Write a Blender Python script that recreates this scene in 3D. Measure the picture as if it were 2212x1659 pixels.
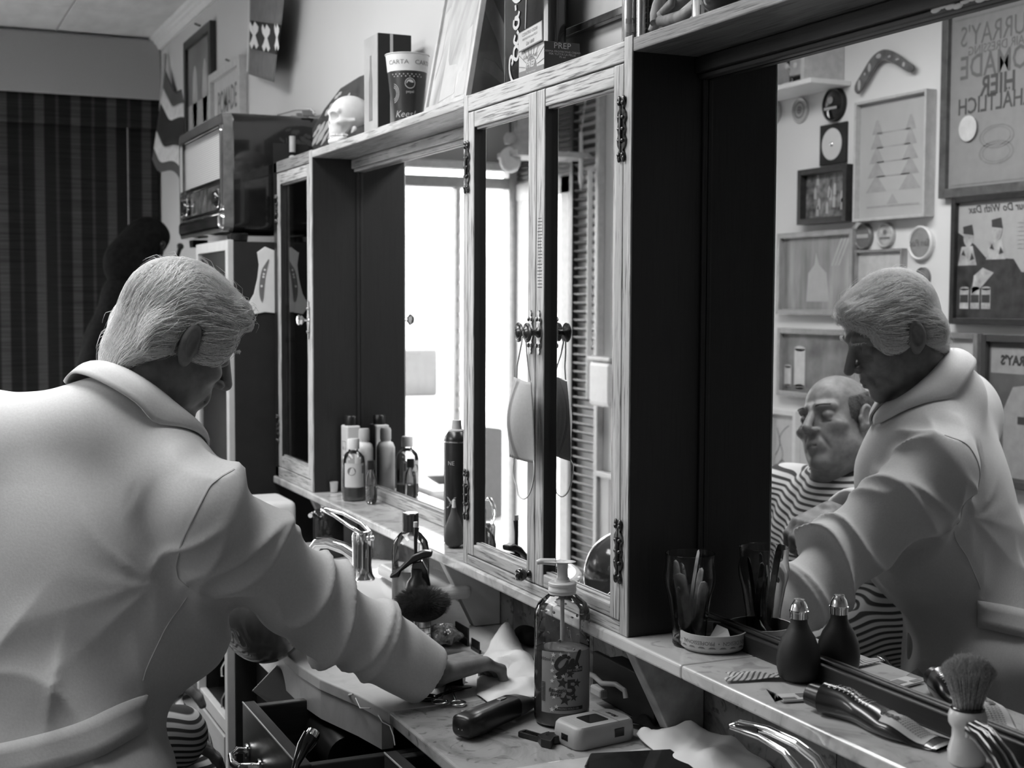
import bpy, bmesh, math, random
import numpy as np
from mathutils import Vector, Matrix, Euler
random.seed(7); rng=np.random.default_rng(7)
PI=math.pi
for o in list(bpy.data.objects): bpy.data.objects.remove(o)
COL=bpy.context.scene.collection
EYE=1.52            # everything below is written relative to eye height; the scene is lifted by EYE at the end
MIRY=1.127          # plane of the silvered mirrors
# ---------------------------------------------------------------- camera
FPX,YAW,PIT,ROL=2967.77,0.424723,0.061599,0.0035012
_d=np.array([-math.cos(PIT)*math.cos(YAW),math.cos(PIT)*math.sin(YAW),-math.sin(PIT)])
_r=np.cross(_d,[0,0,1.]);_r/=np.linalg.norm(_r);_u=np.cross(_r,_d)
CR=math.cos(ROL)*_r+math.sin(ROL)*_u; CU=-math.sin(ROL)*_r+math.cos(ROL)*_u; CD=_d
cam=bpy.data.cameras.new('camera'); camo=bpy.data.objects.new('camera',cam); COL.objects.link(camo)
cam.sensor_width=36; cam.lens=FPX/2212*36; cam.clip_start=.05; cam.clip_end=200
camo.matrix_world=Matrix(((CR[0],CU[0],-CD[0],0),(CR[1],CU[1],-CD[1],0),(CR[2],CU[2],-CD[2],EYE),(0,0,0,1)))
cam.dof.use_dof=True; cam.dof.focus_distance=2.15; cam.dof.aperture_fstop=7.5
bpy.context.scene.camera=camo
# ---------------------------------------------------------------- world, lights, exposure
sc=bpy.context.scene
w=bpy.data.worlds.new('sky'); sc.world=w; w.use_nodes=True
bg=w.node_tree.nodes['Background']; bg.inputs[0].default_value=(1,1,1,1); bg.inputs[1].default_value=13.0
def area(name,loc,rot,sx,sy,power,portal=False):
    l=bpy.data.lights.new(name,'AREA'); l.shape='RECTANGLE'; l.size=sx; l.size_y=sy; l.energy=power
    o=bpy.data.objects.new(name,l); o.location=loc; o.rotation_euler=rot; COL.objects.link(o)
    if portal: l.cycles.is_portal=True
    return o
area('portal_far',(-6.47,-.4,-.42+EYE),(0,-PI/2,0),2.3,1.1,10,True)
area('portal_side',(-6.12,-.97,-.42+EYE),(PI/2,0,0),.55,2.3,10,True)
area('portal_added_window',(-2.4,-.98,.76+EYE),(PI/2,0,0),1.0,.44,10,True)
lamp=area('ceiling_lamp_light',(-2.9,.15,1.10+EYE),(0,0,0),2.2,.5,45)
vs=sc.view_settings
vs.view_transform='Standard'; vs.look='None'; vs.exposure=0.0; vs.gamma=1; vs.use_curve_mapping=False
sc.cycles.max_bounces=10; sc.cycles.glossy_bounces=8; sc.cycles.transmission_bounces=8; sc.cycles.transparent_max_bounces=8
sc.cycles.caustics_reflective=False; sc.cycles.caustics_refractive=False
# ---------------------------------------------------------------- pixel -> point helpers (2212x1659 frame)
def ray(px,py): return (px-1106)*CR/FPX-(py-829.5)*CU/FPX+CD
def at(px,py,**k):
    v=ray(px,py);(n,c),=k.items();return v*(c/v['xyz'.index(n)])
def mir(px,py,y,m=MIRY):
    v=ray(px,py);v=v*((2*m-y)/v[1]);v[1]=y;return v
# ---------------------------------------------------------------- materials
MATS={}
def _new(name):
    m=bpy.data.materials.new(name); m.use_nodes=True; nt=m.node_tree; b=nt.nodes['Principled BSDF']; return m,nt,b
def _n(nt,t,**k):
    n=nt.nodes.new(t)
    for a,v in k.items():
        if a in n.inputs: n.inputs[a].default_value=v
        else: setattr(n,a,v)
    return n
def _coord(nt,scale,obj=True):
    tc=_n(nt,'ShaderNodeTexCoord'); mp=_n(nt,'ShaderNodeMapping'); mp.inputs['Scale'].default_value=scale
    nt.links.new(tc.outputs['Object' if obj else 'Generated'],mp.inputs[0]); return mp.outputs[0]
def _ramp(nt,src,stops):
    r=_n(nt,'ShaderNodeValToRGB'); e=r.color_ramp.elements
    while len(e)<len(stops): e.new(.5)
    for i,(p,v) in enumerate(stops): e[i].position=p; e[i].color=(v,v,v,1)
    nt.links.new(src,r.inputs[0]); return r.outputs[0]
def _bump(nt,b,h,strength,dist=.001):
    bp=_n(nt,'ShaderNodeBump'); bp.inputs['Strength'].default_value=strength; bp.inputs['Distance'].default_value=dist
    nt.links.new(h,bp.inputs['Height']); nt.links.new(bp.outputs[0],b.inputs['Normal'])
def plain(name,v,rough=.5,metal=0,var=.12,scale=30,stretch=(1,1,1),bump=0,spec=.5,trans=0,ior=1.45,sheen=0,coat=0,alpha=1):
    m,nt,b=_new(name)
    b.inputs['Roughness'].default_value=rough; b.inputs['Metallic'].default_value=metal
    b.inputs['Specular IOR Level'].default_value=spec; b.inputs['IOR'].default_value=ior
    b.inputs['Transmission Weight'].default_value=trans; b.inputs['Sheen Weight'].default_value=sheen; b.inputs['Coat Weight'].default_value=coat
    b.inputs['Alpha'].default_value=alpha
    co=_coord(nt,tuple(scale*s for s in stretch)); nz=_n(nt,'ShaderNodeTexNoise',Scale=1.,Detail=5.); nt.links.new(co,nz.inputs['Vector'])
    nt.links.new(_ramp(nt,nz.outputs[0],[(.3,max(0,v*(1-var))),(.7,min(1,v*(1+var)))]),b.inputs['Base Color'])
    if bump: _bump(nt,b,nz.outputs[0],bump)
    return m
def wood(name,v,dark,axis='z',rough=.45,bump=.4,contrast=1.):
    """grain runs along axis: fine pores plus broad figure"""
    m,nt,b=_new(name); st={'x':(3,70,70),'y':(70,3,70),'z':(70,70,3)}[axis]; st2={'x':(.8,9,9),'y':(9,.8,9),'z':(9,9,.8)}[axis]
    c1=_coord(nt,tuple(s*4 for s in st)); n1=_n(nt,'ShaderNodeTexNoise',Scale=1.,Detail=3.,Roughness=.6); nt.links.new(c1,n1.inputs['Vector'])
    c2=_coord(nt,st2); n2=_n(nt,'ShaderNodeTexNoise',Scale=1.5,Detail=4.,Distortion=1.2); nt.links.new(c2,n2.inputs['Vector'])
    wv=_n(nt,'ShaderNodeMath',operation='MULTIPLY'); wv.inputs[1].default_value=28; nt.links.new(n2.outputs[0],wv.inputs[0])
    sn=_n(nt,'ShaderNodeMath',operation='SINE'); nt.links.new(wv.outputs[0],sn.inputs[0])
    r1=_ramp(nt,n1.outputs[0],[(.34,dark),(.50,v)]); r2=_ramp(nt,sn.outputs[0],[(0.,v),(.9,v*(1-.28*contrast))])
    mx=_n(nt,'ShaderNodeMix',data_type='RGBA',blend_type='DARKEN'); mx.inputs[0].default_value=1
    nt.links.new(r1,mx.inputs[6]); nt.links.new(r2,mx.inputs[7]); nt.links.new(mx.outputs[2],b.inputs['Base Color'])
    b.inputs['Roughness'].default_value=rough; _bump(nt,b,n1.outputs[0],bump,.0006); return m
def marble(name,v,veins,rough=.18,sc=6,lo=.35):
    m,nt,b=_new(name); co=_coord(nt,(1,1,1))
    n1=_n(nt,'ShaderNodeTexNoise',Scale=sc,Detail=8.,Distortion=1.5,Roughness=.62); nt.links.new(co,n1.inputs['Vector'])
    n2=_n(nt,'ShaderNodeTexNoise',Scale=sc*3.1,Detail=6.,Distortion=2.5); nt.links.new(co,n2.inputs['Vector'])
    r1=_ramp(nt,n1.outputs[0],[(lo,veins),(.5,v),(.7,min(1,v*1.12))]); r2=_ramp(nt,n2.outputs[0],[(.33,min(1,veins*2.2)),(.42,1.)])
    mx=_n(nt,'ShaderNodeMix',data_type='RGBA',blend_type='MULTIPLY'); mx.inputs[0].default_value=.8
    nt.links.new(r1,mx.inputs[6]); nt.links.new(r2,mx.inputs[7]); nt.links.new(mx.outputs[2],b.inputs['Base Color'])
    b.inputs['Roughness'].default_value=rough; return m
def stripes(name,a,c,axis,period,duty=.5,rough=.8,warp=0,slub=None,extra=None,soft=.04):
    """printed stripes across one object axis"""
    m,nt,b=_new(name); tc=_n(nt,'ShaderNodeTexCoord'); sx=_n(nt,'ShaderNodeSeparateXYZ'); nt.links.new(tc.outputs['Object'],sx.inputs[0])
    src=sx.outputs['XYZ'.index(axis)] if len(axis)==1 else None
    if src is None:   # direction vector given
        dp=_n(nt,'ShaderNodeVectorMath',operation='DOT_PRODUCT'); dp.inputs[1].default_value=axis; nt.links.new(tc.outputs['Object'],dp.inputs[0]); src=dp.outputs['Value']
    if warp:
        nz=_n(nt,'ShaderNodeTexNoise',Scale=6.,Detail=1.); nt.links.new(tc.outputs['Object'],nz.inputs['Vector'])
        mm=_n(nt,'ShaderNodeMath',operation='MULTIPLY_ADD'); mm.inputs[1].default_value=warp; nt.links.new(nz.outputs[0],mm.inputs[0]); nt.links.new(src,mm.inputs[2]); src=mm.outputs[0]
    dv=_n(nt,'ShaderNodeMath',operation='DIVIDE'); dv.inputs[1].default_value=period; nt.links.new(src,dv.inputs[0])
    fr=_n(nt,'ShaderNodeMath',operation='FRACT'); nt.links.new(dv.outputs[0],fr.inputs[0])
    stops=[(0,a),(duty-soft,a),(duty+soft,c),(1-soft,c)] if not extra else extra
    col=_ramp(nt,fr.outputs[0],stops)
    if slub:
        co=_coord(nt,slub); n2=_n(nt,'ShaderNodeTexNoise',Scale=1.,Detail=3.); nt.links.new(co,n2.inputs['Vector'])
        r2=_ramp(nt,n2.outputs[0],[(.35,.45),(.6,1.)]); mx=_n(nt,'ShaderNodeMix',data_type='RGBA',blend_type='MULTIPLY'); mx.inputs[0].default_value=1
        nt.links.new(col,mx.inputs[6]); nt.links.new(r2,mx.inputs[7]); col=mx.outputs[2]; _bump(nt,b,n2.outputs[0],.3)
    nt.links.new(col,b.inputs['Base Color']); b.inputs['Roughness'].default_value=rough; b.inputs['Specular IOR Level'].default_value=.2; return m
def mirrorm(name,v=.9):
    m,nt,b=_new(name); b.inputs['Base Color'].default_value=(v,v,v,1); b.inputs['Metallic'].default_value=1; b.inputs['Roughness'].default_value=0.0; return m
def glassm(name,v=1,rough=0,ior=1.45):
    m,nt,b=_new(name); b.inputs['Base Color'].default_value=(v,v,v,1); b.inputs['Transmission Weight'].default_value=1; b.inputs['Roughness'].default_value=rough; b.inputs['IOR'].default_value=ior
    return m
def panem(name,v=.97,refl=1.45):
    """thin pane: transparent with a fresnel reflection"""
    m=bpy.data.materials.new(name); m.use_nodes=True; nt=m.node_tree; nt.nodes.clear()
    o=_n(nt,'ShaderNodeOutputMaterial'); t=_n(nt,'ShaderNodeBsdfTransparent'); t.inputs[0].default_value=(v,v,v,1); g=_n(nt,'ShaderNodeBsdfGlossy'); g.inputs['Roughness'].default_value=.01
    f=_n(nt,'ShaderNodeFresnel'); f.inputs[0].default_value=refl; mx=_n(nt,'ShaderNodeMixShader')
    nt.links.new(f.outputs[0],mx.inputs[0]); nt.links.new(t.outputs[0],mx.inputs[1]); nt.links.new(g.outputs[0],mx.inputs[2]); nt.links.new(mx.outputs[0],o.inputs[0]); return m
W_={ }
oak_x=wood('oak_front_x',.50,.10,'x'); oak_z=wood('oak_front_z',.50,.10,'z'); oak_y=wood('oak_front_y',.42,.1,'y')
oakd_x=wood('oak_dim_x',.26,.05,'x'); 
dk_z=wood('dark_shaded_oak',.012,.006,'z',rough=.5,bump=.25,contrast=.6); dk_x=wood('dark_oak_x',.014,.007,'x',rough=.45,bump=.3,contrast=.6); dk_y=wood('dark_shaded_oak_y',.012,.006,'y',rough=.5)  # near-black oak: shade of the cabinet sides put into the colour
drw=wood('drawer_dark_wood',.035,.09,'x',rough=.35,bump=.5); drw_y=wood('drawer_dark_wood_y',.04,.09,'y',rough=.35,bump=.5)
marb=marble('ledge_marble',.56,.30,sc=5,lo=.31); marb_c=marble('counter_marble',.36,.2,sc=7,rough=.14,lo=.32); marb_w=marble('splash_marble',.16,.07,sc=10,rough=.35); marb_l=marble('pale_marble',.56,.42,sc=4,rough=.25,lo=.22)
wallo=plain('wall_paint_brightened',.74,.8,var=.03,scale=2,bump=.05); wallp=plain('wall_paint',.52,.8,var=.03,scale=2,bump=.05); ceilm=plain('ceiling_paint',.62,.75,var=.05,scale=3,bump=.3)  # opposite wall's tone raised to stand in for more light on it
white=plain('white_plastic',.72,.4,var=.04); black=plain('black_plastic',.012,.3,var=.2); blackm=plain('matte_black',.010,.65,var=.2); blackg=plain('gloss_black',.012,.1,var=.1,coat=.5)
chrome=plain('chrome',.85,.06,1,var=.02); steel=plain('brushed_steel',.6,.22,1,var=.1,scale=60,stretch=(1,1,.05)); bronze=plain('dark_bronze',.09,.3,1,var=.5,scale=200); brass=plain('aged_metal',.35,.25,1,var=.3,scale=150)
mirr=mirrorm('mirror_silver',.9); pane=panem('thin_glass'); glass=glassm('clear_glass'); tintg=glassm('tinted_glass',.55)
paper=plain('white_paper',.68,.8,var=.05,scale=12); papg=plain('grey_paper',.36,.7,var=.08,scale=8); ink=plain('black_ink',.02,.6,var=.1); inkg=plain('grey_ink',.16,.6,var=.1); inkw=plain('white_ink',.75,.5,var=.02); inkl=plain('light_grey_ink',.42,.6,var=.05)
porc=plain('glazed_porcelain',.66,.08,var=.02,coat=.5); porcd=plain('grey_glazed_bowl',.10,.12,var=.1,coat=.3)
coatm=plain('white_cotton_coat',.60,.85,var=.04,scale=250,bump=.25,spec=.15,sheen=.25); skinm=plain('skin',.175,.5,var=.22,scale=55,bump=.35,spec=.35); hairm=plain('white_hair',.86,.42,var=.15,scale=300,stretch=(1,1,1),spec=.4); hairg=plain('grey_hair',.10,.5,var=.4,scale=200)
darkcloth=plain('black_cloth',.012,.95,var=.3,scale=60,spec=.05); frame_d=plain('dark_frame',.03,.35,var=.3,scale=40); frame_m=plain('mid_frame',.20,.4,var=.2,scale=40); frame_l=plain('light_frame',.48,.4,var=.1,scale=40)
# ---------------------------------------------------------------- mesh builder
class MB:
    def __init__(s): s.v=[]; s.f=[]; s.mi=[]; s.m=0; s.mats=[]
    def use(s,mat):
        if mat not in s.mats: s.mats.append(mat)
        s.m=s.mats.index(mat); return s
    def add(s,vs,fs,T=None):
        b=len(s.v)
        for p in vs: s.v.append(tuple(T@Vector(p)) if T is not None else tuple(p))
        for f in fs: s.f.append(tuple(b+i for i in f)); s.mi.append(s.m)
        return s
    def box(s,x0,x1,y0,y1,z0,z1,T=None):
        vs=[(x,y,z) for x in(x0,x1) for y in(y0,y1) for z in(z0,z1)]
        return s.add(vs,[(0,1,3,2),(4,6,7,5),(0,4,5,1),(2,3,7,6),(0,2,6,4),(1,5,7,3)],T)
    def lathe(s,prof,c=(0,0,0),n=28,T=None,a0=0,a1=2*PI,sx=1,sy=1,cap=True):
        """profile [(r,z)] turned about z"""
        full=abs(a1-a0-2*PI)<1e-6; k=n if full else n+1; vs=[];fs=[]
        for r,z in prof:
            for i in range(k):
                a=a0+(a1-a0)*i/n; vs.append((c[0]+r*sx*math.cos(a),c[1]+r*sy*math.sin(a),c[2]+z))
        for j in range(len(prof)-1):
            for i in range(n if full else n):
                i2=(i+1)%k
                fs.append((j*k+i,j*k+i2,(j+1)*k+i2,(j+1)*k+i))
        if cap and full:
            if prof[0][0]>1e-6: fs.append(tuple(range(k))[::-1])
            if prof[-1][0]>1e-6: fs.append(tuple((len(prof)-1)*k+i for i in range(k)))
        return s.add(vs,fs,T)
    def cyl(s,a,b,r,r2=None,n=16):
        a=Vector(a);b=Vector(b);d=b-a;q=d.to_track_quat('Z','Y').to_matrix().to_4x4();T=Matrix.Translation(a)@q
        return s.lathe([(r,0),(r if r2 is None else r2,d.length)],n=n,T=T)
    def tube(s,pts,r,n=8,closed=False,cap=True):
        P=[Vector(p) for p in pts];N=len(P); rr=r if hasattr(r,'__len__') else [r]*N; vs=[];fs=[]; up=None
        for i,p in enumerate(P):
            t=(P[(i+1)%N]-P[i-1]) if closed else (P[min(i+1,N-1)]-P[max(i-1,0)])
            t.normalize()
            if up is None: up=t.orthogonal().normalized()
            up=(up-t*up.dot(t)); up=up.normalized() if up.length>1e-6 else t.orthogonal().normalized()
            bb=t.cross(up)
            for k in range(n):
                a=2*PI*k/n; vs.append(p+(up*math.cos(a)+bb*math.sin(a))*rr[i])
        for i in range(N if closed else N-1):
            j=(i+1)%N
            for k in range(n): k2=(k+1)%n; fs.append((i*n+k,i*n+k2,j*n+k2,j*n+k))
        if cap and not closed: fs.append(tuple(range(n))[::-1]); fs.append(tuple((N-1)*n+k for k in range(n)))
        return s.add(vs,fs)
    def prism(s,poly,h,T=None,z0=0):
        """2-D outline extruded z0..z0+h"""
        n=len(poly); vs=[(x,y,z0) for x,y in poly]+[(x,y,z0+h) for x,y in poly]
        fs=[tuple(range(n))[::-1],tuple(range(n,2*n))]+[(i,(i+1)%n,n+(i+1)%n,n+i) for i in range(n)]
        return s.add(vs,fs,T)
    def ell(s,c,r,n=16,m=10,T=None):
        vs=[(c[0],c[1],c[2]-r[2])];fs=[]
        for j in range(1,m):
            a=-PI/2+PI*j/m
            for i in range(n): b=2*PI*i/n; vs.append((c[0]+r[0]*math.cos(a)*math.cos(b),c[1]+r[1]*math.cos(a)*math.sin(b),c[2]+r[2]*math.sin(a)))
        vs.append((c[0],c[1],c[2]+r[2])); L=len(vs)-1
        for i in range(n):
            fs.append((0,1+(i+1)%n,1+i)); fs.append((L,L-n+i,L-n+(i+1)%n))
            for j in range(m-2): a=1+j*n; fs.append((a+i,a+(i+1)%n,a+n+(i+1)%n,a+n+i))
        return s.add(vs,fs,T)
    def grid(s,fn,nu,nv,T=None,closed_u=False):
        k=nu if closed_u else nu+1; vs=[fn(i/nu,j/nv) for j in range(nv+1) for i in range(k)]
        fs=[(j*k+i,j*k+(i+1)%k,(j+1)*k+(i+1)%k,(j+1)*k+i) for j in range(nv) for i in range(nu)]
        return s.add(vs,fs,T)
ORG={}
def _finish(o,parent,label,cat,group,kind):
    COL.objects.link(o)
    if parent is not None: o.parent=parent
    if label: o['label']=label
    if cat: o['category']=cat
    if group: o['group']=group
    if kind: o['kind']=kind
    return o
def obj(name,mb,mat=None,parent=None,label=None,cat=None,group=None,kind=None,smooth=None,bevel=0,sub=0,solid=0,keep_origin=False,seg=2):
    V=np.array([tuple(p) for p in mb.v],float)
    if parent is not None: org=np.array(ORG[parent.name])
    elif keep_origin: org=np.zeros(3)
    else: org=np.array([(V[:,0].min()+V[:,0].max())/2,(V[:,1].min()+V[:,1].max())/2,V[:,2].min()])
    me=bpy.data.meshes.new(name); me.from_pydata((V-org).tolist(),[],mb.f)
    mats=mb.mats if mb.mats else [mat]
    for m_ in mats: me.materials.append(m_)
    if mb.mats: me.polygons.foreach_set('material_index',mb.mi)
    bm=bmesh.new(); bm.from_mesh(me); bmesh.ops.recalc_face_normals(bm,faces=bm.faces); bm.to_mesh(me); bm.free()
    if smooth is not None:
        me.polygons.foreach_set('use_smooth',[True]*len(me.polygons))
        if smooth<180: me.set_sharp_from_angle(angle=math.radians(smooth))
    o=bpy.data.objects.new(name,me); _finish(o,parent,label,cat,group,kind)
    if parent is None: o.location=org; ORG[o.name]=tuple(org)
    else: ORG[o.name]=tuple(org)
    if solid: md=o.modifiers.new('s','SOLIDIFY'); md.thickness=solid; md.offset=0
    if bevel: md=o.modifiers.new('b','BEVEL'); md.width=bevel; md.segments=seg; md.limit_method='ANGLE'; md.angle_limit=math.radians(40); 
    if sub: md=o.modifiers.new('u','SUBSURF'); md.levels=sub; md.render_levels=sub
    return o
def thing(name,label,cat,loc,group=None,kind=None):
    o=bpy.data.objects.new(name,None); o.empty_display_size=.05; _finish(o,None,label,cat,group,kind); o.location=loc; ORG[o.name]=tuple(float(c) for c in loc); return o
def npobj(name,V,F,mat,parent=None,smooth=True,**k):
    """fast numpy mesh (F is an (n,3) or (n,4) array)"""
    org=np.array(ORG[parent.name]) if parent is not None else V.mean(0)
    me=bpy.data.meshes.new(name); nf,nk=F.shape
    me.vertices.add(len(V)); me.vertices.foreach_set('co',(V-org).astype(np.float32).ravel())
    me.loops.add(nf*nk); me.loops.foreach_set('vertex_index',F.astype(np.int32).ravel())
    me.polygons.add(nf); me.polygons.foreach_set('loop_start',np.arange(0,nf*nk,nk,dtype=np.int32))
    me.polygons.foreach_set('use_smooth',[smooth]*nf); me.update(calc_edges=True); me.materials.append(mat)
    o=bpy.data.objects.new(name,me); _finish(o,parent,k.get('label'),k.get('cat'),k.get('group'),k.get('kind'))
    ORG[o.name]=tuple(org)
    if parent is None: o.location=org
    return o
def box(name,b,mat,parent=None,bevel=.002,**k): return obj(name,MB().box(*b),mat,parent,bevel=bevel,**k)
def struct(name,mb,mat,**k): return obj(name,mb,mat,kind='structure',**k)
def copy_tree(o,dx,dy,dz,rz=0,label=None,group=None):
    c=o.copy(); COL.objects.link(c); c.location=Vector(o.location)+Vector((dx,dy,dz)); c.rotation_euler.z+=rz
    if label: c['label']=label
    if group: c['group']=group
    for ch in list(o.children):
        k=ch.copy(); COL.objects.link(k); k.parent=c
        for g in ch.children: q=g.copy(); COL.objects.link(q); q.parent=k
    return c
def dup(src,parent,dv):
    """repeat a part under the same thing"""
    k=src.copy(); COL.objects.link(k); k.parent=parent; k.location=Vector(src.location)+Vector(dv)
    for g in src.children: q=g.copy(); COL.objects.link(q); q.parent=k
    return k
# lettering: returns (verts, faces) in local xy, centred
def text_mesh(s,size,shear=0,bold=0,align='CENTER',ext=0):
    c=bpy.data.curves.new('t','FONT'); c.body=s; c.size=size; c.shear=shear; c.offset=bold; c.align_x=align; c.align_y='CENTER'; c.extrude=ext; c.resolution_u=2
    o=bpy.data.objects.new('t',c); COL.objects.link(o); dg=bpy.context.evaluated_depsgraph_get(); me=bpy.data.meshes.new_from_object(o.evaluated_get(dg))
    v=[tuple(x.co) for x in me.vertices]; f=[tuple(p.vertices) for p in me.polygons]
    bpy.data.objects.remove(o); bpy.data.curves.remove(c); bpy.data.meshes.remove(me); return v,f
def lettering(mb,s,size,mapfn,shear=0,bold=0,align='CENTER',sx=1,cx=0,cy=0):
    v,f=text_mesh(s,size,shear,bold,align)
    mb.add([mapfn(p[0]*sx+cx,p[1]+cy) for p in v],f); return mb
def plane_map(o,xa,ya,off=0):
    o=np.array(o,float);xa=np.array(xa,float);ya=np.array(ya,float);n=np.cross(xa,ya)
    return lambda x,y: tuple(o+xa*x+ya*y+n*off)
def cyl_map(c,r,ang,flip=1):
    """local x wraps round a vertical cylinder, centred on angle ang (seen from outside, reading left to right)"""
    return lambda x,y: (c[0]+r*math.cos(ang+x/r*flip),c[1]+r*math.sin(ang+x/r*flip),c[2]+y)
# ================================================================ ROOM SHELL
X0,X1=-6.5,1.05; YW,YO=1.15,-.92; ZC,ZF=1.18,-1.52
m=MB(); m.box(X0-.1,X1+.1,YO-.12,YW+.12,ZF-.1,ZF)
floor=struct('floor',m,plain('floor_tile_base',.16,.4,var=.2,scale=3))
m=MB()
for i in range(19):
    for j in range(5): pass
# floor tiles as pieces of the floor
tile=None
for i in range(18):
    for j in range(5):
        x=X0+.01+i*.42; y=YO+.01+j*.42; w_=min(.41,YW-y-.005)
        if w_<.1: continue
        if tile is None or w_<.41:
            t=box('tile',(x,x+.41,y,y+w_,ZF,ZF+.006),plain('floor_tile',.24,.25,var=.25,scale=8),floor,bevel=.001)
            if tile is None: tile=t; tx,ty=x,y
        else: dup(tile,floor,(x-tx,y-ty,0))
# mirror-side wall
struct('wall_right',MB().box(X0-.1,X1+.1,YW,YW+.12,ZF,ZC),wallp)
# opposite wall with the corner opening (x -6.38..-5.86)
m=MB(); m.box(-5.86,-2.92,YO-.12,YO,ZF,ZC); m.box(-1.88,X1+.1,YO-.12,YO,ZF,ZC); m.box(-2.92,-1.88,YO-.12,YO,ZF,.51); m.box(-2.92,-1.88,YO-.12,YO,.99,ZC); m.box(X0-.1,-5.86,YO-.12,YO,.55,ZC)
struct('wall_left',m,wallo)
# far wall with the glazed doorway (y -.86..+.15) ; blind hangs on its solid part
m=MB(); m.box(X0-.12,X0,.15,YW+.12,ZF,ZC); m.box(X0-.12,X0,YO-.12,.15,.69,ZC)
struct('wall_far',m,wallp)
# near wall behind the camera, closed
struct('wall_near',MB().box(X1,X1+.12,YO-.12,YW+.12,ZF,ZC),wallp)
# unseen window added in the opposite wall to light barber and cabinets
m=MB()
for a in((-2.92,-2.88),(-2.42,-2.38),(-1.92,-1.88)): m.box(a[0],a[1],YO-.08,YO-.03,.53,.97)
m.box(-2.92,-1.88,YO-.08,YO-.03,.51,.55); m.box(-2.92,-1.88,YO-.08,YO-.03,.95,.99)
win=struct('added_window_1',m,frame_l); box('pane',(-2.88,-1.92,YO-.058,YO-.053,.55,.95),pane,win,bevel=0)
# ceiling: slab and square tiles
ceil=struct('ceiling',MB().box(X0-.12,X1+.12,YO-.12,YW+.12,ZC+.012,ZC+.1),ceilm)
k=ZC/1.09; tx0=-6.022*k; ty0=.648*k; tl=None
swirl=plain('ceiling_tile_paint',.66,.7,var=.10,scale=5,stretch=(1,3,1),bump=.35)
for i in range(-1,13):
    for j in range(-3,2):
        x=tx0+i*.6; y=ty0+j*.6; x0_=max(x,X0+.001); x1_=min(x+.594,X1-.001); y0_=max(y,YO+.001); y1_=min(y+.594,YW-.001)
        if x1_-x0_<.03 or y1_-y0_<.03: continue
        full=(x1_-x0_>.593 and y1_-y0_>.593)
        if full and tl is not None: dup(tl[0],ceil,(x-tl[1],y-tl[2],0))
        else:
            t=box('ceiling_tile',(x0_,x1_,y0_,y1_,ZC,ZC+.012),swirl,ceil,bevel=.002)
            if full: tl=(t,x,y)
# cornice along both long walls: stepped profile
def cornice(name,y,s):
    prof=[(0,0),(.012*s,0),(.016*s,.008),(.022*s,.02),(.030*s,.026),(.034*s,.036),(.044*s,.042),(.05*s,.05),(.05*s,.054),(0,.054)]
    m=MB(); n=len(prof)
    vs=[(xx,y-a,ZC-.054+b) for xx in(X0,X1) for a,b in prof]
    m.add(vs,[tuple(range(n)),tuple(range(n,2*n))[::-1]]+[(i,(i+1)%n,n+(i+1)%n,n+i) for i in range(n)])
    struct(name,m,plain('cornice_paint',.70,.6,var=.03))
cornice('trim_1',YW,1); cornice('trim_2',YO,-1)
# pelmet box over the blind and the striped blind
pel=thing('pelmet','light grey box pelmet above the striped blind at the far end','pelmet',(-6.46,.63,.895))
box('front_board',(-6.44,-6.43,.16,1.148,.9,1.165),plain('pelmet_fabric',.40,.9,var=.1,scale=300,bump=.2),pel,bevel=.008)
m=MB(); m.box(-6.495,-6.44,.16,.17,.9,1.165); m.box(-6.495,-6.44,.16,1.148,1.15,1.165); obj('return_board',m,wallp,pel)
bl=thing('blind','dark striped woven blind covering the far end wall','blind',(-6.465,.64,-1.3))
st=stripes('striped_blind',.03,.09,'Y',.155,rough=.9,slub=(8,3,260),extra=[(0,.022),(.30,.022),(.33,.06),(.38,.06),(.41,.022),(.72,.022),(.76,.085),(.97,.085)])
m=MB(); m.grid(lambda u,v:(-6.470+.003*math.sin(u*26),.17+u*.972,.905-v*2.2),60,8); obj('blind_cloth',m,st,bl,solid=.002,smooth=60)
m=MB(); m.grid(lambda u,v:(-6.452+.004*math.sin(u*17)-.006*v,.165+u*.982,.91-v*.14),60,4); obj('valance',m,st,bl,solid=.003,smooth=60)
m=MB(); P=at(275,270,x=-6.455); m.tube([(-6.455,P[1],.78),(-6.455,P[1]-.001,.1),(-6.45,P[1],-.3)],.0012,5); obj('pull_cord',m,white,bl)
# ---- far glazed doorway (seen in the mirrors)
dj=thing('door_1',None,None,(-6.46,-.38,ZF),kind='structure')
m=MB(); m.box(-6.50,-6.42,-.91,-.86,ZF,.69); m.box(-6.50,-6.42,.10,.15,ZF,.69); m.box(-6.50,-6.42,-.86,.10,.65,.69); obj('door_frame',m,frame_l,dj,bevel=.003)
box('transom_bar',(-6.50,-6.41,-.86,.10,.557,.612),plain('grey_door_frame',.30,.4),dj,bevel=.003)
box('mullion',(-6.49,-6.43,-.37,-.345,ZF,.557),frame_l,dj,bevel=.003)
m=MB(); 
for i in range(22): m.ell((-6.428,-.358,-1.2+i*.08),(.006,.009,.012),8,6)
obj('bead_trim',m,white,dj)
box('pane',(-6.468,-6.463,-.345,.10,-1.3,.557),pane,dj,bevel=0); box('pane',(-6.468,-6.463,-.86,.10,.612,.65),pane,dj,bevel=0)
box('kick_panel',(-6.48,-6.45,-.345,.10,ZF,-1.3),frame_l,dj,bevel=.003)
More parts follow.
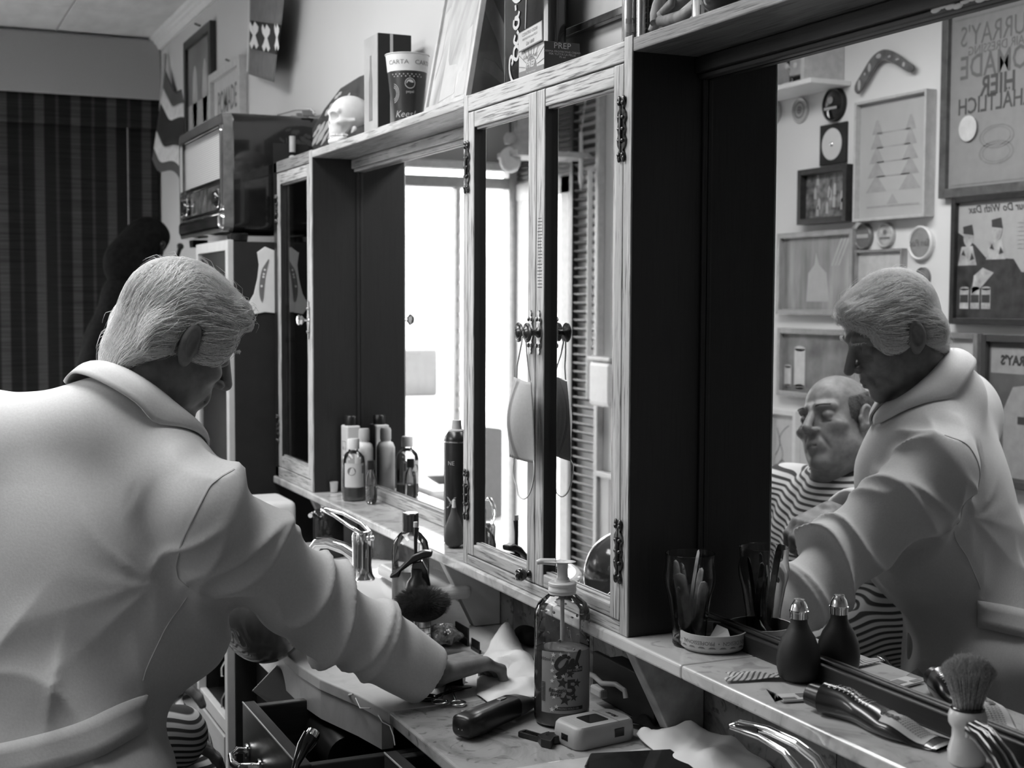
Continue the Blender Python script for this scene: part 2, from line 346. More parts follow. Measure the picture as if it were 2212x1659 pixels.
# side opening in the opposite wall, with the open glazed leaf
dj=thing('door_2',None,None,(-6.12,-.98,ZF),kind='structure')
m=MB(); m.box(-6.42,-6.36,-1.03,-.90,ZF,.55); m.box(-5.90,-5.80,-1.03,-.895,ZF,.585); m.box(-6.42,-5.80,-1.03,-.895,.50,.585); obj('door_frame',m,frame_l,dj,bevel=.004)
m=MB(); m.box(-5.915,-5.90,-.99,-.95,ZF,.50); obj('door_stop',m,white,dj,bevel=.003)
# louvred shutter panels above and beside the side door
sh=thing('louvred_shutter','dark louvred shutter panel beside the open side door','shutter',(-5.65,-.9,ZF+.02))
box('stile',(-5.79,-5.755,-.918,-.885,ZF+.02,1.0),frame_d,sh); box('stile',(-5.53,-5.495,-.918,-.885,ZF+.02,1.0),frame_l,sh)
sl=None
for i in range(62):
    z=ZF+.06+i*.04
    if sl is None:
        T=Matrix.Translation((-5.64,-.9,z))@Matrix.Rotation(.55,4,'X'); sl=obj('slat',MB().box(-.113,.113,-.012,.012,-.003,.003,T),plain('shutter_slat',.07,.5,var=.3,scale=20),sh)
    else: dup(sl,sh,(0,0,i*.04))
sv=thing('shutter_roll','dark ribbed roller blind lowered above the side door','shutter',(-6.1,-.9,.60)); s0=None
for i in range(16):
    z=.60+i*.025
    if s0 is None: s0=obj('slat',MB().box(-6.44,-5.80,-.918,-.905,z,z+.021),plain('roller_slat',.06,.5,var=.3,scale=20),sv,bevel=.002)
    else: dup(s0,sv,(0,0,i*.025))
m=MB(); m.cyl((-6.46,-.87,.985),(-5.5,-.87,.985),.022); obj('roller_tube',m,white,sv,smooth=60)
pole=thing('blind_pole','thin pale pole hanging beside the louvred shutter','pole',(-5.53,-.86,-.45)); m=MB(); m.cyl((-5.53,-.86,-.45),(-5.53,-.86,.58),.012); m.cyl((-5.53,-.86,.58),(-5.53,-.918,.58),.006); obj('rod',m,white,pole,smooth=60)
m=MB(); m.cyl((-5.62,-.86,.76),(-5.62,-.86,.55),.008,.012,10); m.cyl((-5.62,-.86,.55),(-5.62,-.86,.50),.012,.002,10); m.cyl((-5.62,-.86,.76),(-5.62,-.89,.97),.002); obj('pull_weight',m,white,sv,smooth=60)
# vertical board wainscot below
wn=struct('trim_3',MB().box(-5.49,X1-.01,YO+.0,YO+.008,ZF,-.80),plain('wainscot_back',.3,.6)); b0=None
for i in range(40):
    x=-5.49+i*.1
    if b0 is None: b0=box('board',(x,x+.094,YO+.008,YO+.022,ZF+.08,-.80),plain('wainscot_board',.52,.5,var=.08,scale=5),wn,bevel=.003)
    else: dup(b0,wn,(i*.1,0,0))
box('cap_rail',(-5.49,-1.4,YO+.008,YO+.04,-.80,-.775),frame_l,wn,bevel=.004)
struct('baseboard_left',MB().box(-5.49,X1,YO+.022,YO+.034,ZF,ZF+.09),frame_l)
struct('baseboard_right',MB().box(X0,X1,YW-.014,YW,ZF,ZF+.09),frame_l)
# small fixtures on the opposite wall near the shutter
t=thing('towel_dispenser','white wall dispenser box beside the louvred shutter','dispenser',(-5.32,-.87,-.47))
box('housing',(-5.42,-5.22,-.918,-.80,-.47,-.27),white,t,bevel=.02); box('lid',(-5.425,-5.215,-.918,-.795,-.27,-.25),frame_l,t,bevel=.006)
t=thing('intercom','small white intercom box on the grey wall','intercom',(-5.26,-.90,.05)); box('case',(-5.33,-5.19,-.918,-.88,.05,.19),white,t,bevel=.01); box('panel',(-5.30,-5.22,-.88,-.876,.08,.16),inkl,t,bevel=.001)
t=thing('socket_strip','black double socket under the hanging cable','socket',(-5.13,-.91,-.46)); box('plate',(-5.16,-5.10,-.918,-.895,-.46,-.3),black,t,bevel=.006)
for zz in(-.42,-.34): m=MB(); m.cyl((-5.13,-.896,zz),(-5.13,-.889,zz),.02); obj('outlet',m,steel,t)
# outside: pavement, facade, railing, parked car
out=struct('ground',MB().box(-30,-6.62,-18,14,ZF-.15,ZF-.02).box(-6.62,6,-18,-1.05,ZF-.15,ZF-.02),plain('pavement',.5,.9,var=.15,scale=1))
fa=thing('house_across','pale rendered house across the street','building',(-13,-6,ZF)); box('wall',(-14,-12.5,-12,2,ZF-.02,1.1),plain('render_wall',.62,.9,var=.06,scale=.6),fa,bevel=0)
for i in range(5):
    y=-10.6+i*2.3; f=box('window',(-12.52,-12.47,y,y+.8,-.6,.5),plain('far_window_frame',.4,.5),fa); box('shutter_leaf',(-12.47,-12.45,y+.06,y+.74,-.52,.42),inkg,f)
rl=thing('street_railing','thin metal railing outside the open door','railing',(-9,-5,ZF))
m=MB(); m.cyl((-9.5,-8,-.55),(-8.9,-3.0,-.55),.02); m.cyl((-9.5,-8,-1.3),(-8.9,-3.0,-1.3),.02); obj('rail',m,frame_m,rl)
for i in range(24):
    t_=i/23; x=-9.5+.6*t_; y=-8+5*t_; m=MB(); m.cyl((x,y,-1.5),(x,y,-.55),.012,n=8); obj('bar',m,frame_m,rl)
car=thing('parked_car','pale car parked outside beyond the door','car',(-8.4,-.9,ZF))
m=MB(); pr=[(-1.9,.35),(-1.95,.7),(-1.2,.82),(-.7,1.22),(.6,1.25),(1.2,.88),(1.95,.8),(2.0,.4),(1.6,.3),(-1.6,.3)]
T=Matrix.Translation((-9.6,-.6,ZF))@Matrix.Rotation(PI/2+.1,4,'Z')@Matrix.Rotation(PI/2,4,'X'); m.prism(pr,1.6,T,-.8); obj('body',m,plain('car_paint',.5,.2,var=.02),car,bevel=.08,seg=3,smooth=50)
for sx_ in(-1.2,1.25):
    m=MB(); T2=Matrix.Translation((-9.6,-.6,ZF))@Matrix.Rotation(PI/2+.1,4,'Z'); a=T2@Vector((sx_,-.84,.32)); b=T2@Vector((sx_,.84,.32)); m.cyl(a,b,.32,n=24); obj('wheel',m,blackm,car,smooth=60)
T2=Matrix.Translation((-9.6,-.6,ZF))@Matrix.Rotation(PI/2+.1,4,'Z'); m=MB(); m.box(-.62,.62,-.82,.82,.86,1.18,T2); obj('window',m,plain('car_glass',.05,.05),car,bevel=.02)
# ceiling lamp fixture over the chairs
cl=thing('ceiling_light','white fluorescent ceiling light over the barber chairs','ceiling light',(-2.9,.15,1.11)); box('housing',(-4.02,-1.78,-.12,.42,1.12,ZC-.001),white,cl,bevel=.008)
# ================================================================ CABINETS AND MIRRORS
ZL=-.507; ZT=.383; ZCT=-.665
# --- ornate fittings
def hinge(mb,x,y,z,h=.085):
    """cast double-leaf hinge lying on the face y, scalloped outline"""
    for s in(-1,1):
        pts=[]
        prof=[(0,.008),(.08,.007),(.14,.004),(.22,.010),(.32,.0115),(.40,.007),(.5,.010),(.60,.007),(.68,.0115),(.78,.010),(.86,.004),(.92,.007),(1,.008)]
        poly=[(0,0)]+[(w_,t*h) for t,w_ in prof]+[(0,h)]
        T=Matrix(((s,0,0,x+s*.0015),(0,0,-1,y),(0,1,0,z-h/2),(0,0,0,1)))
        mb.prism(poly,.0035,T)
        for t in(.05,.30,.5,.70,.95): mb.ell((x+s*.006,y-.004,z-h/2+t*h),(.004,.003,.004 if t in(.05,.95) else .003),8,6)
    mb.cyl((x,y-.004,z-h*.25),(x,y-.004,z+h*.25),.0032,n=10)
    for t in(-.5,.5): mb.ell((x-.0065,y-.003,z+t*h),(.0045,.003,.007),8,6); mb.ell((x+.0065,y-.003,z+t*h),(.0045,.003,.007),8,6)
def knob_plate(mb,x,y,z,h=.075):
    prof=[(0,.001),(.06,.0045),(.12,.003),(.2,.009),(.3,.006),(.42,.010),(.5,.011),(.58,.010),(.7,.006),(.8,.009),(.88,.003),(.94,.0045),(1,.001)]
    poly=[(w_,t*h) for t,w_ in prof]+[(-w_,t*h) for t,w_ in prof[::-1]]
    mb.prism(poly,.003,Matrix(((1,0,0,x),(0,0,-1,y),(0,1,0,z-h/2),(0,0,0,1))))
    for t in(.2,.8): 
        for s in(-1,1): mb.ell((x+s*.006,y-.0035,z-h/2+t*h),(.003,.002,.004),8,6)
def knob(mb,x,y,z,r=.0165,L=.03):
    T=Matrix.Translation((x,y,z))@Matrix.Rotation(PI/2,4,'X')
    mb.lathe([(.009,0),(.009,.003),(.005,.006),(.0045,L*.5),(r*.55,L*.62),(r,L*.72),(r*1.02,L*.78),(r*.9,L*.82),(r*.86,L*.80),(r*.7,L*.86),(r*.62,L*.85),(r*.45,L*.93),(r*.2,L*.99),(0,L)],n=24,T=T)
def door_frame(name,parent,x0,x1,z0,z1,y,st,rt,rb,panemat,th=.018,label=None,stl=None):
    """framed door: two stiles, two rails, moulded inner edge, pane"""
    stl=stl or st
    d=box(name,(x0,x0+stl,y-.001,y+th,z0,z1),oak_z,parent,bevel=.0025,label=label)   # hinge/left stile carries the rest
    box('stile',(x1-st,x1,y-.001,y+th,z0,z1),oak_z,d,bevel=.0025)
    box('rail',(x0+stl,x1-st,y,y+th,z1-rt,z1),oak_x,d,bevel=.0025)
    box('rail',(x0+stl,x1-st,y,y+th,z0,z0+rb),oak_x,d,bevel=.0025)
    m=MB()
    a=.004
    m.box(x0+stl,x1-st,y+.006,y+.012,z1-rt-a,z1-rt); obj('inner_moulding',m,oak_x,d,bevel=.001)
    m=MB(); m.box(x0+stl,x1-st,y+.006,y+.012,z0+rb,z0+rb+a); obj('inner_moulding',m,oak_x,d,bevel=.001)
    m=MB(); e=.0006; m.box(x0+stl,x0+stl+e,y+.001,y+.013,z0+rb,z1-rt); m.box(x0-.0006,x0,y+.001,y+th,z0,z1); m.box(x1,x1+e,y+.001,y+th,z0,z1); obj('edge_shade',m,dk_z,d)  # thin near-black strips paint the shade on the stile edges
    box('pane',(x0+stl,x1-st,y+.0125,y+.0155,z0+rb,z1-rt),panemat,d,bevel=0)
    return d
# --- central two-door mirror cabinet
cb=thing('mirror_cabinet','oak wall cabinet with two mirrored doors between the two mirrors','cabinet',(-2.11,1.07,ZL))
xa,xb=-2.4334,-1.785
box('side_panel',(xb-.018,xb,1.0015,1.149,ZL,ZT),dk_z,cb,bevel=.001,label='side panel with shade in its dark tone'); box('side_panel',(xa,xa+.018,1.0015,1.149,ZL,ZT),dk_z,cb,bevel=.001)
box('face_stile',(xa-.0005,xa+.0205,.998,1.002,ZL,ZT),oak_z,cb,bevel=.0015); box('face_stile',(xb-.0235,xb+.0002,.998,1.002,ZL,ZT+.004),oak_z,cb,bevel=.0015)
box('top_rail',(xa+.02,xb-.023,.998,1.012,.352,ZT-.001),oak_x,cb,bevel=.002); box('top_panel',(xa,xb,1.012,1.149,ZT-.016,ZT),oak_x,cb,bevel=.001)
box('bottom_rail',(xa+.02,xb-.023,.998,1.012,ZL,-.489),oak_x,cb,bevel=.002); box('bottom_panel',(xa+.018,xb-.018,1.012,1.149,ZL,ZL+.015),oak_x,cb,bevel=.001)
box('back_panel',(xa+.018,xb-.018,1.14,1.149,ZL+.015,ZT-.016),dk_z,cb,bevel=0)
d1=door_frame('door',cb,-2.412,-2.1125,-.4875,.350,.999,.031,.030,.022,mirr,stl=.027); d2=door_frame('door',cb,-2.1105,-1.8105,-.4875,.350,.999,.030,.030,.022,mirr,stl=.031)
for x,z in((-2.4125,.248),(-2.4125,-.373),(-1.810,.253),(-1.810,-.380)):
    m=MB(); hinge(m,x,.998,z); obj('hinge',m,bronze,d1 if x<-2 else d2,smooth=40)
for x,dd in((-2.127,d1),(-2.094,d2)):
    m=MB(); knob_plate(m,x,.998,-.056); p_=obj('backplate',m,brass,dd,smooth=40); 
    m=MB(); knob(m,x,.997,-.056); obj('knob',m,bronze,dd,smooth=50)
m=MB(); T=Matrix.Translation((-2.128,.998,-.474))@Matrix.Rotation(PI/2,4,'X'); m.lathe([(.007,0),(.007,.004),(.004,.006),(.009,.011),(.0115,.018),(.009,.025),(0,.028)],n=20,T=T); obj('lower_knob',m,blackg,d1,smooth=60,label='small black ball knob')
# pencil-like tally scratches on the middle stile
m=MB()
for i in range(22): z=.02+.0055*i; m.box(-2.104+.004*random.random(),-2.086-.004*random.random(),.9975,.9981,z,z+.0009)
obj('tally_marks',m,ink,d2)
# --- left glass-door cabinet
lc=thing('display_cabinet','narrow oak cabinet with a clear glass door at the left end of the shelf','cabinet',(-3.66,1.07,ZL))
xa2,xb2=-3.85,-3.468
box('side_panel',(xb2-.016,xb2,1.0015,1.149,ZL,ZT),dk_z,lc,bevel=.001,label='side panel with shade in its dark tone'); box('side_panel',(xa2,xa2+.016,1.0015,1.149,ZL,ZT),dk_z,lc,bevel=.001)
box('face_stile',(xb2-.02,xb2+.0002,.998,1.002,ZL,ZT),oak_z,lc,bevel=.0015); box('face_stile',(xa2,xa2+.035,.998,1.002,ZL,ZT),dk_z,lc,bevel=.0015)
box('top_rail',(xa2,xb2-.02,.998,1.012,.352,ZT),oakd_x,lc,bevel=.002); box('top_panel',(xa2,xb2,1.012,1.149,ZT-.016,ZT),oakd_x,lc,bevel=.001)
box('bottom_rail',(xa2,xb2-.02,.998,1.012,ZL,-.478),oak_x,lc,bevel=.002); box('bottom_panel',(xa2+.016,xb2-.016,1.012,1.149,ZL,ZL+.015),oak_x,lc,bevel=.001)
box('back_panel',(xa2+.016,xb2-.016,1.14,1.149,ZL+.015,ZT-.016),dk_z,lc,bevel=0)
d3=door_frame('door',lc,-3.815,-3.489,-.4765,.350,.999,.024,.032,.032,pane,stl=.030)
m=MB(); knob_plate(m,-3.497,.998,-.056,.1); obj('backplate',m,brass,d3,smooth=40)
m=MB(); T=Matrix.Translation((-3.497,.998,-.056))@Matrix.Rotation(PI/2,4,'X'); m.lathe([(.005,0),(.004,.012),(.009,.016),(.016,.022),(.014,.028),(.010,.032),(0,.034)],n=8,T=T); obj('knob',m,chrome,d3,label='faceted bright knob')
m=MB(); hinge(m,-3.816,.998,.25,.07); obj('hinge',m,bronze,d3,smooth=40); m=MB(); hinge(m,-3.816,.998,-.37,.07); obj('hinge',m,bronze,d3,smooth=40)
for z in(.048,-.222): box('shelf',(xa2+.016,xb2-.016,1.03,1.139,z,z+.018),oak_x,lc,bevel=.001)
box('glass_shelf',(xa2+.016,xb2-.016,1.03,1.139,.158,.164),frame_l,lc,bevel=.001)
# --- shelf boards joining the cabinets
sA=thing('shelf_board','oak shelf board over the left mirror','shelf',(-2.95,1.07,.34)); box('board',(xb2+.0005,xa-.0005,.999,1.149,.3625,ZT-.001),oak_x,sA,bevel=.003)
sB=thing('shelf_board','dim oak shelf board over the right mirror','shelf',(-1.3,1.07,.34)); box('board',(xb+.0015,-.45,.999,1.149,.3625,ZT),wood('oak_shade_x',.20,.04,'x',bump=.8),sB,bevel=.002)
# --- wall mirrors with their rails
def wall_mirror(name,label,x0,x1,raila,railb,ends):
    t=thing(name,label,'mirror',((x0+x1)/2,1.13,ZL))
    box('mirror_glass',(x0,x1,MIRY,MIRY+.004,ZL+.004,.358),mirr,t,bevel=0)
    box('backing_board',(x0,x1,MIRY+.005,1.149,ZL+.001,.358),dk_x,t,bevel=0)
    m=MB(); m.box(x0,x1,1.105,MIRY-.0005,.338,.3615); m.box(x0,x1,1.112,MIRY-.0005,.330,.338); obj('top_rail',m,raila,t,bevel=.002)
    m=MB(); m.box(x0,x1,1.111,MIRY-.0005,ZL+.0005,-.481); m.box(x0,x1,1.119,MIRY-.0005,-.481,-.476); obj('bottom_rail',m,railb,t,bevel=.002)
    return t
mL=wall_mirror('wall_mirror','wall mirror on the left between the two oak cabinets',xb2+.001,xa-.001,oak_x,oak_x,1)
mR=wall_mirror('wall_mirror','large wall mirror on the right reflecting the barber and the framed pictures',xb+.001,-.45,dk_x,dk_x,1)
m=MB()
for i in range(9): x=-1.27+i*.012; m.ell((x,1.1115,.336+.0025*math.sin(i*1.7)),(.009,.0015,.0035),7,5)
obj('paint_chip',m,paper,mR,label='chipped bare spot on the rail')
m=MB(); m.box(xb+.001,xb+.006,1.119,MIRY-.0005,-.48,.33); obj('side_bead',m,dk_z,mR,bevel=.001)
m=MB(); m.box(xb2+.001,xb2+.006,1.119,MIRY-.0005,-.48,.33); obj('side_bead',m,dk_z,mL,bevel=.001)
# ================================================================ MARBLE LEDGE, SPLASH BACK, COUNTER
lg=thing('marble_ledge','veined marble ledge under the mirrors and cabinets','ledge',(-2.3,1.07,ZL-.022))
xs=[-3.856,-3.3,-2.66,-2.03,-1.62,-1.0,-.45]
for a,b in zip(xs[:-1],xs[1:]):
    m=MB(); m.box(a+.0004,b-.0004,.992,1.1485,ZL-.021,ZL-.0005); obj('marble_slab',m,marb,lg,bevel=.004,seg=3)
for x in(-3.50,-2.555,-1.782):
    T=Matrix(((0,0,1,x-.014),(1,0,0,0),(0,1,0,0),(0,0,0,1)))
    m=MB(); m.prism([(1.0,ZL-.0215),(1.1252,ZL-.0215),(1.1252,ZCT+.001),(1.068,ZCT+.001)],.028,T); obj('bracket',m,marb_l if x<-2 else plain('bracket_marble',.30,.35,var=.25,scale=40),lg,bevel=.002)
sp=thing('splash_back','grey marble tiles on the wall below the ledge','splash back',(-2.3,1.14,ZCT))
k0=None
for i in range(11):
    x=-3.86+i*.345
    if k0 is None: k0=box('marble_tile',(x,x+.3435,1.126,1.149,ZCT+.0005,ZL-.0215),marb_w,sp,bevel=.0008)
    else: dup(k0,sp,(i*.345,0,0))
# counter: one marble top with a deeper part round the left basin
ct=thing('counter','marble counter top running below the ledge','counter',(-2.6,.9,ZCT-.022))
poly=[(-3.62,.80),(-3.29,.80),(-3.29,.662),(-2.40,.662),(-2.30,.672),(-2.18,.702),(-2.07,.72),(-2.07,1.149),(-3.62,1.149)]
m=MB(); m.prism(poly,.022,Matrix.Translation((0,0,ZCT-.022))); obj('marble_slab',m,marb_l,ct,bevel=.003,seg=3)
m=MB(); m.box(-2.0695,-1.742,.72,1.149,ZCT-.022,ZCT); obj('marble_slab',m,marb_c,ct,bevel=.004,seg=3)
m=MB(); m.box(-1.7415,-.6,.70,1.149,ZCT-.022,ZCT+.002); obj('marble_slab',m,marb_l,ct,bevel=.004,seg=3,label='paler slab round the near basin')
m=MB(); pl=[(-3.29,.664),(-2.40,.664),(-2.30,.674),(-2.18,.704),(-2.10,.718)]; vs=[(x,y,z) for x,y in pl for z in(ZCT-.022,ZCT-.072)]+[(x,y+.02,z) for x,y in pl for z in(ZCT-.022,ZCT-.072)]
n_=len(pl); m.add(vs,[(2*i,2*i+1,2*i+3,2*i+2) for i in range(n_-1)]+[(2*n_+2*i,2*n_+2*i+1,2*n_+2*i+3,2*n_+2*i+2) for i in range(n_-1)]+[(2*i+1,2*i+3,2*n_+2*i+3,2*n_+2*i+1) for i in range(n_-1)]+[(0,1,2*n_+1,2*n_),(2*n_-2,2*n_-1,4*n_-1,4*n_-2)]); obj('apron',m,marb_l,ct)
# carcass under the counter
ca=thing('base_unit','black base unit with drawers under the counter','cabinet',(-2.3,.93,ZF))
box('back_panel',(-2.93,-.62,1.12,1.1445,ZF+.1,ZCT-.0725),blackm,ca,bevel=0); box('lower_case',(-2.93,-.62,.75,1.12,ZF+.1,ZCT-.26),blackm,ca,bevel=.002)
for xx in(-2.925,-2.43,-1.999,-1.585,-.64): box('divider',(xx-.008,xx+.008,.74,1.12,ZCT-.26,ZCT-.0735),blackm,ca,bevel=0)
box('front_rail',(-1.575,-.65,.745,.765,ZCT-.26,ZCT-.023),blackm,ca,bevel=.001); box('front_panel',(-2.915,-2.44,.71,.725,ZCT-.26,ZCT-.0735),blackm,ca,bevel=.001)
box('front_panel',(-2.93,-2.335,.735,.75,ZF+.1,ZCT-.27),blackm,ca,bevel=.001); box('plinth',(-2.92,-.62,.78,1.1445,ZF+.0065,ZF+.0995),blackm,ca,bevel=0)
# pale cupboard at the left, open niche over a hinged door
cu=thing('cupboard','pale framed cupboard with open niche and hinged door under the counter','cupboard',(-3.1,.9,ZF))
lam=plain('pale_laminate',.50,.5,var=.05); zt=ZCT-.074
box('stile',(-3.262,-3.238,.650,.668,ZF+.006,zt),lam,cu); box('stile',(-2.960,-2.934,.650,.668,ZF+.006,zt+.03),lam,cu); box('rail',(-3.238,-2.96,.652,.668,zt-.035,zt),lam,cu); box('rail',(-3.238,-2.96,.652,.668,-.958,-.925),lam,cu)
box('side_panel',(-3.262,-3.245,.668,1.145,ZF+.006,zt),blackm,cu); box('side_panel',(-2.951,-2.934,.668,1.145,ZF+.006,zt),blackm,cu); box('niche_floor',(-3.245,-2.951,.668,1.145,-.945,-.93),blackm,cu); box('back_panel',(-3.245,-2.951,1.13,1.145,-.93,zt),blackm,cu)
dd=box('door',(-3.236,-2.962,.648,.664,ZF+.06,-.962),plain('pale_door',.34,.5,var=.12,scale=4,stretch=(1,1,6)),cu,bevel=.002)
m=MB(); m.cyl((-3.250,.645,-1.06),(-3.250,.645,-.985),.006); m.box(-3.262,-3.238,.646,.650,-1.055,-.99); obj('hinge',m,bronze,dd,smooth=40)
m=MB(); m.tube([(-2.99,.66,-.80),(-2.985,.65,-.815),(-2.975,.648,-.83)],.0035,6); m.tube([(-2.99,.66,-.87),(-2.985,.65,-.885),(-2.975,.648,-.9)],.0035,6); obj('hook',m,steel,cu,smooth=60)
# open drawers
def drawer(name,label,x0,x1,yf,yb,zt,zb,knx):
    t=thing(name,label,'drawer',((x0+x1)/2,yf,zb)); th=.022
    box('front_panel',(x0,x1,yf,yf+th,zb,zt),drw,t,bevel=.0025); box('side_panel',(x0+.006,x0+.024,yf+th,yb,zb+.01,zt-.004),drw_y,t,bevel=.002); box('side_panel',(x1-.024,x1-.006,yf+th,yb,zb+.01,zt-.004),drw_y,t,bevel=.002)
    box('back_panel',(x0+.024,x1-.024,yb-.014,yb,zb+.01,zt-.008),drw,t,bevel=.001); box('bottom_panel',(x0+.024,x1-.024,yf+th,yb-.014,zb+.01,zb+.018),blackm,t,bevel=0)
    m=MB(); m.box(x0+.001,x1-.001,yf-.0006,yf+.0012,zt-.0015,zt+.0006); obj('worn_edge',m,plain('worn_bare_edge',.5,.5),t)
    m=MB(); zz=zt-.075
    m.tube([(knx-.045,yf,zz),(knx-.045,yf-.02,zz+.004),(knx-.03,yf-.034,zz),(knx,yf-.038,zz-.004),(knx+.03,yf-.034,zz),(knx+.045,yf-.02,zz+.004),(knx+.045,yf,zz)],.006,10); m.cyl((knx-.045,yf-.002,zz),(knx-.045,yf-.006,zz),.013); m.cyl((knx+.045,yf-.002,zz),(knx+.045,yf-.006,zz),.013)
    obj('handle',m,chrome,t,smooth=60)
    return t
drawer('open_drawer','dark wooden drawer pulled open holding the hair dryer',-2.39,-2.02,.556,.90,ZCT-.052,ZCT-.20,-2.30)
drawer('open_drawer','dark wooden drawer slightly open nearest the camera',-1.985,-1.60,.682,.98,ZCT-.036,ZCT-.19,-1.75)
# ================================================================ TALL CABINET AND RADIO AT THE FAR LEFT
tc=thing('tall_cabinet','tall black cabinet with a glazed reflecting door under the radio','cabinet',(-4.05,1.0,ZF))
box('carcass',(-4.30,-3.862,.885,1.148,ZF+.006,.160),blackm,tc,bevel=.002)
box('stile',(-3.895,-3.862,.868,.885,ZF+.006,.165),lam,tc,bevel=.002); box('stile',(-4.30,-4.275,.868,.885,ZF+.006,.165),lam,tc,bevel=.002); box('rail',(-4.275,-3.895,.868,.885,.135,.165),lam,tc); 
tpn=plain('smoked_reflective_glass',.25,.12,1,var=.6,scale=3); box('glass_door',(-4.275,-3.895,.874,.880,.075,.133),tpn,tc,bevel=0); box('glass_door',(-4.275,-3.895,.874,.880,-.9,.070),tpn,tc,bevel=0)
m=MB(); knob(m,-3.94,.868,-.10,.014,.03); obj('knob',m,blackg,tc,smooth=50)
# white plate hung on its side, with a dark blade-shaped inlay
pl=thing('wall_plate','white waisted plate with a curved dark inlay on the black cabinet side','plate',(-3.858,.98,-.02))
px_=[(555,545),(572,533),(594,542),(618,600),(629,659),(620,678),(590,676),(572,674),(548,679),(534,659),(548,635),(556,600),(559,572)]
P=[at(a,b,x=-3.86) for a,b in px_]
def smooth_poly(P,k=3):
    P=[np.array(p,float) for p in P]; n=len(P); out=[]
    for i in range(n):
        p0,p1,p2,p3=P[i-1],P[i],P[(i+1)%n],P[(i+2)%n]
        for j in range(k):
            t=j/k; out.append(.5*((2*p1)+(-p0+p2)*t+(2*p0-5*p1+4*p2-p3)*t*t+(-p0+3*p1-3*p2+p3)*t**3))
    return out
def slab(P,nrm,th):
    """outline of 3-D points, extruded along nrm"""
    P=[np.array(p,float) for p in P]; n=len(P); q=[p+np.array(nrm)*th for p in P]
    return P+q,[tuple(range(n)),tuple(range(n,2*n))[::-1]]+[(i,(i+1)%n,n+(i+1)%n,n+i) for i in range(n)]
m=MB(); m.add(*slab(P,(1,0,0),.004)); obj('plate_board',m,white,pl,bevel=.001)
P=smooth_poly([at(a,b,x=-3.855) for a,b in((581,560),(574,590),(571,615),(567,652),(561,640),(560,615),(565,585),(573,570))],3); m=MB(); m.add(*slab(P,(1,0,0),.001)); obj('inlay',m,inkg,pl)
for a,b in((572,583),(570,592),(569,598),(565,618)):
    p=at(a,b,x=-3.8535); m=MB(); m.cyl(p,p+np.array([.001,0,0]),.0032); obj('stud',m,white,pl)
# valve radio
rd=thing('valve_radio','large glossy dark valve radio on top of the tall black cabinet','radio',(-4.2,1.0,.166))
x0,x1,y0,y1,z0,z1=-4.52,-3.862,.866,1.146,.1855,.522
def rrect(x0,x1,z0,z1,r,n=5):
    o=[]
    for cx,cz,a in((x1-r,z1-r,0),(x0+r,z1-r,PI/2),(x0+r,z0+r,PI),(x1-r,z0+r,1.5*PI)):
        for i in range(n+1): t=a+PI/2*i/n; o.append((cx+r*math.cos(t),cz+r*math.sin(t)))
    return o
T=Matrix(((1,0,0,0),(0,0,1,y0+.02),(0,1,0,0),(0,0,0,1)))
gl=plain('radio_gloss_lacquer',.010,.12,var=.3,coat=.6)
m=MB(); m.prism(rrect(x0,x1,z0,z1,.03),y1-y0-.02,T); obj('case',m,gl,rd,smooth=30,bevel=.002)
m=MB(); out=rrect(x0,x1,z0,z1,.03,6); inn=rrect(x0+.035,x1-.03,z0+.06,z1-.03,.02,6); n_=len(out)
vs=[(a,y0+.02,b) for a,b in out]+[(a*.985+(x0+x1)*.0075,y0-.006,b*.985+(z0+z1)*.0075) for a,b in out]+[(a,y0-.004,b) for a,b in inn]+[(a,y0+.02,b) for a,b in inn]
m.add(vs,[(k*n_+i,k*n_+(i+1)%n_,(k+1)*n_+(i+1)%n_,(k+1)*n_+i) for k in range(3) for i in range(n_)]); obj('front_bezel',m,plain('radio_front_lacquer',.12,.14,var=.3,coat=.7),rd,smooth=35)
m=MB(); a=rrect(x0+.036,x1-.032,z0+.062,z1-.032,.018,6); b_=rrect(x0+.041,x1-.037,z0+.067,z1-.037,.016,6); n_=len(a)
vs=[(p,y0-.002,q) for p,q in a]+[(p,y0-.010,q) for p,q in a]+[(p,y0-.010,q) for p,q in b_]+[(p,y0-.002,q) for p,q in b_]
m.add(vs,[(k*n_+i,k*n_+(i+1)%n_,((k+1)%4)*n_+(i+1)%n_,((k+1)%4)*n_+i) for k in range(4) for i in range(n_)]); obj('gilt_rim',m,chrome,rd,smooth=40)
gr=box('speaker_cloth',(x0+.04,x1-.035,y0+.006,y0+.012,z0+.155,z1-.035),stripes('speaker_cloth_weave',.50,.28,'Z',.0062,rough=.8),rd,bevel=.002)
box('divider_strip',(x0+.04,x1-.035,y0-.001,y0+.008,z0+.143,z0+.157),chrome,rd,bevel=.004)
dl=box('dial_glass',(x0+.04,x1-.035,y0+.004,y0+.010,z0+.065,z0+.142),plain('dial_glass',.10,.08,var=.8,scale=25),rd,bevel=.001)
box('lower_lip',(x0+.03,x1-.03,y0-.016,y0+.01,z0+.012,z0+.055),chrome,rd,bevel=.012,seg=3)
for xx in(-4.42,-3.96):
    m=MB(); T=Matrix.Translation((xx,y0+.004,z0+.10))@Matrix.Rotation(PI/2,4,'X'); m.lathe([(.026,0),(.026,.012),(.022,.02),(.02,.022),(0,.022)],n=24,T=T); obj('tuning_knob',m,blackg,rd,smooth=40); m=MB(); m.lathe([(.0265,.004),(.028,.005),(.028,.009),(.0265,.01)],n=24,T=T,cap=False); obj('knob_ring',m,chrome,rd,smooth=40)
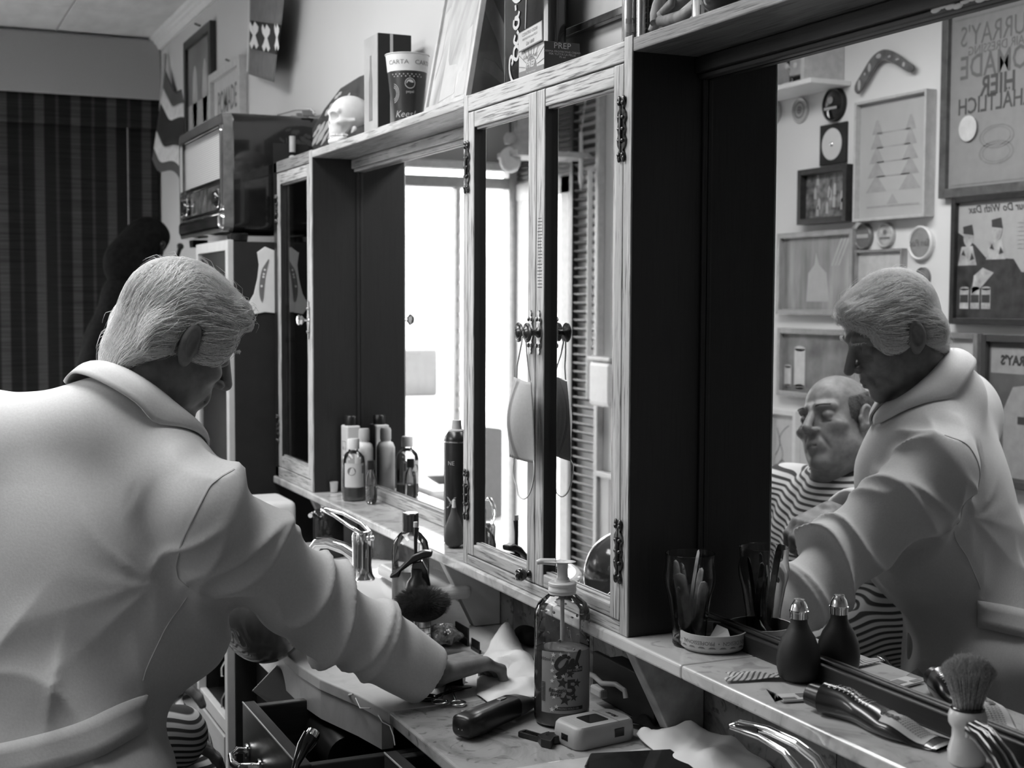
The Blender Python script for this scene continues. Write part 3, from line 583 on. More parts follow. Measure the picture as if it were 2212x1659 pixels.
for xx in(-4.44,-3.90):
    m=MB(); m.prism([(xx,.160),(xx+.035,.160),(xx+.045,.184),(xx-.01,.184)],.05,Matrix(((1,0,0,0),(0,0,1,y0+.01),(0,1,0,0),(0,0,0,1)))); obj('foot',m,blackg,rd,bevel=.003)
# vent block with pale coiled lead on the radio's side
m=MB(); m.box(x1,x1+.003,1.0,1.10,.28,.44); obj('rear_recess',m,blackm,rd)
m=MB()
for i in range(6): m.ell((x1+.016,1.052,.40-i*.017),(.008,.010,.007),10,6)
m.cyl((x1+.016,1.052,.415),(x1+.016,1.052,.46),.009); m.cyl((x1+.016,1.056,.29),(x1+.016,1.052,.27),.006); obj('coiled_lead',m,plain('pale_rubber',.4,.5),rd,smooth=60)
# ================================================================ PEOPLE (smooth distance fields turned into one mesh)
def s_ell(P,c,r,R=None):
    Q=P-np.array(c); 
    if R is not None: Q=Q@R
    r=np.array(r); k0=np.linalg.norm(Q/r,axis=1); k1=np.linalg.norm(Q/(r*r),axis=1)+1e-9
    return k0*(k0-1)/k1
def s_cap(P,a,b,ra,rb):
    a=np.array(a,float);b=np.array(b,float);ab=b-a;L=ab@ab
    t=np.clip(((P-a)@ab)/L,0,1); return np.linalg.norm(P-a-t[:,None]*ab,axis=1)-(ra+(rb-ra)*t)
def smin(a,b,k): h=np.clip(.5+.5*(b-a)/k,0,1); return b*(1-h)+a*h-k*h*(1-h)
def smax(a,b,k): return -smin(-a,-b,k)
def isosurf(sdf,lo,hi,h,B=8):
    lo=np.array(lo,float);hi=np.array(hi,float); nb=np.ceil((hi-lo)/(h*B)).astype(int); N=nb*B+2
    g=np.stack(np.meshgrid(*[np.arange(n) for n in nb],indexing='ij'),-1).reshape(-1,3)
    cen=lo+(g*B+B/2)*h; d=np.concatenate([sdf(c) for c in np.array_split(cen,max(1,len(cen)//200000))])
    g=g[np.abs(d)<h*B*1.15]
    loc=np.stack(np.meshgrid(*[np.arange(B+1)]*3,indexing='ij'),-1).reshape(-1,3)
    def key(I): return (I[...,0]*(N[1]+1)+I[...,1])*(N[2]+1)+I[...,2]
    keys=[];pos=[];quads=[]
    corner=[(i,j,k) for i in(0,1) for j in(0,1) for k in(0,1)]
    for gs in np.array_split(g,max(1,len(g)//400)):
        I=gs[:,None,:]*B+loc[None]; V=sdf((lo+I.reshape(-1,3)*h)).reshape(len(gs),B+1,B+1,B+1); S=V<0
        cs=[S[:,i:i+B,j:j+B,k:k+B] for i,j,k in corner]; cnt=sum(c.astype(int) for c in cs); act=(cnt>0)&(cnt<8)
        b,i,j,k=np.nonzero(act); base=gs[b]*B+np.stack([i,j,k],1)
        acc=np.zeros((len(b),3)); n=np.zeros(len(b))
        for ax in range(3):
            for o1 in(0,1):
                for o2 in(0,1):
                    o=[0,0,0]; oth=[a for a in range(3) if a!=ax]; o[oth[0]]=o1;o[oth[1]]=o2; p=list(o);p[ax]=1
                    v0=V[b,i+o[0],j+o[1],k+o[2]]; v1=V[b,i+p[0],j+p[1],k+p[2]]; cr=(v0<0)!=(v1<0)
                    t=np.where(cr,v0/(v0-v1+1e-12),0); q=np.tile(np.array(o,float),(len(b),1)); q[:,ax]=t
                    acc+=q*cr[:,None]; n+=cr
        keys.append(key(base)); pos.append(lo+(base+acc/n[:,None])*h)
        for ax in range(3):
            oth=[(ax+1)%3,(ax+2)%3]; sl0=[slice(None)]+[slice(0,B)]*3; sl1=list(sl0); sl1[ax+1]=slice(1,B+1)
            a_=S[tuple(sl0)]; c_=S[tuple(sl1)]; b,i,j,k=np.nonzero(a_!=c_); base=gs[b]*B+np.stack([i,j,k],1)
            e1=np.zeros(3,int);e1[oth[0]]=1;e2=np.zeros(3,int);e2[oth[1]]=1
            q=np.stack([key(base-e1-e2),key(base-e2),key(base),key(base-e1)],1)
            f=~a_[b,i,j,k]; q[f]=q[f][:,::-1]; quads.append(q)
    keys=np.concatenate(keys);pos=np.concatenate(pos);quads=np.concatenate(quads)
    o=np.argsort(keys);keys=keys[o];pos=pos[o]; ix=np.searchsorted(keys,quads); ix=np.clip(ix,0,len(keys)-1); ok=(keys[ix]==quads).all(1)
    return pos,ix[ok]
def vnorm(V,F):
    n=np.cross(V[F[:,1]]-V[F[:,0]],V[F[:,2]]-V[F[:,0]]); out=np.zeros_like(V)
    for k in range(F.shape[1]): 
        for c in range(3): out[:,c]+=np.bincount(F[:,k],n[:,c],len(V))
    return out/(np.linalg.norm(out,axis=1,keepdims=True)+1e-12)
_nd=rng.normal(size=(24,3)); _nd/=np.linalg.norm(_nd,axis=1,keepdims=True); _np=rng.uniform(0,6.28,24)
def noise(P,f,o=0,n=6): return sum(np.sin(P@_nd[(o+i)%24]*f*(1+.23*i)+_np[(o+i)%24]) for i in range(n))/n
def relax(V,F,it=1,a=.5):
    for _ in range(it):
        c=V[F].mean(1); acc=np.zeros_like(V); n=np.bincount(F.ravel(),minlength=len(V))
        for k in range(F.shape[1]):
            for d in range(3): acc[:,d]+=np.bincount(F[:,k],c[:,d],len(V))
        V=V*(1-a)+a*acc/np.maximum(n,1)[:,None]
    return V
def head_sdf(L,old=0,fat=0.):
    """L: points in head space (x right, y forward, z up)"""
    A=np.abs(L[:,0]); M_=np.stack([A,L[:,1],L[:,2]],1)
    d=s_ell(L,(0,-.018,.035),(.074,.094,.083))
    d=smin(d,s_ell(L,(0,.035,-.045),(.055+fat,.060,.080)),.03)
    d=smin(d,s_ell(M_,(.040,.005,-.07),(.024+fat,.045,.035)),.03)
    d=smin(d,s_ell(L,(0,.078,-.106),(.026,.019,.018)),.02)
    d=smin(d,s_cap(M_,(.012,.083,.028),(.045,.068,.026),.011,.010),.014)      # brow ridge
    d=smin(d,s_ell(M_,(.046,.058,-.022),(.021+fat,.021,.017)),.018)           # cheek bone
    d=smax(d,-s_ell(M_,(.032,.100,.004),(.019,.019,.013)),.013)             # eye socket
    d=smin(d,s_ell(M_,(.032,.071,.004),(.0155,.0155,.0125)),.004)             # eyeball with lid
    d=smax(d,-s_cap(M_,(.019,.0885,-.003),(.044,.083,-.003),.0014,.0014),.002)  # lid slit
    d=smin(d,s_cap(L,(0,.088,.016),(0,.117,-.026),.0085,.0115),.010)          # nose
    d=smin(d,s_ell(M_,(.0125,.100,-.032),(.0085,.011,.008)),.006)
    d=smax(d,-s_ell(M_,(.007,.106,-.040),(.004,.006,.003)),.003)
    d=smin(d,s_ell(L,(0,.085,-.066),(.028,.017,.02)),.012)                    # muzzle
    d=smin(d,s_cap(M_,(0,.100,-.063),(.019,.089,-.067),.0055,.003),.005)      # lips
    d=smin(d,s_cap(M_,(0,.098,-.074),(.017,.089,-.072),.006,.003),.005)
    d=smax(d,-s_cap(M_,(0,.106,-.0685),(.025,.086,-.0700),.0018,.0012),.003)
    d=smax(d,-s_cap(M_,(.020,.098,-.040),(.036,.080,-.078),.0016,.0016),.008)  # nasolabial fold
    if old: d=smax(d,-s_cap(M_,(.022,.083,-.012),(.044,.076,-.014),.0015,.001),.006); d=smax(d,-s_cap(L,(-.035,.092,.052),(.035,.092,.052),.001,.001),.004); d=smax(d,-s_cap(L,(-.03,.089,.064),(.03,.089,.064),.001,.001),.004)
    # ears
    c,s_=math.cos(.35),math.sin(.35); Re=np.array([[c,-s_,0],[s_,c,0],[0,0,1.]]); c2,s2=math.cos(.2),math.sin(.2); Re=Re@np.array([[1,0,0],[0,c2,-s2],[0,s2,c2]])
    e=s_ell(M_,(.082,-.012,.000),(.0100,.0185,.033),Re); e=smin(e,s_ell(M_,(.077,-.002,-.027),(.0065,.009,.012)),.008)
    e=smax(e,-s_ell(M_,(.0920,-.0085,.002),(.0105,.0125,.0235),Re),.002); e=smin(e,s_cap(M_,(.0815,-.012,.012),(.0815,-.016,-.010),.0035,.0035),.005); e=smin(e,s_ell(M_,(.077,.006,-.006),(.005,.005,.009)),.004)
    return smin(d,e,.006)
def to_head(P,R,t,s): return ((P-t)@R)/s
def hand_prims(W,H,S,N,size=1.,curl=((.75,.65),(.05,1.),(-.65,.75)),thumb=None):
    """W wrist, H direction of the hand, S towards the little finger, N palm normal -> list of capsules"""
    W,H,S,N=[np.array(v,float) for v in(W,H,S,N)]; out=[]
    for s_ in(-.026,-.009,.009,.026): out.append((W+S*s_*.7*size,W+(H*.082+S*s_)*size,.017*size,.0125*size))
    K=[]
    for s_,ln,r in((-.030,.92,.0092),(-.010,1.,.0095),(.011,.94,.0090),(.031,.76,.0080)):
        p=W+(H*.085+S*s_)*size; seg=[.042,.027,.021]
        pts=[p]
        for (a,b),l in zip(curl,seg): v=H*a+N*b; v/=np.linalg.norm(v); pts.append(pts[-1]+v*l*ln*size)
        for i in range(3): out.append((pts[i],pts[i+1],r*size*(1.08-.08*i),r*size*(1.0-.1*i)))
        K.append(pts)
    tb=W+(H*.02-S*.028+N*.006)*size
    th=thumb or ((.6,-.55,.45),(.9,.1,.5),(.7,.55,.4)); pts=[tb]
    for (a,b,c_),l in zip(th,(.042,.032,.026)): v=H*a+S*b+N*c_; v/=np.linalg.norm(v); pts.append(pts[-1]+v*l*size)
    for i in range(3): out.append((pts[i],pts[i+1],(.0135,.0108,.0098)[i]*size,(.0108,.0098,.0082)[i]*size))
    return out
# ---- strand hair combed along a surface
def strands(name,parent,mat,roots,sdf,flow,lift,length,step,r0,R,t,s,seed=1,clump=.25):
    """roots (head space) are pushed to sdf=0 and walked along flow, hugging the surface"""
    g=np.random.default_rng(seed); P=roots.copy(); n=len(P); K=int(length/step)
    def grad(P):
        e=.002; return np.stack([sdf(P+np.array(v)*e)-sdf(P-np.array(v)*e) for v in((1,0,0),(0,1,0),(0,0,1))],1)/(2*e)
    off=g.uniform(-.002,lift,n); jit=g.normal(size=(n,3))*.18; L=g.uniform(.6,1.,n); pts=[]
    for k in range(K+1):
        for _ in range(2): G=grad(P); G/=np.linalg.norm(G,axis=1,keepdims=True)+1e-9; P=P-G*(sdf(P)-off*min(1,.4+k*.3))[:,None]
        pts.append(P.copy()); f=flow(P)+jit+clump*np.stack([noise(P,70,i*4,4) for i in range(3)],1); f-=G*(f*G).sum(1,keepdims=True); f/=np.linalg.norm(f,axis=1,keepdims=True)+1e-9
        P=P+f*step*(L)[:,None]
    A=np.stack(pts,1); K1=K+1; T=np.gradient(A,axis=1); T/=np.linalg.norm(T,axis=2,keepdims=True)+1e-9
    up=A.copy(); up/=np.linalg.norm(up,axis=2,keepdims=True)+1e-9; Bn=np.cross(T,up); Bn/=np.linalg.norm(Bn,axis=2,keepdims=True)+1e-9; Nn=np.cross(Bn,T)
    rad=(r0*np.linspace(1,.25,K1))[None,:,None]*g.uniform(.6,1.3,(n,1,1))
    ring=[A+rad*(Bn*math.cos(a)+Nn*math.sin(a)) for a in(0,2*PI/3,4*PI/3)]
    V=np.stack(ring,2).reshape(-1,3); V=(V*s)@R.T+t
    b=(np.arange(n)[:,None]*K1+np.arange(K)[None])*3; F=[]
    for i in range(3): j=(i+1)%3; F.append(np.stack([b+i,b+j,b+3+j,b+3+i],-1).reshape(-1,4))
    return npobj(name,V,np.concatenate(F),mat,parent,kind='stuff')
def two_level(sdf,lo,hi,h,hlo,hhi,hh,P0,N0):
    """one mesh: fine above the neck plane (P0,N0), coarser below"""
    Va,Fa=isosurf(sdf,lo,hi,h); c=Va[Fa].mean(1); up=((c-P0)@N0>0)&(c>np.array(hlo)).all(1)&(c<np.array(hhi)).all(1); Fa=Fa[~up]
    Vb,Fb=isosurf(sdf,hlo,hhi,hh); c=Vb[Fb].mean(1); Fb=Fb[((c-P0)@N0>-hh)]
    V=np.concatenate([Va,Vb]); F=np.concatenate([Fa,Fb+len(Va)]); u,inv=np.unique(F,return_inverse=True); return V[u],inv.reshape(F.shape)
# ============================== the barber
HB_R=np.array([[.973,-.229,.024],[.186,.843,.505],[-.136,-.487,.863]]); HB_T=np.array([-2.211,.414,-.063]); HB_S=.976
XT=np.array([.65,.76,0]);XT/=np.linalg.norm(XT); FT=np.array([-XT[1],XT[0],0]); RT=np.stack([XT,FT,[0,0,1.]],1)
RC=np.array([-2.197,.3665,-.1575]); RF=np.array([-.233,.73,-.644]); RF/=np.linalg.norm(RF); NX=np.array([.953,.304,0]); RN=np.cross(NX,RF); RN/=np.linalg.norm(RN)   # neckline plane
C7=RC-RF*.045-RN*.035; RS=np.array(at(455,1114,y=.430)); LS=np.array([-2.35,.125,-.245])
EL=np.array(at(655,1290,y=.590)); WR=np.array(at(928,1462,y=.80)); CF=EL+(WR-EL)*1.0
LEL=np.array([-2.46,.25,-.53]); LWR=np.array([-2.46,.37,-.47])
hb=lambda p:(np.array(p)*HB_S)@HB_R.T+HB_T
W0=np.array(at(938,1452,y=.815)); K0=np.array(at(1012,1432,y=.885)); Hd=K0-W0; Hd/=np.linalg.norm(Hd)
Sd=np.array([1.,0,.05]); Sd-=Hd*(Sd@Hd); Sd/=np.linalg.norm(Sd); Nd=np.cross(Sd,Hd); Nd*= -1 if Nd[2]>0 else 1
RH=hand_prims(W0,Hd,Sd,Nd,1.04,curl=((.8,.45),(.15,1.),(-.75,.65)))
LHd=np.array([.25,.85,-.2]);LHd/=np.linalg.norm(LHd); LSd=np.array([-.95,.25,.1]);LSd-=LHd*(LSd@LHd);LSd/=np.linalg.norm(LSd); LNd=np.cross(LSd,LHd); LNd*= -1 if LNd[2]>0 else 1
LH=hand_prims(LWR,LHd,LSd,LNd,1.0,curl=((.8,.5),(.1,1.),(-.7,.7)))
def body_b(P):
    d=head_sdf(to_head(P,HB_R,HB_T,HB_S),1)*HB_S
    d=smin(d,s_cap(P,hb((0,-.034,-.045)),RC-RN*.05-RF*.01,.048,.054),.025)
    d=smin(d,s_cap(P,hb((0,.012,-.085)),RC+RF*.022-RN*.05,.032,.04),.02)
    d=smin(d,s_cap(P,C7+FT*.03,C7+FT*.03+[0,0,-.1],.052,.08),.03)
    d=smin(d,s_cap(P,RS,LS,.05,.05),.04); d=smin(d,s_ell(P,C7+FT*.04+[0,0,-.25],(.15,.09,.2),RT),.05)
    d=smin(d,s_ell(P,(-2.165+FT[0]*.03,.225+FT[1]*.03,-.72),(.14,.1,.22),RT),.06)
    for sx in(-1,1):
        hp=np.array([-2.15,.2,-.86])+XT*.085*sx; kn=hp+[0,0,-.30]+FT*.02; an=kn+[0,0,-.30]-FT*.02
        d=smin(d,s_cap(P,hp,kn,.075,.055),.04); d=smin(d,s_cap(P,kn,an,.052,.038),.03); d=smin(d,s_cap(P,an+[0,0,-.025],an+FT*.14+[0,0,-.03],.036,.028),.03)
    d=smin(d,s_cap(P,RS,EL,.048,.042),.03); d=smin(d,s_cap(P,EL,W0,.042,.027),.03)
    d=smin(d,s_cap(P,LS,LEL,.048,.042),.03); d=smin(d,s_cap(P,LEL,LWR,.042,.027),.03)
    for a,b,r1,r2 in RH: d=smin(d,s_cap(P,a,b,r1,r2),.006)
    for a,b,r1,r2 in LH: d=smin(d,s_cap(P,a,b,r1,r2),.006)
    return d
V,F=two_level(body_b,(-2.75,-.1,-1.56),(-1.8,1.05,.12),.0036,(-2.42,.20,-.30),(-2.0,.64,.12),.0021,RC+RN*-.01,RN)
# lift the hand off the counter where it would dip in
barber=thing('person','standing barber in a white coat with swept-back white hair reaching over the counter','person',(-2.15,.22,ZF+.008))
V[:,2]=np.maximum(V[:,2],ZF+.008)
npobj('body',V,F,skinm,barber)
# white coat
ZH=-1.06
def coat_b(P,full=True):
    d=s_ell(P,C7+FT*.030+[0,0,-.24],(.195,.116,.225),RT)
    d=smin(d,s_cap(P,RC-RN*.075-RF*.02,RS,.058,.064),.05); d=smin(d,s_cap(P,RC-RN*.075-RF*.03,LS,.066,.080),.06); d=smin(d,s_cap(P,LS+[0,0,-.02],C7+FT*.03+[0,0,-.20],.10,.12),.06)
    d=smin(d,s_ell(P,np.array([-2.185,.235,-.50])+FT*.02,(.168,.122,.22),RT),.07)
    d=smin(d,s_ell(P,np.array([-2.155,.205,-.80]),(.190,.142,.26),RT),.07)
    d=smin(d,s_cap(P,(-2.155,.205,-.85),(-2.15,.19,-1.1),.165,.19),.05)
    d=smin(d,s_cap(P,RS,EL,.072,.074),.03); d=smin(d,s_cap(P,EL,CF,.074,.052),.03)
    d=smin(d,s_cap(P,LS,LEL,.086,.08),.035); d=smin(d,s_cap(P,LEL,LWR-.03*LHd,.08,.058),.03)
    if full:
        d=smax(d,-s_cap(P,RC-RN*.01,RC+RN*.12,.068,.066),.008)      # neck opening
        ax=(CF-EL)/np.linalg.norm(CF-EL); d=smax(d,(P-CF)@ax,.004); d=smax(d,-s_cap(P,CF-ax*.03,CF+ax*.1,.041,.041),.004)
        q=LWR-.03*LHd; ax2=(q-LEL)/np.linalg.norm(q-LEL); near=np.linalg.norm(P-q,axis=1); d=np.where(near<.12,smax(d,(P-q)@ax2,.004),d); d=np.where(near<.14,smax(d,-s_cap(P,q-ax2*.03,q+ax2*.1,.044,.044),.004),d)
        d=smax(d,ZH-P[:,2],.006)
    return d
V,F=isosurf(coat_b,(-2.75,-.15,-1.12),(-1.78,1.0,-.08),.0052)
V=relax(V,F,2)
Nv=vnorm(V,F)
def band(x,c,w_): return np.exp(-((x-c)/w_)**2)
def fold_b(P):
    """cloth folds: long soft pulls on the back, tight ones round elbow, armpit and waist"""
    ua=(EL-RS)/np.linalg.norm(EL-RS); fa=(CF-EL)/np.linalg.norm(CF-EL); tu=(P-RS)@ua; tf=(P-EL)@fa
    du=np.linalg.norm(P-RS-np.clip(tu,0,.27)[:,None]*ua,axis=1); df=np.linalg.norm(P-EL-np.clip(tf,0,.25)[:,None]*fa,axis=1)
    arm=np.clip(1-(np.minimum(du,df)-.095)/.03,0,1); tor=1-arm
    w1=noise(P,9,0); w2=noise(P,16,5); w3=noise(P,30,9)
    # arm: compression folds across the sleeve, strongest at elbow and armpit
    ax=(EL-RS)*.5+(CF-EL)*.5; ax=ax/np.linalg.norm(ax); al=P@ax; Pw=P+.035*np.stack([noise(P,11,2),noise(P,11,7),noise(P,11,13)],1); al=Pw@ax; Pa=Pw*8.5+np.outer(al,ax)*11
    def ridge(X,o,k=3.2): n=noise(X,1.,o,5); return np.exp(-np.abs(n)*k)
    amp=np.clip((.235-tf)/.05,0,1)*(.45+.9*band(tf,.02,.10)+.8*band(tu,.03,.07)+.35*band(tf,.17,.06))
    f=arm*amp*(.022*ridge(Pa,0,4.)+.012*ridge(Pa*1.9,7,5.)-.013)
    sag=np.clip(-(np.minimum(du,df)*0+(P-RS)[:,2]+.1),0,.2); f+=arm*.004*w2
    # torso: pulls fanning from the armpit, long soft vertical folds, blousing over the belt
    q=P-np.array([-2.09,.38,-.42]); ang=np.arctan2(q[:,2],(q@XT)); rr=np.linalg.norm(q,axis=1)
    fan=np.stack([np.cos(ang)*2.6,np.sin(ang)*2.6,rr*3.5],1)*1.5
    f+=tor*.013*ridge(fan,3,2.4)*np.exp(-rr/.16)*np.clip((rr-.03)/.06,0,1)
    Pt=P*5.5+np.outer(P@XT,XT)*9; low=np.clip((-P[:,2]-.28)/.3,0,1)
    f+=tor*(.024*ridge(Pt,11,4.5)-.004)*low+tor*.005*w1
    Pb=P*7+np.outer(P@XT,XT)*22; f+=tor*.018*ridge(Pb,15,4.)*(band(P[:,2],-.72,.06)+band(P[:,2],-.56,.05))
    f+=tor*.016*ridge(P*8+np.outer(P[:,2],[0,0,1.])*6,18,3.)*band(P[:,2],-.50,.06)
    return f*np.clip((np.linalg.norm(P-CF,axis=1)-.075)/.05,0,1)*np.clip((np.linalg.norm(P-LWR,axis=1)-.09)/.05,0,1)
V=V+Nv*fold_b(V)[:,None]; V=relax(V,F,1,.35)
coat_o=npobj('coat',V,F,coatm,barber,label='white cotton barber coat')
from mathutils.bvhtree import BVHTree
cbv=BVHTree.FromPolygons(V.tolist(),F.tolist())
def hit(p,dirn,off,far=1.):
    """first cloth point met from p along dirn"""
    h=cbv.ray_cast(Vector(p),Vector(dirn),far)
    return None if h[0] is None else np.array(h[0])-np.array(dirn)*off
def march(sdf,p,dirn,off):
    p=np.array(p,float)
    for _ in range(60):
        d=sdf(p[None])[0]
        if d<off+.0004: break
        p=p+dirn*max((d-off)*.8,.0006)
    return p
nb_a=RC; nax=RN; nx_=NX; ny_=RF
cg=[]; NC=56
for i in range(NC+1):
    a=PI*.5+.10+(2*PI-.20)*i/NC; dr=nx_*math.cos(a)+ny_*math.sin(a); fr=max(0,math.sin(a))       # open at the throat
    top=RC+nx_*.0640*math.cos(a)+ny_*.0780*math.sin(a)+nax*(.006-.004*fr)
    out=nx_*.064*math.cos(a)+ny_*.078*math.sin(a); o=RC+out*1.62+nax*.10; h2=hit(o,-nax,.005,.30)
    low=h2 if h2 is not None and np.linalg.norm(h2-top)<.095 else top+dr*.042-nax*.048
    row=[]
    inner=top-nax*.03+dr*.001; row.append(inner); row.append(top-dr*.0005)
    for j in range(1,9): t=j/8; p=top*(1-t)+low*t+dr*(.010*math.sin(t*PI))+nax*(.006*math.sin(t*PI)); row.append(p)
    cg.append(row)
cg=np.array(cg)
for _ in range(3): cg[1:-1]=cg[1:-1]*.5+(cg[2:]+cg[:-2])*.25
m=MB(); R_=cg.shape[1]; m.add([tuple(p) for p in cg.reshape(-1,3)],[(i*R_+j,(i+1)*R_+j,(i+1)*R_+j+1,i*R_+j+1) for i in range(NC) for j in range(R_-1)])
obj('collar',m,coatm,coat_o,solid=.0032,smooth=180,label='turned-down collar')
bp=[]
for i in range(41):
    u=i/40; a=-.06-u*2.7; z=-.640+.030*math.cos(a)-.022*math.sin(u*3); dirn=-(XT*math.cos(a)+FT*math.sin(a)); c=np.array([-2.155,.212,z]); row=[]
    for zz in(-.026,-.009,.009,.026): h=hit(c+np.array([0,0,zz])-dirn*.5,dirn,.008); row.append(h if h is not None else c-dirn*.16+[0,0,zz])
    bp.append(row)
bp=np.array(bp)
for _ in range(4): bp[1:-1]=bp[1:-1]*.4+(bp[2:]+bp[:-2])*.3
m=MB(); m.add([tuple(p) for p in bp.reshape(-1,3)],[(i*4+j,(i+1)*4+j,(i+1)*4+j+1,i*4+j+1) for i in range(40) for j in range(3)]); obj('half_belt',m,coatm,coat_o,solid=.006,smooth=180,label='sewn half belt across the back')
seamm=plain('coat_seam',.60,.9)
def seam(name,pts,r=.0012,it=2):
    P=np.array(pts)
    for _ in range(it): P[1:-1]=P[1:-1]*.5+(P[2:]+P[:-2])*.25
    m=MB(); m.tube([tuple(p) for p in P],r,5); return obj(name,m,seamm,coat_o,smooth=60)
ua=(EL-RS)/np.linalg.norm(EL-RS); e1=np.cross(ua,[0,0,1.]);e1/=np.linalg.norm(e1);e2=np.cross(e1,ua)
def seam_px(name,px,r=.0013,n=8):
    """stitch line: picks the cloth points where the line of sight of the photograph meets the coat"""
    out=[]
    for (a0,b0),(a1,b1) in zip(px[:-1],px[1:]):
        for k in range(n):
            v=ray(a0+(a1-a0)*k/n,b0+(b1-b0)*k/n); v=v/np.linalg.norm(v); h=hit(np.zeros(3),v,.0003,6.)
            if h is not None: out.append(h)
    seam(name,out,r,3)
seam_px('armhole_seam',[(506,1014),(480,1028),(453,1048),(421,1111),(392,1171),(379,1222),(384,1250),(410,1272)],.0017)
seam_px('side_seam',[(404,1290),(357,1357),(316,1445),(308,1474)],.0010)
pts=[hit(CF-(CF-EL)/np.linalg.norm(CF-EL)*.016+(e1*math.cos(t)+e2*math.sin(t))*.2,-(e1*math.cos(t)+e2*math.sin(t)),.0003) for t in np.linspace(0,2*PI,40)]; pts=[p for p in pts if p is not None and np.linalg.norm(p-CF)<.09]
seam('cuff_seam',pts,.0008)
# hair volume and combed strands
def hairvol(L):
    d=s_ell(L,(0,-.014,.040),(.083,.094,.082)); d=smin(d,s_ell(L,(.004,.056,.076),(.055,.036,.028)),.03); d=smin(d,s_ell(L,(0,-.066,-.040),(.060,.028,.062)),.035)
    A=np.abs(L[:,0]); M_=np.stack([A,L[:,1],L[:,2]],1)
    d=smin(d,s_ell(M_,(.070,.030,.022),(.014,.034,.036)),.02); d=smin(d,s_ell(M_,(.070,-.052,-.012),(.014,.03,.034)),.02)
    # hairline: clear of the face, ears and lower neck
    face=L[:,1]-(.070+.16*np.clip(L[:,2]-.050,0,.2)+ -.35*np.clip(.03-L[:,2],0,.1)); d=smax(d,np.where(L[:,2]<.066,face,-1.),.008)
    d=smax(d,-s_ell(M_,(.087,-.012,-.008),(.024,.025,.043)),.005); d=smax(d,np.where(L[:,1]>-.03,(-.026-L[:,2]),-.098-L[:,2]),.006)
    d=smax(d,s_ell(L,(0,-.01,.04),(.2,.2,.2)),.01); return d
lo,hi=np.array([-.12,-.16,-.12]),np.array([.12,.14,.16])
V,F=isosurf(hairvol,lo,hi,.0028); Nv=vnorm(V,F)
def flow_b(P):
    x,y,z=P.T; top=np.clip((z-.05)/.06,0,1); back=np.clip((-y-.03)/.07,0,1); side=1-top
    fx=.35*top-.10*np.sign(x)*side; fy=-1.0*(1-back)+.15*back*side; fz=-.35*side*(1-back)-1.1*back*(1-top*.3)-.1
    return np.stack([fx,fy,fz],1)
V=V+Nv*(.0016*noise(V*np.array([1,.35,1]),260,3)+.0022*noise(V,60,8))[:,None]
hr=npobj('hair',(V*HB_S)@HB_R.T+HB_T,F,plain('white_hair_base',.50,.6,var=.3,scale=260,bump=.5),barber,label='swept-back white hair')
sel=rng.choice(len(V),12000); strands('hair_strands',hr,hairm,V[sel],hairvol,flow_b,.0065,.050,.0070,.00050,HB_R,HB_T,HB_S,3,.38)
sel=V[(V[:,2]>.09)|((V[:,1]<-.07)&(V[:,2]<0))|(V[:,1]>.075)]; sel=sel[rng.choice(len(sel),420)]; strands('flyaway_hair',hr,hairm,sel,hairvol,flow_b,.014,.045,.0075,.00025,HB_R,HB_T,HB_S,5,.9)
# eyebrows
m=MB()
for sx in(-1,1):
    for i in range(26): x=sx*(.016+.0013*i); p=hb((x,.094-.0105*(i/26)**2*1.6,.026+.004*math.sin(i/26*3))); q=hb((x+sx*.006,.098-.012*(i/26)**2*1.6,.030+random.uniform(-.003,.003))); m.tube([p,q],.0006,3)
obj('eyebrows',m,hairm,barber,kind='stuff')
# ============================== the customer under the striped cape
HC_R=np.array([[.926,.218,-.308],[-.288,.935,-.205],[.243,.278,.929]]); 
q_,r_=np.linalg.qr(HC_R); HC_R=q_*np.sign(np.diag(r_)); a_=.13; HC_R=HC_R@np.array([[1,0,0],[0,math.cos(a_),math.sin(a_)],[0,-math.sin(a_),math.cos(a_)]]); HC_T=np.array([-2.743,.139,-.299]); HC_S=1.0
hc=lambda p:(np.array(p)*HC_S)@HC_R.T+HC_T
CN=np.array([-2.775,.065,-.445]); CRS=np.array([-2.585,.055,-.53]); CLS=np.array([-2.965,.105,-.525]); CHP=np.array([-2.74,.08,-.98])
CRE=np.array([-2.500,.14,-.775]); CRW=np.array([-2.50,.40,-.80]); CLE=np.array([-3.02,.20,-.78]); CLW=np.array([-2.95,.45,-.80]); KR=np.array([-2.62,.50,-.965]); KL=np.array([-2.86,.52,-.965])
CF_=np.array([.1,.99,0]); HRc=hand_prims(CRW,(-.1,.97,-.2),(.95,.1,0),(0,-.2,-.97),1.0,curl=((.95,.25),(.8,.6),(.6,.8))); HLc=hand_prims(CLW,(.1,.97,-.2),(-.95,.1,0),(0,-.2,-.97),1.0,curl=((.95,.25),(.8,.6),(.6,.8)))
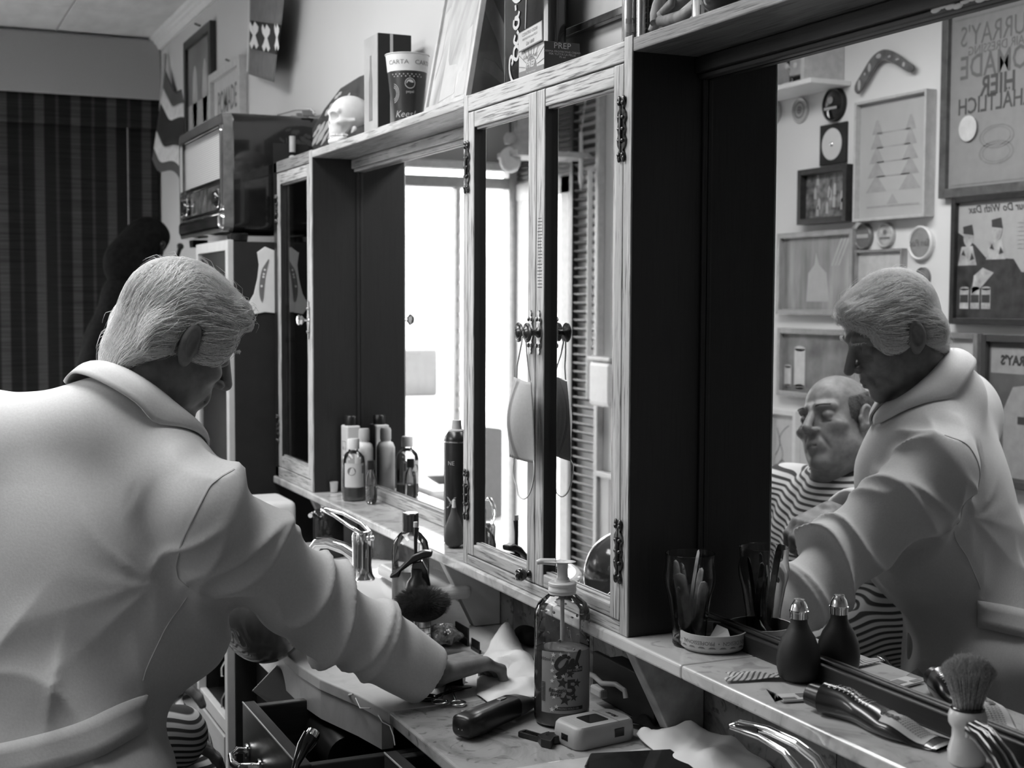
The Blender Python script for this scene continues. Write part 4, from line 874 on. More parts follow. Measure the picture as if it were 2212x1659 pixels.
def body_c(P):
    d=head_sdf(to_head(P,HC_R,HC_T,HC_S),1,.007)
    d=smin(d,s_cap(P,hc((0,-.03,-.05)),CN+[0,.02,-.02],.060,.070),.03); d=smin(d,s_cap(P,hc((0,.03,-.085)),CN+[0.01,.07,-.02],.040,.05),.03)
    d=smin(d,s_cap(P,CRS,CLS,.055,.055),.05); d=smin(d,s_ell(P,(CN+CHP)/2+[0,.03,0],(.16,.12,.28)),.05); d=smin(d,s_ell(P,CHP,(.17,.14,.12)),.05)
    for a,b,c_,hd in((CRS,CRE,CRW,HRc),(CLS,CLE,CLW,HLc)):
        d=smin(d,s_cap(P,a,b,.048,.042),.03); d=smin(d,s_cap(P,b,c_,.042,.028),.02)
        for q in hd: d=smin(d,s_cap(P,*q),.006)
    for k_,sx in((KR,1),(KL,-1)):
        d=smin(d,s_cap(P,CHP+[.08*sx,.02,0],k_,.080,.058),.04); an=k_+np.array([0,-.06,-.44]); d=smin(d,s_cap(P,k_,an,.055,.04),.03); d=smin(d,s_cap(P,an,an+[0,.15,-.02],.038,.03),.03)
    return d
nc_=hc((0,-.03,-.05))-CN; nc_/=np.linalg.norm(nc_); V,F=two_level(body_c,(-3.15,-.16,-1.56),(-2.3,.80,-.12),.0042,(-2.92,-.06,-.56),(-2.54,.36,-.12),.0024,CN+nc_*.02,nc_)
cust=thing('person','seated balding customer under a striped cape, seen in the right mirror','person',(-2.75,.1,ZF+.01))
V[:,2]=np.maximum(V[:,2],ZF+.01)
npobj('body',V,F,skinm,cust)
def cape(P,full=True):
    d=s_cap(P,CRS+[0,.01,0],CLS+[0,.01,0],.080,.080); d=smin(d,s_cap(P,CN+[0,.0,-.03],CRS,.065,.075),.05); d=smin(d,s_cap(P,CN+[0,0,-.03],CLS,.065,.075),.05)
    d=smin(d,s_ell(P,(CN+CHP)/2+[0,.05,.0],(.20,.155,.30)),.08); 
    for a,b,c_ in((CRS,CRE,CRW),(CLS,CLE,CLW)): d=smin(d,s_cap(P,a,b,.078,.075),.06); d=smin(d,s_cap(P,b,c_+[0,.06,0],.075,.062),.06)
    d=smin(d,s_ell(P,(-2.74,.28,-.92),(.26,.26,.16)),.08); d=smin(d,s_cap(P,KR+[0,-.02,.01],KL+[0,-.02,.01],.095,.095),.07)
    d=smin(d,s_ell(P,(-2.74,.36,-1.10),(.27,.26,.2)),.06)
    if full:
        d=smax(d,-s_cap(P,hc((0,-.03,-.03)),CN+[0.0,.02,-.02],.066,.062),.008); d=smax(d,-1.2-P[:,2],.01)
    return d
V,F=isosurf(cape,(-3.2,-.2,-1.24),(-2.3,.80,-.36),.0062); V=relax(V,F,2); Nv=vnorm(V,F)
q=V-CN; ang=np.arctan2(q[:,0],q[:,1]); rr=np.linalg.norm(q,axis=1)
V=V+Nv*(.011*(np.abs(np.sin(ang*4.5+1.2*noise(V,7,2)+.4))**1.4-.4)*np.clip((rr-.08)/.15,0,1)+.006*noise(V,14,6))[:,None]; V=relax(V,F,1)
capm=stripes('striped_cape_cloth',.60,.045,(.10,.18,.97),.0122,duty=.55,rough=.6,warp=.03,soft=.06)
cp=npobj('cape',V,F,capm,cust,label='striped barber cape')
m=MB()
def ruff(u,v):
    a=2*PI*u; r=.068+.005*math.sin(a*26)+v*.012; ax=(hc((0,-.03,-.07))-CN);ax/=np.linalg.norm(ax); e1=np.cross(ax,[0,1,0]);e1/=np.linalg.norm(e1);e2=np.cross(e1,ax)
    return tuple(CN+np.array([0,.02,0])+e1*r*math.cos(a)+e2*r*math.sin(a)+ax*(.055-.022*v))
m.grid(ruff,104,3,closed_u=True); obj('neck_band',m,plain('dark_elastic',.06,.9),cust,smooth=60,solid=.002)
def hairvol_c(L):
    A=np.abs(L[:,0]); M_=np.stack([A,L[:,1],L[:,2]],1); d=s_ell(L,(0,-.020,.034),(.0785,.099,.087))
    top=L[:,2]-(.052-.35*np.clip(L[:,1]+.03,-1,1)*0); d=smax(d,L[:,2]-.058+.25*np.clip(L[:,1],-.1,.1),.012); d=smax(d,L[:,1]-.030,.008); d=smax(d,-.062-L[:,2]+np.clip(L[:,1]+.02,0,1)*1.2,.01)
    return smax(d,-s_ell(M_,(.085,-.008,-.006),(.016,.020,.036)),.005)
V,F=isosurf(hairvol_c,(-.1,-.14,-.1),(.1,.06,.09),.0032); Nv=vnorm(V,F); V=V+Nv*(.0012*noise(V,300,3))[:,None]
hc_o=npobj('hair',(V*HC_S)@HC_R.T+HC_T,F,plain('grey_hair_base',.07,.8,var=.5,scale=300,bump=.6),cust,label='short grey hair round a bald crown')
sel=rng.choice(len(V),3500); strands('hair_strands',hc_o,hairg,V[sel],hairvol_c,lambda P:np.stack([0*P[:,0],-.5+0*P[:,0],-.8+0*P[:,0]],1),.003,.015,.005,.0004,HC_R,HC_T,HC_S,9,.6)
m=MB()
for sx in(-1,1):
    for i in range(30): x=sx*(.014+.0011*i); p=hc((x,.0955-.0105*(i/30)**2*1.6,.024+.004*math.sin(i/30*3))); q=hc((x+sx*.005,.099-.012*(i/30)**2*1.6,.029)); m.tube([p,q],.0007,3)
obj('eyebrows',m,hairg,cust,kind='stuff')
# barber chair
ch=thing('barber_chair','black padded barber chair under the customer','chair',(-2.74,.08,ZF+.006))
chm=plain('black_leatherette',.02,.35,var=.2)
box('seat',(-3.02,-2.46,-.14,.42,-1.27,-1.17),chm,ch,bevel=.03,seg=3); box('backrest',(-2.98,-2.50,-.25,-.13,-1.17,-.58),chm,ch,bevel=.03,seg=3)
for x in(-3.085,-2.455): box('armrest',(x-.03,x+.03,-.12,.26,-.955,-.915),chm,ch,bevel=.012,seg=3); m=MB(); m.cyl((x,-.06,-1.2),(x,-.06,-.955),.014); m.cyl((x,.2,-1.2),(x,.2,-.955),.014); obj('arm_post',m,chrome,ch,smooth=60)
m=MB(); m.lathe([(.27,0),(.27,.02),(.2,.035),(.06,.05),(.05,.24)],c=(-2.74,.12,ZF+.007)); obj('pedestal',m,chrome,ch,smooth=50)
m=MB(); m.box(-2.9,-2.58,.42,.46,-1.42,-1.38); m.tube([(-2.86,.36,-1.22),(-2.86,.44,-1.40)],.012); m.tube([(-2.62,.36,-1.22),(-2.62,.44,-1.40)],.012); obj('footrest',m,chrome,ch,smooth=40)
# ================================================================ THINGS ON THE LEDGE
def base(px,py,z): p=at(px,py,z=z); return float(p[0]),float(p[1]),z
def facing(x,y): return math.atan2(-y,-x)          # angle from a point towards the camera
liquid=glassm('pale_liquid',.8,0,1.33); gelm=plain('hair_gel',.50,.05,trans=.75,ior=1.35,var=.1,scale=30); clearp=panem('clear_plastic',.9,1.5); label_l=plain('label_paper',.62,.5,var=.03)
# tall white square bottle with a black cap
x,y,z=-3.425,1.088,ZL
t=thing('lotion_bottle','tall white square bottle with a black cap at the left end of the ledge','bottle',(x,y,z)); box('body',(x-.026,x+.026,y-.019,y+.019,z+.0005,z+.178),white,t,bevel=.004)
m=MB(); m.lathe([(.016,0),(.016,.022),(.014,.025),(0,.025)],c=(x,y,z+.178),n=24); obj('cap',m,black,t,smooth=40)
m=MB(); a=y-.0195; 
for b in((x-.012,x+.018,z+.100,z+.1008),(x-.012,x+.018,z+.136,z+.1368),(x-.012,x-.0112,z+.100,z+.1368),(x+.0172,x+.018,z+.100,z+.1368)): m.box(b[0],b[1],a,a+.0006,b[2],b[3])
m.box(x+.004,x+.02,a,a+.0006,z+.04,z+.052); obj('printed_label',m,inkg,t)
lettering(m2:=MB(),'NO. 1',.012,plane_map((x+.003,a-.0002,z+.118),(1,0,0),(0,0,1))); obj('lettering',m2,inkg,t)
x,y,z=-3.345,1.098,ZL
t=thing('shampoo_bottle','white plastic bottle with rounded cap behind the labelled bottle','bottle',(x,y,z)); m=MB(); m.lathe([(.022,.0005),(.024,.004),(.024,.125),(.019,.137),(.013,.141),(.013,.146)],c=(x,y,z),n=28); obj('body',m,white,t,smooth=40)
m=MB(); m.lathe([(.0145,0),(.0145,.024),(.012,.030),(0,.031)],c=(x,y,z+.146),n=24); obj('cap',m,frame_l,t,smooth=50)
# labelled clear bottle
x,y,z=-3.300,1.055,ZL
t=thing('lotion_bottle','clear bottle with white cap and a pale label bearing a dark oval badge','bottle',(x,y,z))
m=MB(); m.lathe([(.026,.0005),(.0285,.004),(.0280,.010),(.0288,.014),(.0282,.018),(.0290,.024),(.0290,.100),(.026,.112),(.018,.121),(.012,.125),(.012,.134)],c=(x,y,z),n=36,cap=False); m.lathe([(0,.0005),(.026,.0005)],c=(x,y,z),n=36,cap=False); obj('body',m,clearp,t,smooth=50)
m=MB(); m.lathe([(.0,.002),(.0265,.003),(.0275,.012),(.0275,.034),(0,.034)],c=(x,y,z),n=30,cap=False); obj('liquid',m,plain('amber_liquid',.30,.1,var=.1),t,smooth=40)
m=MB(); m.lathe([(.0150,0),(.0150,.022),(.0135,.026),(0,.027)],c=(x,y,z+.130),n=28); obj('cap',m,white,t,smooth=50)
f=facing(x,y); r=.0294; A=f+.1
m=MB(); m.grid(lambda u,v:(x+r*math.cos(A+.95-1.9*u),y+r*math.sin(A+.95-1.9*u),z+.036+.060*v),20,1); obj('label',m,label_l,t,smooth=180)
cm=cyl_map((x,y,z+.066),.0298,A,1)
m=MB(); k=[(-.008+.011*math.cos(i*PI/12),.010+.0105*math.sin(i*PI/12)) for i in range(24)]; m.add([cm(-a,b) for a,b in [( -p[0],p[1]) for p in k]],[tuple(range(24))]); 
for b in(-.026,.027): m.add([cm(-.02,b),cm(.016,b),cm(.016,b+.0009),cm(-.02,b+.0009)],[(0,1,2,3)])
m.add([cm(.020,.004),cm(.026,.004),cm(.026,.024),cm(.020,.024)],[(0,1,2,3)]); obj('printed_badge',m,inkg,t)
cm2=cyl_map((x,y,z+.066),.0300,A,1); m=MB(); lettering(m,'L',.012,cm2,shear=.2,cx=-.008,cy=.012); lettering(m,'mon',.007,cm2,cx=-.008,cy=.005); obj('lettering',m,inkw,t)
# oval vial
x,y,z=-3.222,1.075,ZL
t=thing('glass_vial','small clear oval glass flask with a black cap beside the labelled bottle','bottle',(x,y,z)); m=MB(); m.lathe([(0,.0008),(.012,.001),(.018,.006),(.0205,.02),(.0195,.055),(.0165,.072),(.009,.082),(.008,.088)],c=(x,y,z),n=28,sy=.72,cap=False); obj('body',m,clearp,t,smooth=60)
m=MB(); m.lathe([(0,.003),(.017,.005),(.0185,.02),(.0180,.045),(0,.045)],c=(x,y,z),n=24,sy=.7,cap=False); obj('liquid',m,liquid,t,smooth=60)
m=MB(); m.lathe([(.0095,0),(.0095,.022),(0,.022)],c=(x,y,z+.086),n=20); obj('cap',m,black,t,smooth=30)
x,y,z=-3.452,1.050,ZL; t=thing('plastic_cup','tiny clear plastic cup left of the white bottles','cup',(x,y,z)); m=MB(); m.lathe([(0,.001),(.009,.001),(.011,.028),(.0105,.028),(.009,.002)],c=(x,y,z),n=20,cap=False); obj('cup_wall',m,plain('frosted_plastic',.45,.4,var=.1),t,smooth=50); m=MB(); m.lathe([(0,.0),(.0088,0),(.0088,.010),(0,.010)],c=(x,y,z+.003),n=18,cap=False); obj('contents',m,inkg,t)
# hairspray can
x,y,z=-2.640,1.068,ZL
t=thing('hairspray_can','tall dark hairspray can standing left of the mirrored doors','spray can',(x,y,z)); m=MB(); m.lathe([(.0255,.0005),(.0265,.003),(.0265,.215),(.0245,.222),(.018,.232),(.0165,.234)],c=(x,y,z),n=36); obj('can_body',m,plain('dark_lacquered_can',.05,.25,.6,var=.1),t,smooth=40)
m=MB(); m.lathe([(.0175,0),(.0175,.003),(.011,.006),(.0095,.024),(0,.024)],c=(x,y,z+.232),n=24); obj('nozzle',m,frame_l,t,smooth=40)
m=MB(); m.lathe([(.0268,0),(.0272,.001),(.0268,.003)],c=(x,y,z+.210),n=36,cap=False); obj('rim',m,steel,t,smooth=60)
cm=cyl_map((x,y,z),.0269,facing(x,y)-.45,1); m=MB(); lettering(m,'X',.034,cm,cy=.085); lettering(m,'NE',.012,cm,cy=.168); obj('lettering',m,inkl,t)
# rubber bulb
x,y,z=-2.585,1.040,ZL
t=thing('rubber_bulb','dark grey rubber ear syringe beside the hairspray can','bulb',(x,y,z)); m=MB(); m.lathe([(0,.0005),(.010,.001),(.018,.008),(.0205,.022),(.018,.042),(.012,.060),(.007,.072),(.0055,.082)],c=(x,y,z),n=28,cap=False); obj('bulb',m,plain('grey_rubber',.06,.6),t,smooth=60); m=MB(); m.lathe([(.0045,0),(.003,.016),(0,.017)],c=(x,y,z+.082),n=16); obj('tip',m,white,t,smooth=60)
# tumbler with blade packets
x,y,z=-1.712,1.062,ZL
t=thing('glass_tumbler','flared glass tumbler holding blade packets on the ledge right of the cabinet','glass',(x,y,z))
pr=[(.023,.0005),(.025,.004),(.0245,.010),(.027,.040),(.033,.075),(.0375,.092),(.0385,.104),(.0365,.118),(.037,.136)]
m=MB(); m.lathe([(0,.001)]+pr+[(.0355,.136),(.035,.118),(.0370,.104),(.036,.092),(.0315,.075),(.0255,.040),(.023,.012),(0,.012)],c=(x,y,z),n=40,cap=False); obj('glass_wall',m,glassm('smoky_glass',.80,0,1.3),t,smooth=60)
def ribbon(pts,w_,wdir,n=1): 
    P=[np.array(p) for p in pts]; wd=np.array(wdir,float)*w_/2; v=[]
    for p in P: v+= [tuple(p-wd),tuple(p+wd)]
    return v,[(2*i,2*i+1,2*i+3,2*i+2) for i in range(len(P)-1)]
sach=plain('translucent_sachet',.42,.35,var=.35,scale=60)
for i,(dx,dy,h_,lean,w_) in enumerate(((-.012,-.010,.125,-.012,.020),(.006,-.012,.108,-.016,.022),(.012,-.006,.150,.022,.018),(.0,.012,.118,.014,.020),(-.014,.006,.118,-.020,.018),(.014,.010,.10,.010,.018))):
    pts=[(x+dx*.6,y+dy*.6,z+.014),(x+dx,y+dy,z+h_*.45),(x+dx+lean*.6,y+dy*.9,z+h_*.8),(x+dx+lean,y+dy,z+h_)]
    a=rng.uniform(-.5,.5); m=MB(); vv,ff=ribbon(pts,w_,(math.cos(a)*.9,math.sin(a)+.3,0)); m.add(vv,ff); obj('sachet',m,sach,t,solid=.0012,smooth=60,sub=1)
m=MB(); m.ell((x+.006,y-.022,z+.085),(.0045,.001,.0045),10,6); m.ell((x-.004,y-.02,z+.045),(.0035,.001,.0045),10,6); m.ell((x+.012,y-.018,z+.118),(.003,.001,.003),10,6); obj('dark_spots',m,inkg,t,kind='stuff')
# jar lid used as a dish
x,y,z=-1.640,1.060,ZL; x,y=at(1540,1398,z=ZL)[:2]
t=thing('jar_lid','upturned pale jar lid used as a dish for paper scraps','lid',(x,y,z)); m=MB(); m.lathe([(0,.001),(.043,.001),(.0475,.005),(.0490,.012),(.0490,.027),(.0465,.027),(.0462,.010),(.043,.006),(0,.006)],c=(x,y,z),n=48,cap=False); obj('dish',m,plain('pale_plastic_lid',.45,.5,var=.04),t,smooth=35)
A=facing(x,y); cm=cyl_map((x,y,z+.017),.0492,A,1); flip=lambda f:(lambda a,b:f(-a,-b)); m=MB(); lettering(m,'CREATIVE MEN DESIGN  •  PROFESSIONAL  •  CREATIVE',.0078,flip(cm),bold=.0001); obj('lettering',m,inkg,t)
m=MB()
for i in range(9): a=A-1.3+i*.32; m.add([tuple(np.array((x,y,z))+np.array([.0491*math.cos(a+q),.0491*math.sin(a+q),h_])) for q,h_ in((-.12,.009),(.12,.009),(.05,.0115),(-.05,.0115))],[(0,1,2,3)])
obj('wave_pattern',m,inkg,t)
def crumple(name,c,rx,ry,h_,mat,parent,seed,nu=22,rot=0,amp=.25,fold=3.,**k):
    g=np.random.default_rng(seed); o=g.uniform(0,10,4); m=MB(); cr,sr=math.cos(rot),math.sin(rot)
    def fn(u,v):
        a=(u-.5)*2;b=(v-.5)*2; n=math.sin(a*fold+o[0]+b*2)*.5+math.sin(b*fold*1.3+o[1]-a*1.6)*.35+abs(math.sin((a+b)*fold*.8+o[2]))*.5
        e=1+amp*math.sin(o[3]+3*math.atan2(b,a)); xx=a*rx*e;yy=b*ry*e; zz=h_*max(0,.45+.5*n)*(1-.55*(a*a*.5+b*b*.5))+.0012
        return (c[0]+xx*cr-yy*sr,c[1]+xx*sr+yy*cr,c[2]+zz)
    m.grid(fn,nu,nu); return obj(name,m,mat,parent,solid=.0006,smooth=50,**k)
def shard(name,P,mat,parent): m=MB(); n=len(P); m.add(P,[tuple(range(n))]); return obj(name,m,mat,parent,solid=.001)
shard('paper_scrap',[(x-.034,y-.016,z+.034),(x-.028,y-.019,z+.029),(x+.002,y-.026,z+.010),(x-.002,y-.006,z+.009),(x-.022,y-.004,z+.014)],paper,t)
shard('paper_scrap',[(x+.004,y+.004,z+.034),(x+.020,y+.012,z+.030),(x+.034,y+.008,z+.020),(x+.036,y-.004,z+.010),(x+.004,y-.014,z+.008)],paper,t)
crumple('paper_scrap',(x+.002,y-.004,z+.0055),.018,.012,.006,paper,t,3,10)
# torn wrapper and blade packet
x,y,z=base(1632,1466,ZL)
t=thing('torn_wrapper','small crumpled printed paper wrapper on the ledge in front of the lid','wrapper',(x,y,z+.001)); crumple('wrapper_sheet',(x,y,z),.040,.017,.008,stripes('printed_wrapper',.55,.12,(.8,.6,0),.0062,duty=.6,rough=.6,warp=.01),t,5,16,rot=1.25,amp=.15)
x,y,z=base(1730,1510,ZL)
t=thing('blade_packet','small clear and printed blade packet at the foot of the black powder bulb','packet',(x,y,z+.001)); T=Matrix.Translation((x,y,z+.0012))@Matrix.Rotation(1.35,4,'Z'); m=MB(); m.box(-.030,.030,-.014,.014,0,.003,T); obj('card',m,label_l,t,bevel=.0006)
m=MB(); m.box(-.004,.014,-.006,.010,.0031,.0035,T); m.box(-.028,-.01,-.012,-.004,.0031,.0035,T); m.box(.016,.028,-.012,.012,.0031,.0034,T); obj('print',m,inkg,t)
m=MB(); m.add([T@Vector(p) for p in((-.04,-.012,.001),(-.03,-.014,.004),(-.028,.014,.003),(-.044,.008,.012))],[(0,1,2,3)]); obj('cellophane',m,clearp,t,solid=.0004)
# black powder bulb
x,y,z=-1.470,1.068,ZL; x,y=at(1724,1470,z=ZL)[:2]
t=thing('powder_bulb','matte black rubber powder bulb with a shiny metal cap on the ledge','bulb',(x,y,z)); m=MB(); m.lathe([(0,.0008),(.018,.001),(.0255,.006),(.0285,.018),(.0290,.030),(.0270,.045),(.0215,.060),(.0150,.070),(.0115,.078),(.0108,.086)],c=(x,y,z),n=44,cap=False); obj('bulb',m,plain('black_rubber',.012,.55,var=.1),t,smooth=60)
m=MB(); m.lathe([(.0122,0),(.0122,.008),(.0130,.0085),(.0130,.0105),(.0122,.011),(.0100,.019),(.0072,.023),(.0070,.0255),(0,.0262)],c=(x,y,z+.0845),n=20); obj('cap',m,chrome,t,smooth=25)
# squeezed tube
a=np.array(at(1757,1500,z=ZL+.020)); b=np.array(at(2046,1606,z=ZL+.006)); t=thing('cream_tube','squeezed black cream tube with pale printed label lying on the ledge','tube',(a[0],a[1],ZL))
ax=(b-a); L=np.linalg.norm(ax); ax/=L; sd=np.cross([0,0,1.],ax); sd/=np.linalg.norm(sd); up=np.cross(ax,sd)
def tubef(u,v):
    q=2*PI*u; s_=v; w_=.0195+.008*s_-.002*math.sin(s_*9); h_=.0195*(1-s_)**.75+.0012+.0028*math.sin(s_*PI)*abs(math.sin(s_*11)); 
    p=a+ax*(.018+s_*(L-.018)); zz=max(ZL+.0012,p[2]+up[2]*0+h_*math.sin(q)-( .0195-h_)*.25-.0004)
    tw=.5*math.sin(s_*5)*s_
    return tuple([p[0]+sd[0]*w_*math.cos(q)+sd[0]*.006*math.sin(s_*7),p[1]+sd[1]*w_*math.cos(q)+sd[1]*.006*math.sin(s_*7),zz+ (.004*math.sin(s_*13)*s_ if math.sin(q)>0 else 0)])
tbm=plain('black_tube_plastic',.014,.25,coat=.4); m=MB(); m.grid(tubef,28,40,closed_u=True); obj('tube_body',m,tbm,t,smooth=70)
def tube_top(xx,s_):      # xx across (+/-1), s_ along
    q=math.acos(max(-1,min(1,-xx))); p=np.array(tubef(q/(2*PI),s_)); return p+np.array([0,0,.0006])
def patch(name,s0,s1,x0,x1,mat,parent,nu=8,nv=14,off=0,skew=0):
    m=MB(); m.grid(lambda u,v:tuple(tube_top(x0+(x1-x0)*u,s0+(s1-s0)*v+skew*u)+np.array([0,0,off])),nu,nv); return obj(name,m,mat,parent,smooth=180)
patch('label',.52,.86,-.85,.80,label_l,t,skew=.04)
patch('foil_end',.965,1.,-.95,.95,steel,t)
m=MB()
for i in range(9):
    s0=.10+.035*i
    for j in range(7): x0=-.55+j*.16; m.add([tuple(tube_top(x0+q*.11,s0+w_*.009)+np.array([0,0,.0005])) for q,w_ in((0,0),(1,0),(1,1),(0,1))],[(0,1,2,3)])
obj('small_print',m,inkl,t,kind='stuff')
m=MB()
for i in range(12):
    s0=.62+.018*i
    for j in range(6): x0=-.6+j*.18; m.add([tuple(tube_top(x0+q*.12,s0+w_*.006+.02)+np.array([0,0,.0009])) for q,w_ in((0,0),(1,0),(1,1),(0,1))],[(0,1,2,3)])
obj('small_print',m,inkg,t,kind='stuff')
def tmap(s0,x0): return lambda u,v: tuple(tube_top(x0+v/.024,s0+u/L)+np.array([0,0,.0012]))
m=MB(); lettering(m,'5.2 oz',.011,tmap(.12,.35)); lettering(m,'SOFT',.010,tmap(.22,-.1)); obj('lettering',m,inkw,t); m=MB(); lettering(m,'extra',.014,tmap(.58,.25),shear=.3,bold=.0005); obj('lettering',m,ink,t)
m=MB(); c0=a+np.array([0,0,-.001]); m.cyl(c0-ax*.006,c0+ax*.021,.0135,.0150,n=28); obj('cap',m,black,t,smooth=30,bevel=.001)
# shaving brush
x,y,z=base(2088,1650,ZL); bx,by=x,y
def shaving_brush(x,y,z):
    t=thing('shaving_brush','shaving brush with white turned handle and pale bristles on the ledge','brush',(x,y,z)); k=1.0
    m=MB(); m.lathe([(0,.0005),(.018,.0005),(.0205,.004),(.0205,.016),(.0165,.030),(.0165,.040),(.0205,.046),(.0210,.054),(.0190,.060),(.0175,.062)],c=(x,y,z),n=40,cap=False); obj('handle',m,plain('ivory_handle',.68,.25,coat=.3,var=.02),t,smooth=60)
    m=MB(); m.lathe([(.0178,0),(.0184,.001),(.0178,.002),(.0184,.003),(.0176,.004),(0,.004)],c=(x,y,z+.0605),n=36,cap=False); obj('ring',m,blackg,t,smooth=30)
    g=np.random.default_rng(4); n=3600; r_=np.sqrt(g.uniform(0,1,n)); th=g.uniform(0,2*PI,n); K=6; A=np.zeros((n,K,3)); 
    for k_ in range(K):
        s_=k_/(K-1); rad=.0145*r_*(1+1.05*s_**1.25)+g.normal(0,.0004,n)*s_; hh=s_*(.058-.016*r_**2.5)*(1+g.normal(0,.03,n)*(s_>.9)); A[:,k_]=np.stack([x+rad*np.cos(th),y+rad*np.sin(th),z+.062+hh],1)
    rad=(.00032*np.linspace(1,.45,K))[None,:,None]; V=np.stack([A+rad*np.array([math.cos(q),math.sin(q),0]) for q in(0,2.094,4.189)],2).reshape(-1,3); b_=(np.arange(n)[:,None]*K+np.arange(K-1)[None])*3; F=np.concatenate([np.stack([b_+i,b_+(i+1)%3,b_+3+(i+1)%3,b_+3+i],-1).reshape(-1,4) for i in range(3)])
    npobj('bristles',V,F,plain('bristle',.42,.6,var=.5,scale=500),t,kind='stuff'); m=MB(); m.lathe([(.0150,0),(.0195,.02),(.0225,.034),(.018,.042),(0,.050)],c=(x,y,z+.064),n=30,cap=False); obj('bristle_core',m,plain('bristle_core',.10,.9,var=.6,scale=400,stretch=(1,1,.1)),t,smooth=60)
    return t
shaving_brush(x,y,z)
# straight razor leaning on a clear tray
t=thing('straight_razor','black folding razor handle leaning in the right foreground','razor',tuple(at(2140,1640,z=ZL)))
P=[at(2103,1572,y=.995),at(2128,1590,y=.99),at(2165,1640,y=.985),at(2195,1700,y=.98),at(2240,1800,y=.97)]
m=MB()
for s_ in(-1,1):
    Q=[np.array(p)+np.array([0,0,0])+CR*.0045*s_+CD*.004*s_ for p in P]; m.tube([tuple(q) for q in Q],[.0070,.0085,.0085,.0085,.008],10)
obj('scales',m,blackg,t,smooth=60); m=MB(); q=np.array(P[0]); m.tube([tuple(q-CR*.006-CU*.010),tuple(q-CR*.002+CU*.004)],[.0035,.0050],10); obj('pivot_cap',m,chrome,t,smooth=60)
x,y,z=base(2195,1612,ZL); x+=.012
t=thing('soap_tray','clear plastic tray with dark rim behind the razor','tray',(x,y,z)); m=MB(); o=rrect(x-.035,x+.10,y-.03,y+.03,.012,4); i_=rrect(x-.033,x+.098,y-.028,y+.028,.011,4); n_=len(o)
m.add([(a_,b_,z+.001) for a_,b_ in o]+[(a_,b_,z+.020) for a_,b_ in o]+[(a_,b_,z+.020) for a_,b_ in i_]+[(a_,b_,z+.003) for a_,b_ in i_],[(k*n_+i,k*n_+(i+1)%n_,(k+1)*n_+(i+1)%n_,(k+1)*n_+i) for k in range(3) for i in range(n_)]+[tuple(range(n_))]); obj('tray_body',m,plain('smoky_plastic',.12,.12,var=.6,scale=60),t,smooth=30)
# ================================================================ THINGS ON THE COUNTER
Zc=ZCT
# big gel pump bottle
c0=np.array(at(1213,1577,z=Zc)); dv=np.array([c0[0],c0[1]])/np.hypot(c0[0],c0[1]); x,y=c0[:2]+dv*.0425; z=Zc
t=thing('gel_bottle','large clear pump bottle of hair gel standing on the counter','bottle',(x,y,z)); R0=.0437
pr=[(.036,.0008),(.0415,.004),(R0,.012),(R0,.172),(.0425,.180),(.038,.190),(.030,.197),(.0275,.199),(.0255,.201),(.019,.206),(.0175,.210)]
m=MB(); m.lathe([(0,.0008)]+pr,c=(x,y,z),n=56,cap=False); obj('bottle_wall',m,clearp,t,smooth=60)
gm=MB(); gm.lathe([(0,.002),(.036,.003),(.0415,.008),(.0422,.014),(.0422,.118),(.030,.121),(.012,.117),(0,.119)],c=(x,y,z),n=48,cap=False); obj('gel',gm,plain('grey_gel',.30,.08,trans=.35,ior=1.34,var=.12,scale=25),t,smooth=60)
m=MB(); 
for i in range(26): a_=i*2.4; rr_=.041-.004*(i%3); m.ell((x+rr_*math.cos(a_),y+rr_*math.sin(a_),z+.125+.0025*i),(.002+.001*(i%3),.002,.0015+.001*(i%2)),8,6)
obj('gel_smears',m,plain('gel_smear',.5,.05,trans=.6),t,smooth=180,kind='stuff')
m=MB(); m.lathe([(.0215,0),(.0215,.004),(.0222,.0045),(.0222,.008),(.0215,.009),(.0215,.013),(.0222,.0135),(.0222,.017),(.0205,.0185),(.012,.019),(.011,.022)],c=(x,y,z+.205),n=36); obj('collar_cap',m,plain('frosted_white_plastic',.62,.4,var=.03),t,smooth=35)
m=MB(); m.lathe([(.0105,0),(.0105,.006),(.0085,.008),(.0085,.028),(.010,.030)],c=(x,y,z+.223),n=24); m.tube([(x,y,z+.205),(x+.001,y,z+.13)],.0035,10); obj('pump_stem',m,plain('pump_plastic',.60,.35,trans=.2),t,smooth=50)
fd=np.array([-CR[0],-CR[1],0]); fd/=np.linalg.norm(fd); sd2=np.array([-fd[1],fd[0],0])
def pump(u,v):
    a_=2*PI*u; q=v; rr_=.021*math.sin(q*PI/2)**.7; xx=rr_*math.cos(a_)*(1.0+ (.75 if math.cos(a_)>0 else 0)*max(0,math.cos(a_))); yy=rr_*.62*math.sin(a_)*(1-.35*max(0,math.cos(a_))); zz=.251+.006*math.cos(q*PI/2)*.6+(-.004+.004*q if False else .0035*q)
    return (x+fd[0]*xx+sd2[0]*yy,y+fd[1]*xx+sd2[1]*yy,z+zz)
m=MB(); m.grid(pump,32,8,closed_u=True); m.tube([tuple(np.array((x,y,z+.2545))+fd*.012),tuple(np.array((x,y,z+.2555))+fd*.034),tuple(np.array((x,y,z+.2535))+fd*.0395)],[.005,.004,.0032],12); obj('pump_head',m,plain('pump_head_plastic',.66,.3,trans=.15),t,smooth=60,solid=.0015)
A=facing(x,y); fr=cyl_map((x,y,z),R0+.0005,A+.0,1)      # +x goes to the viewer's left? fixed below
lm=lambda off=0:(lambda a_,b_: (x+(R0+.0006+off)*math.cos(A+a_/R0),y+(R0+.0006+off)*math.sin(A+a_/R0),z+b_))
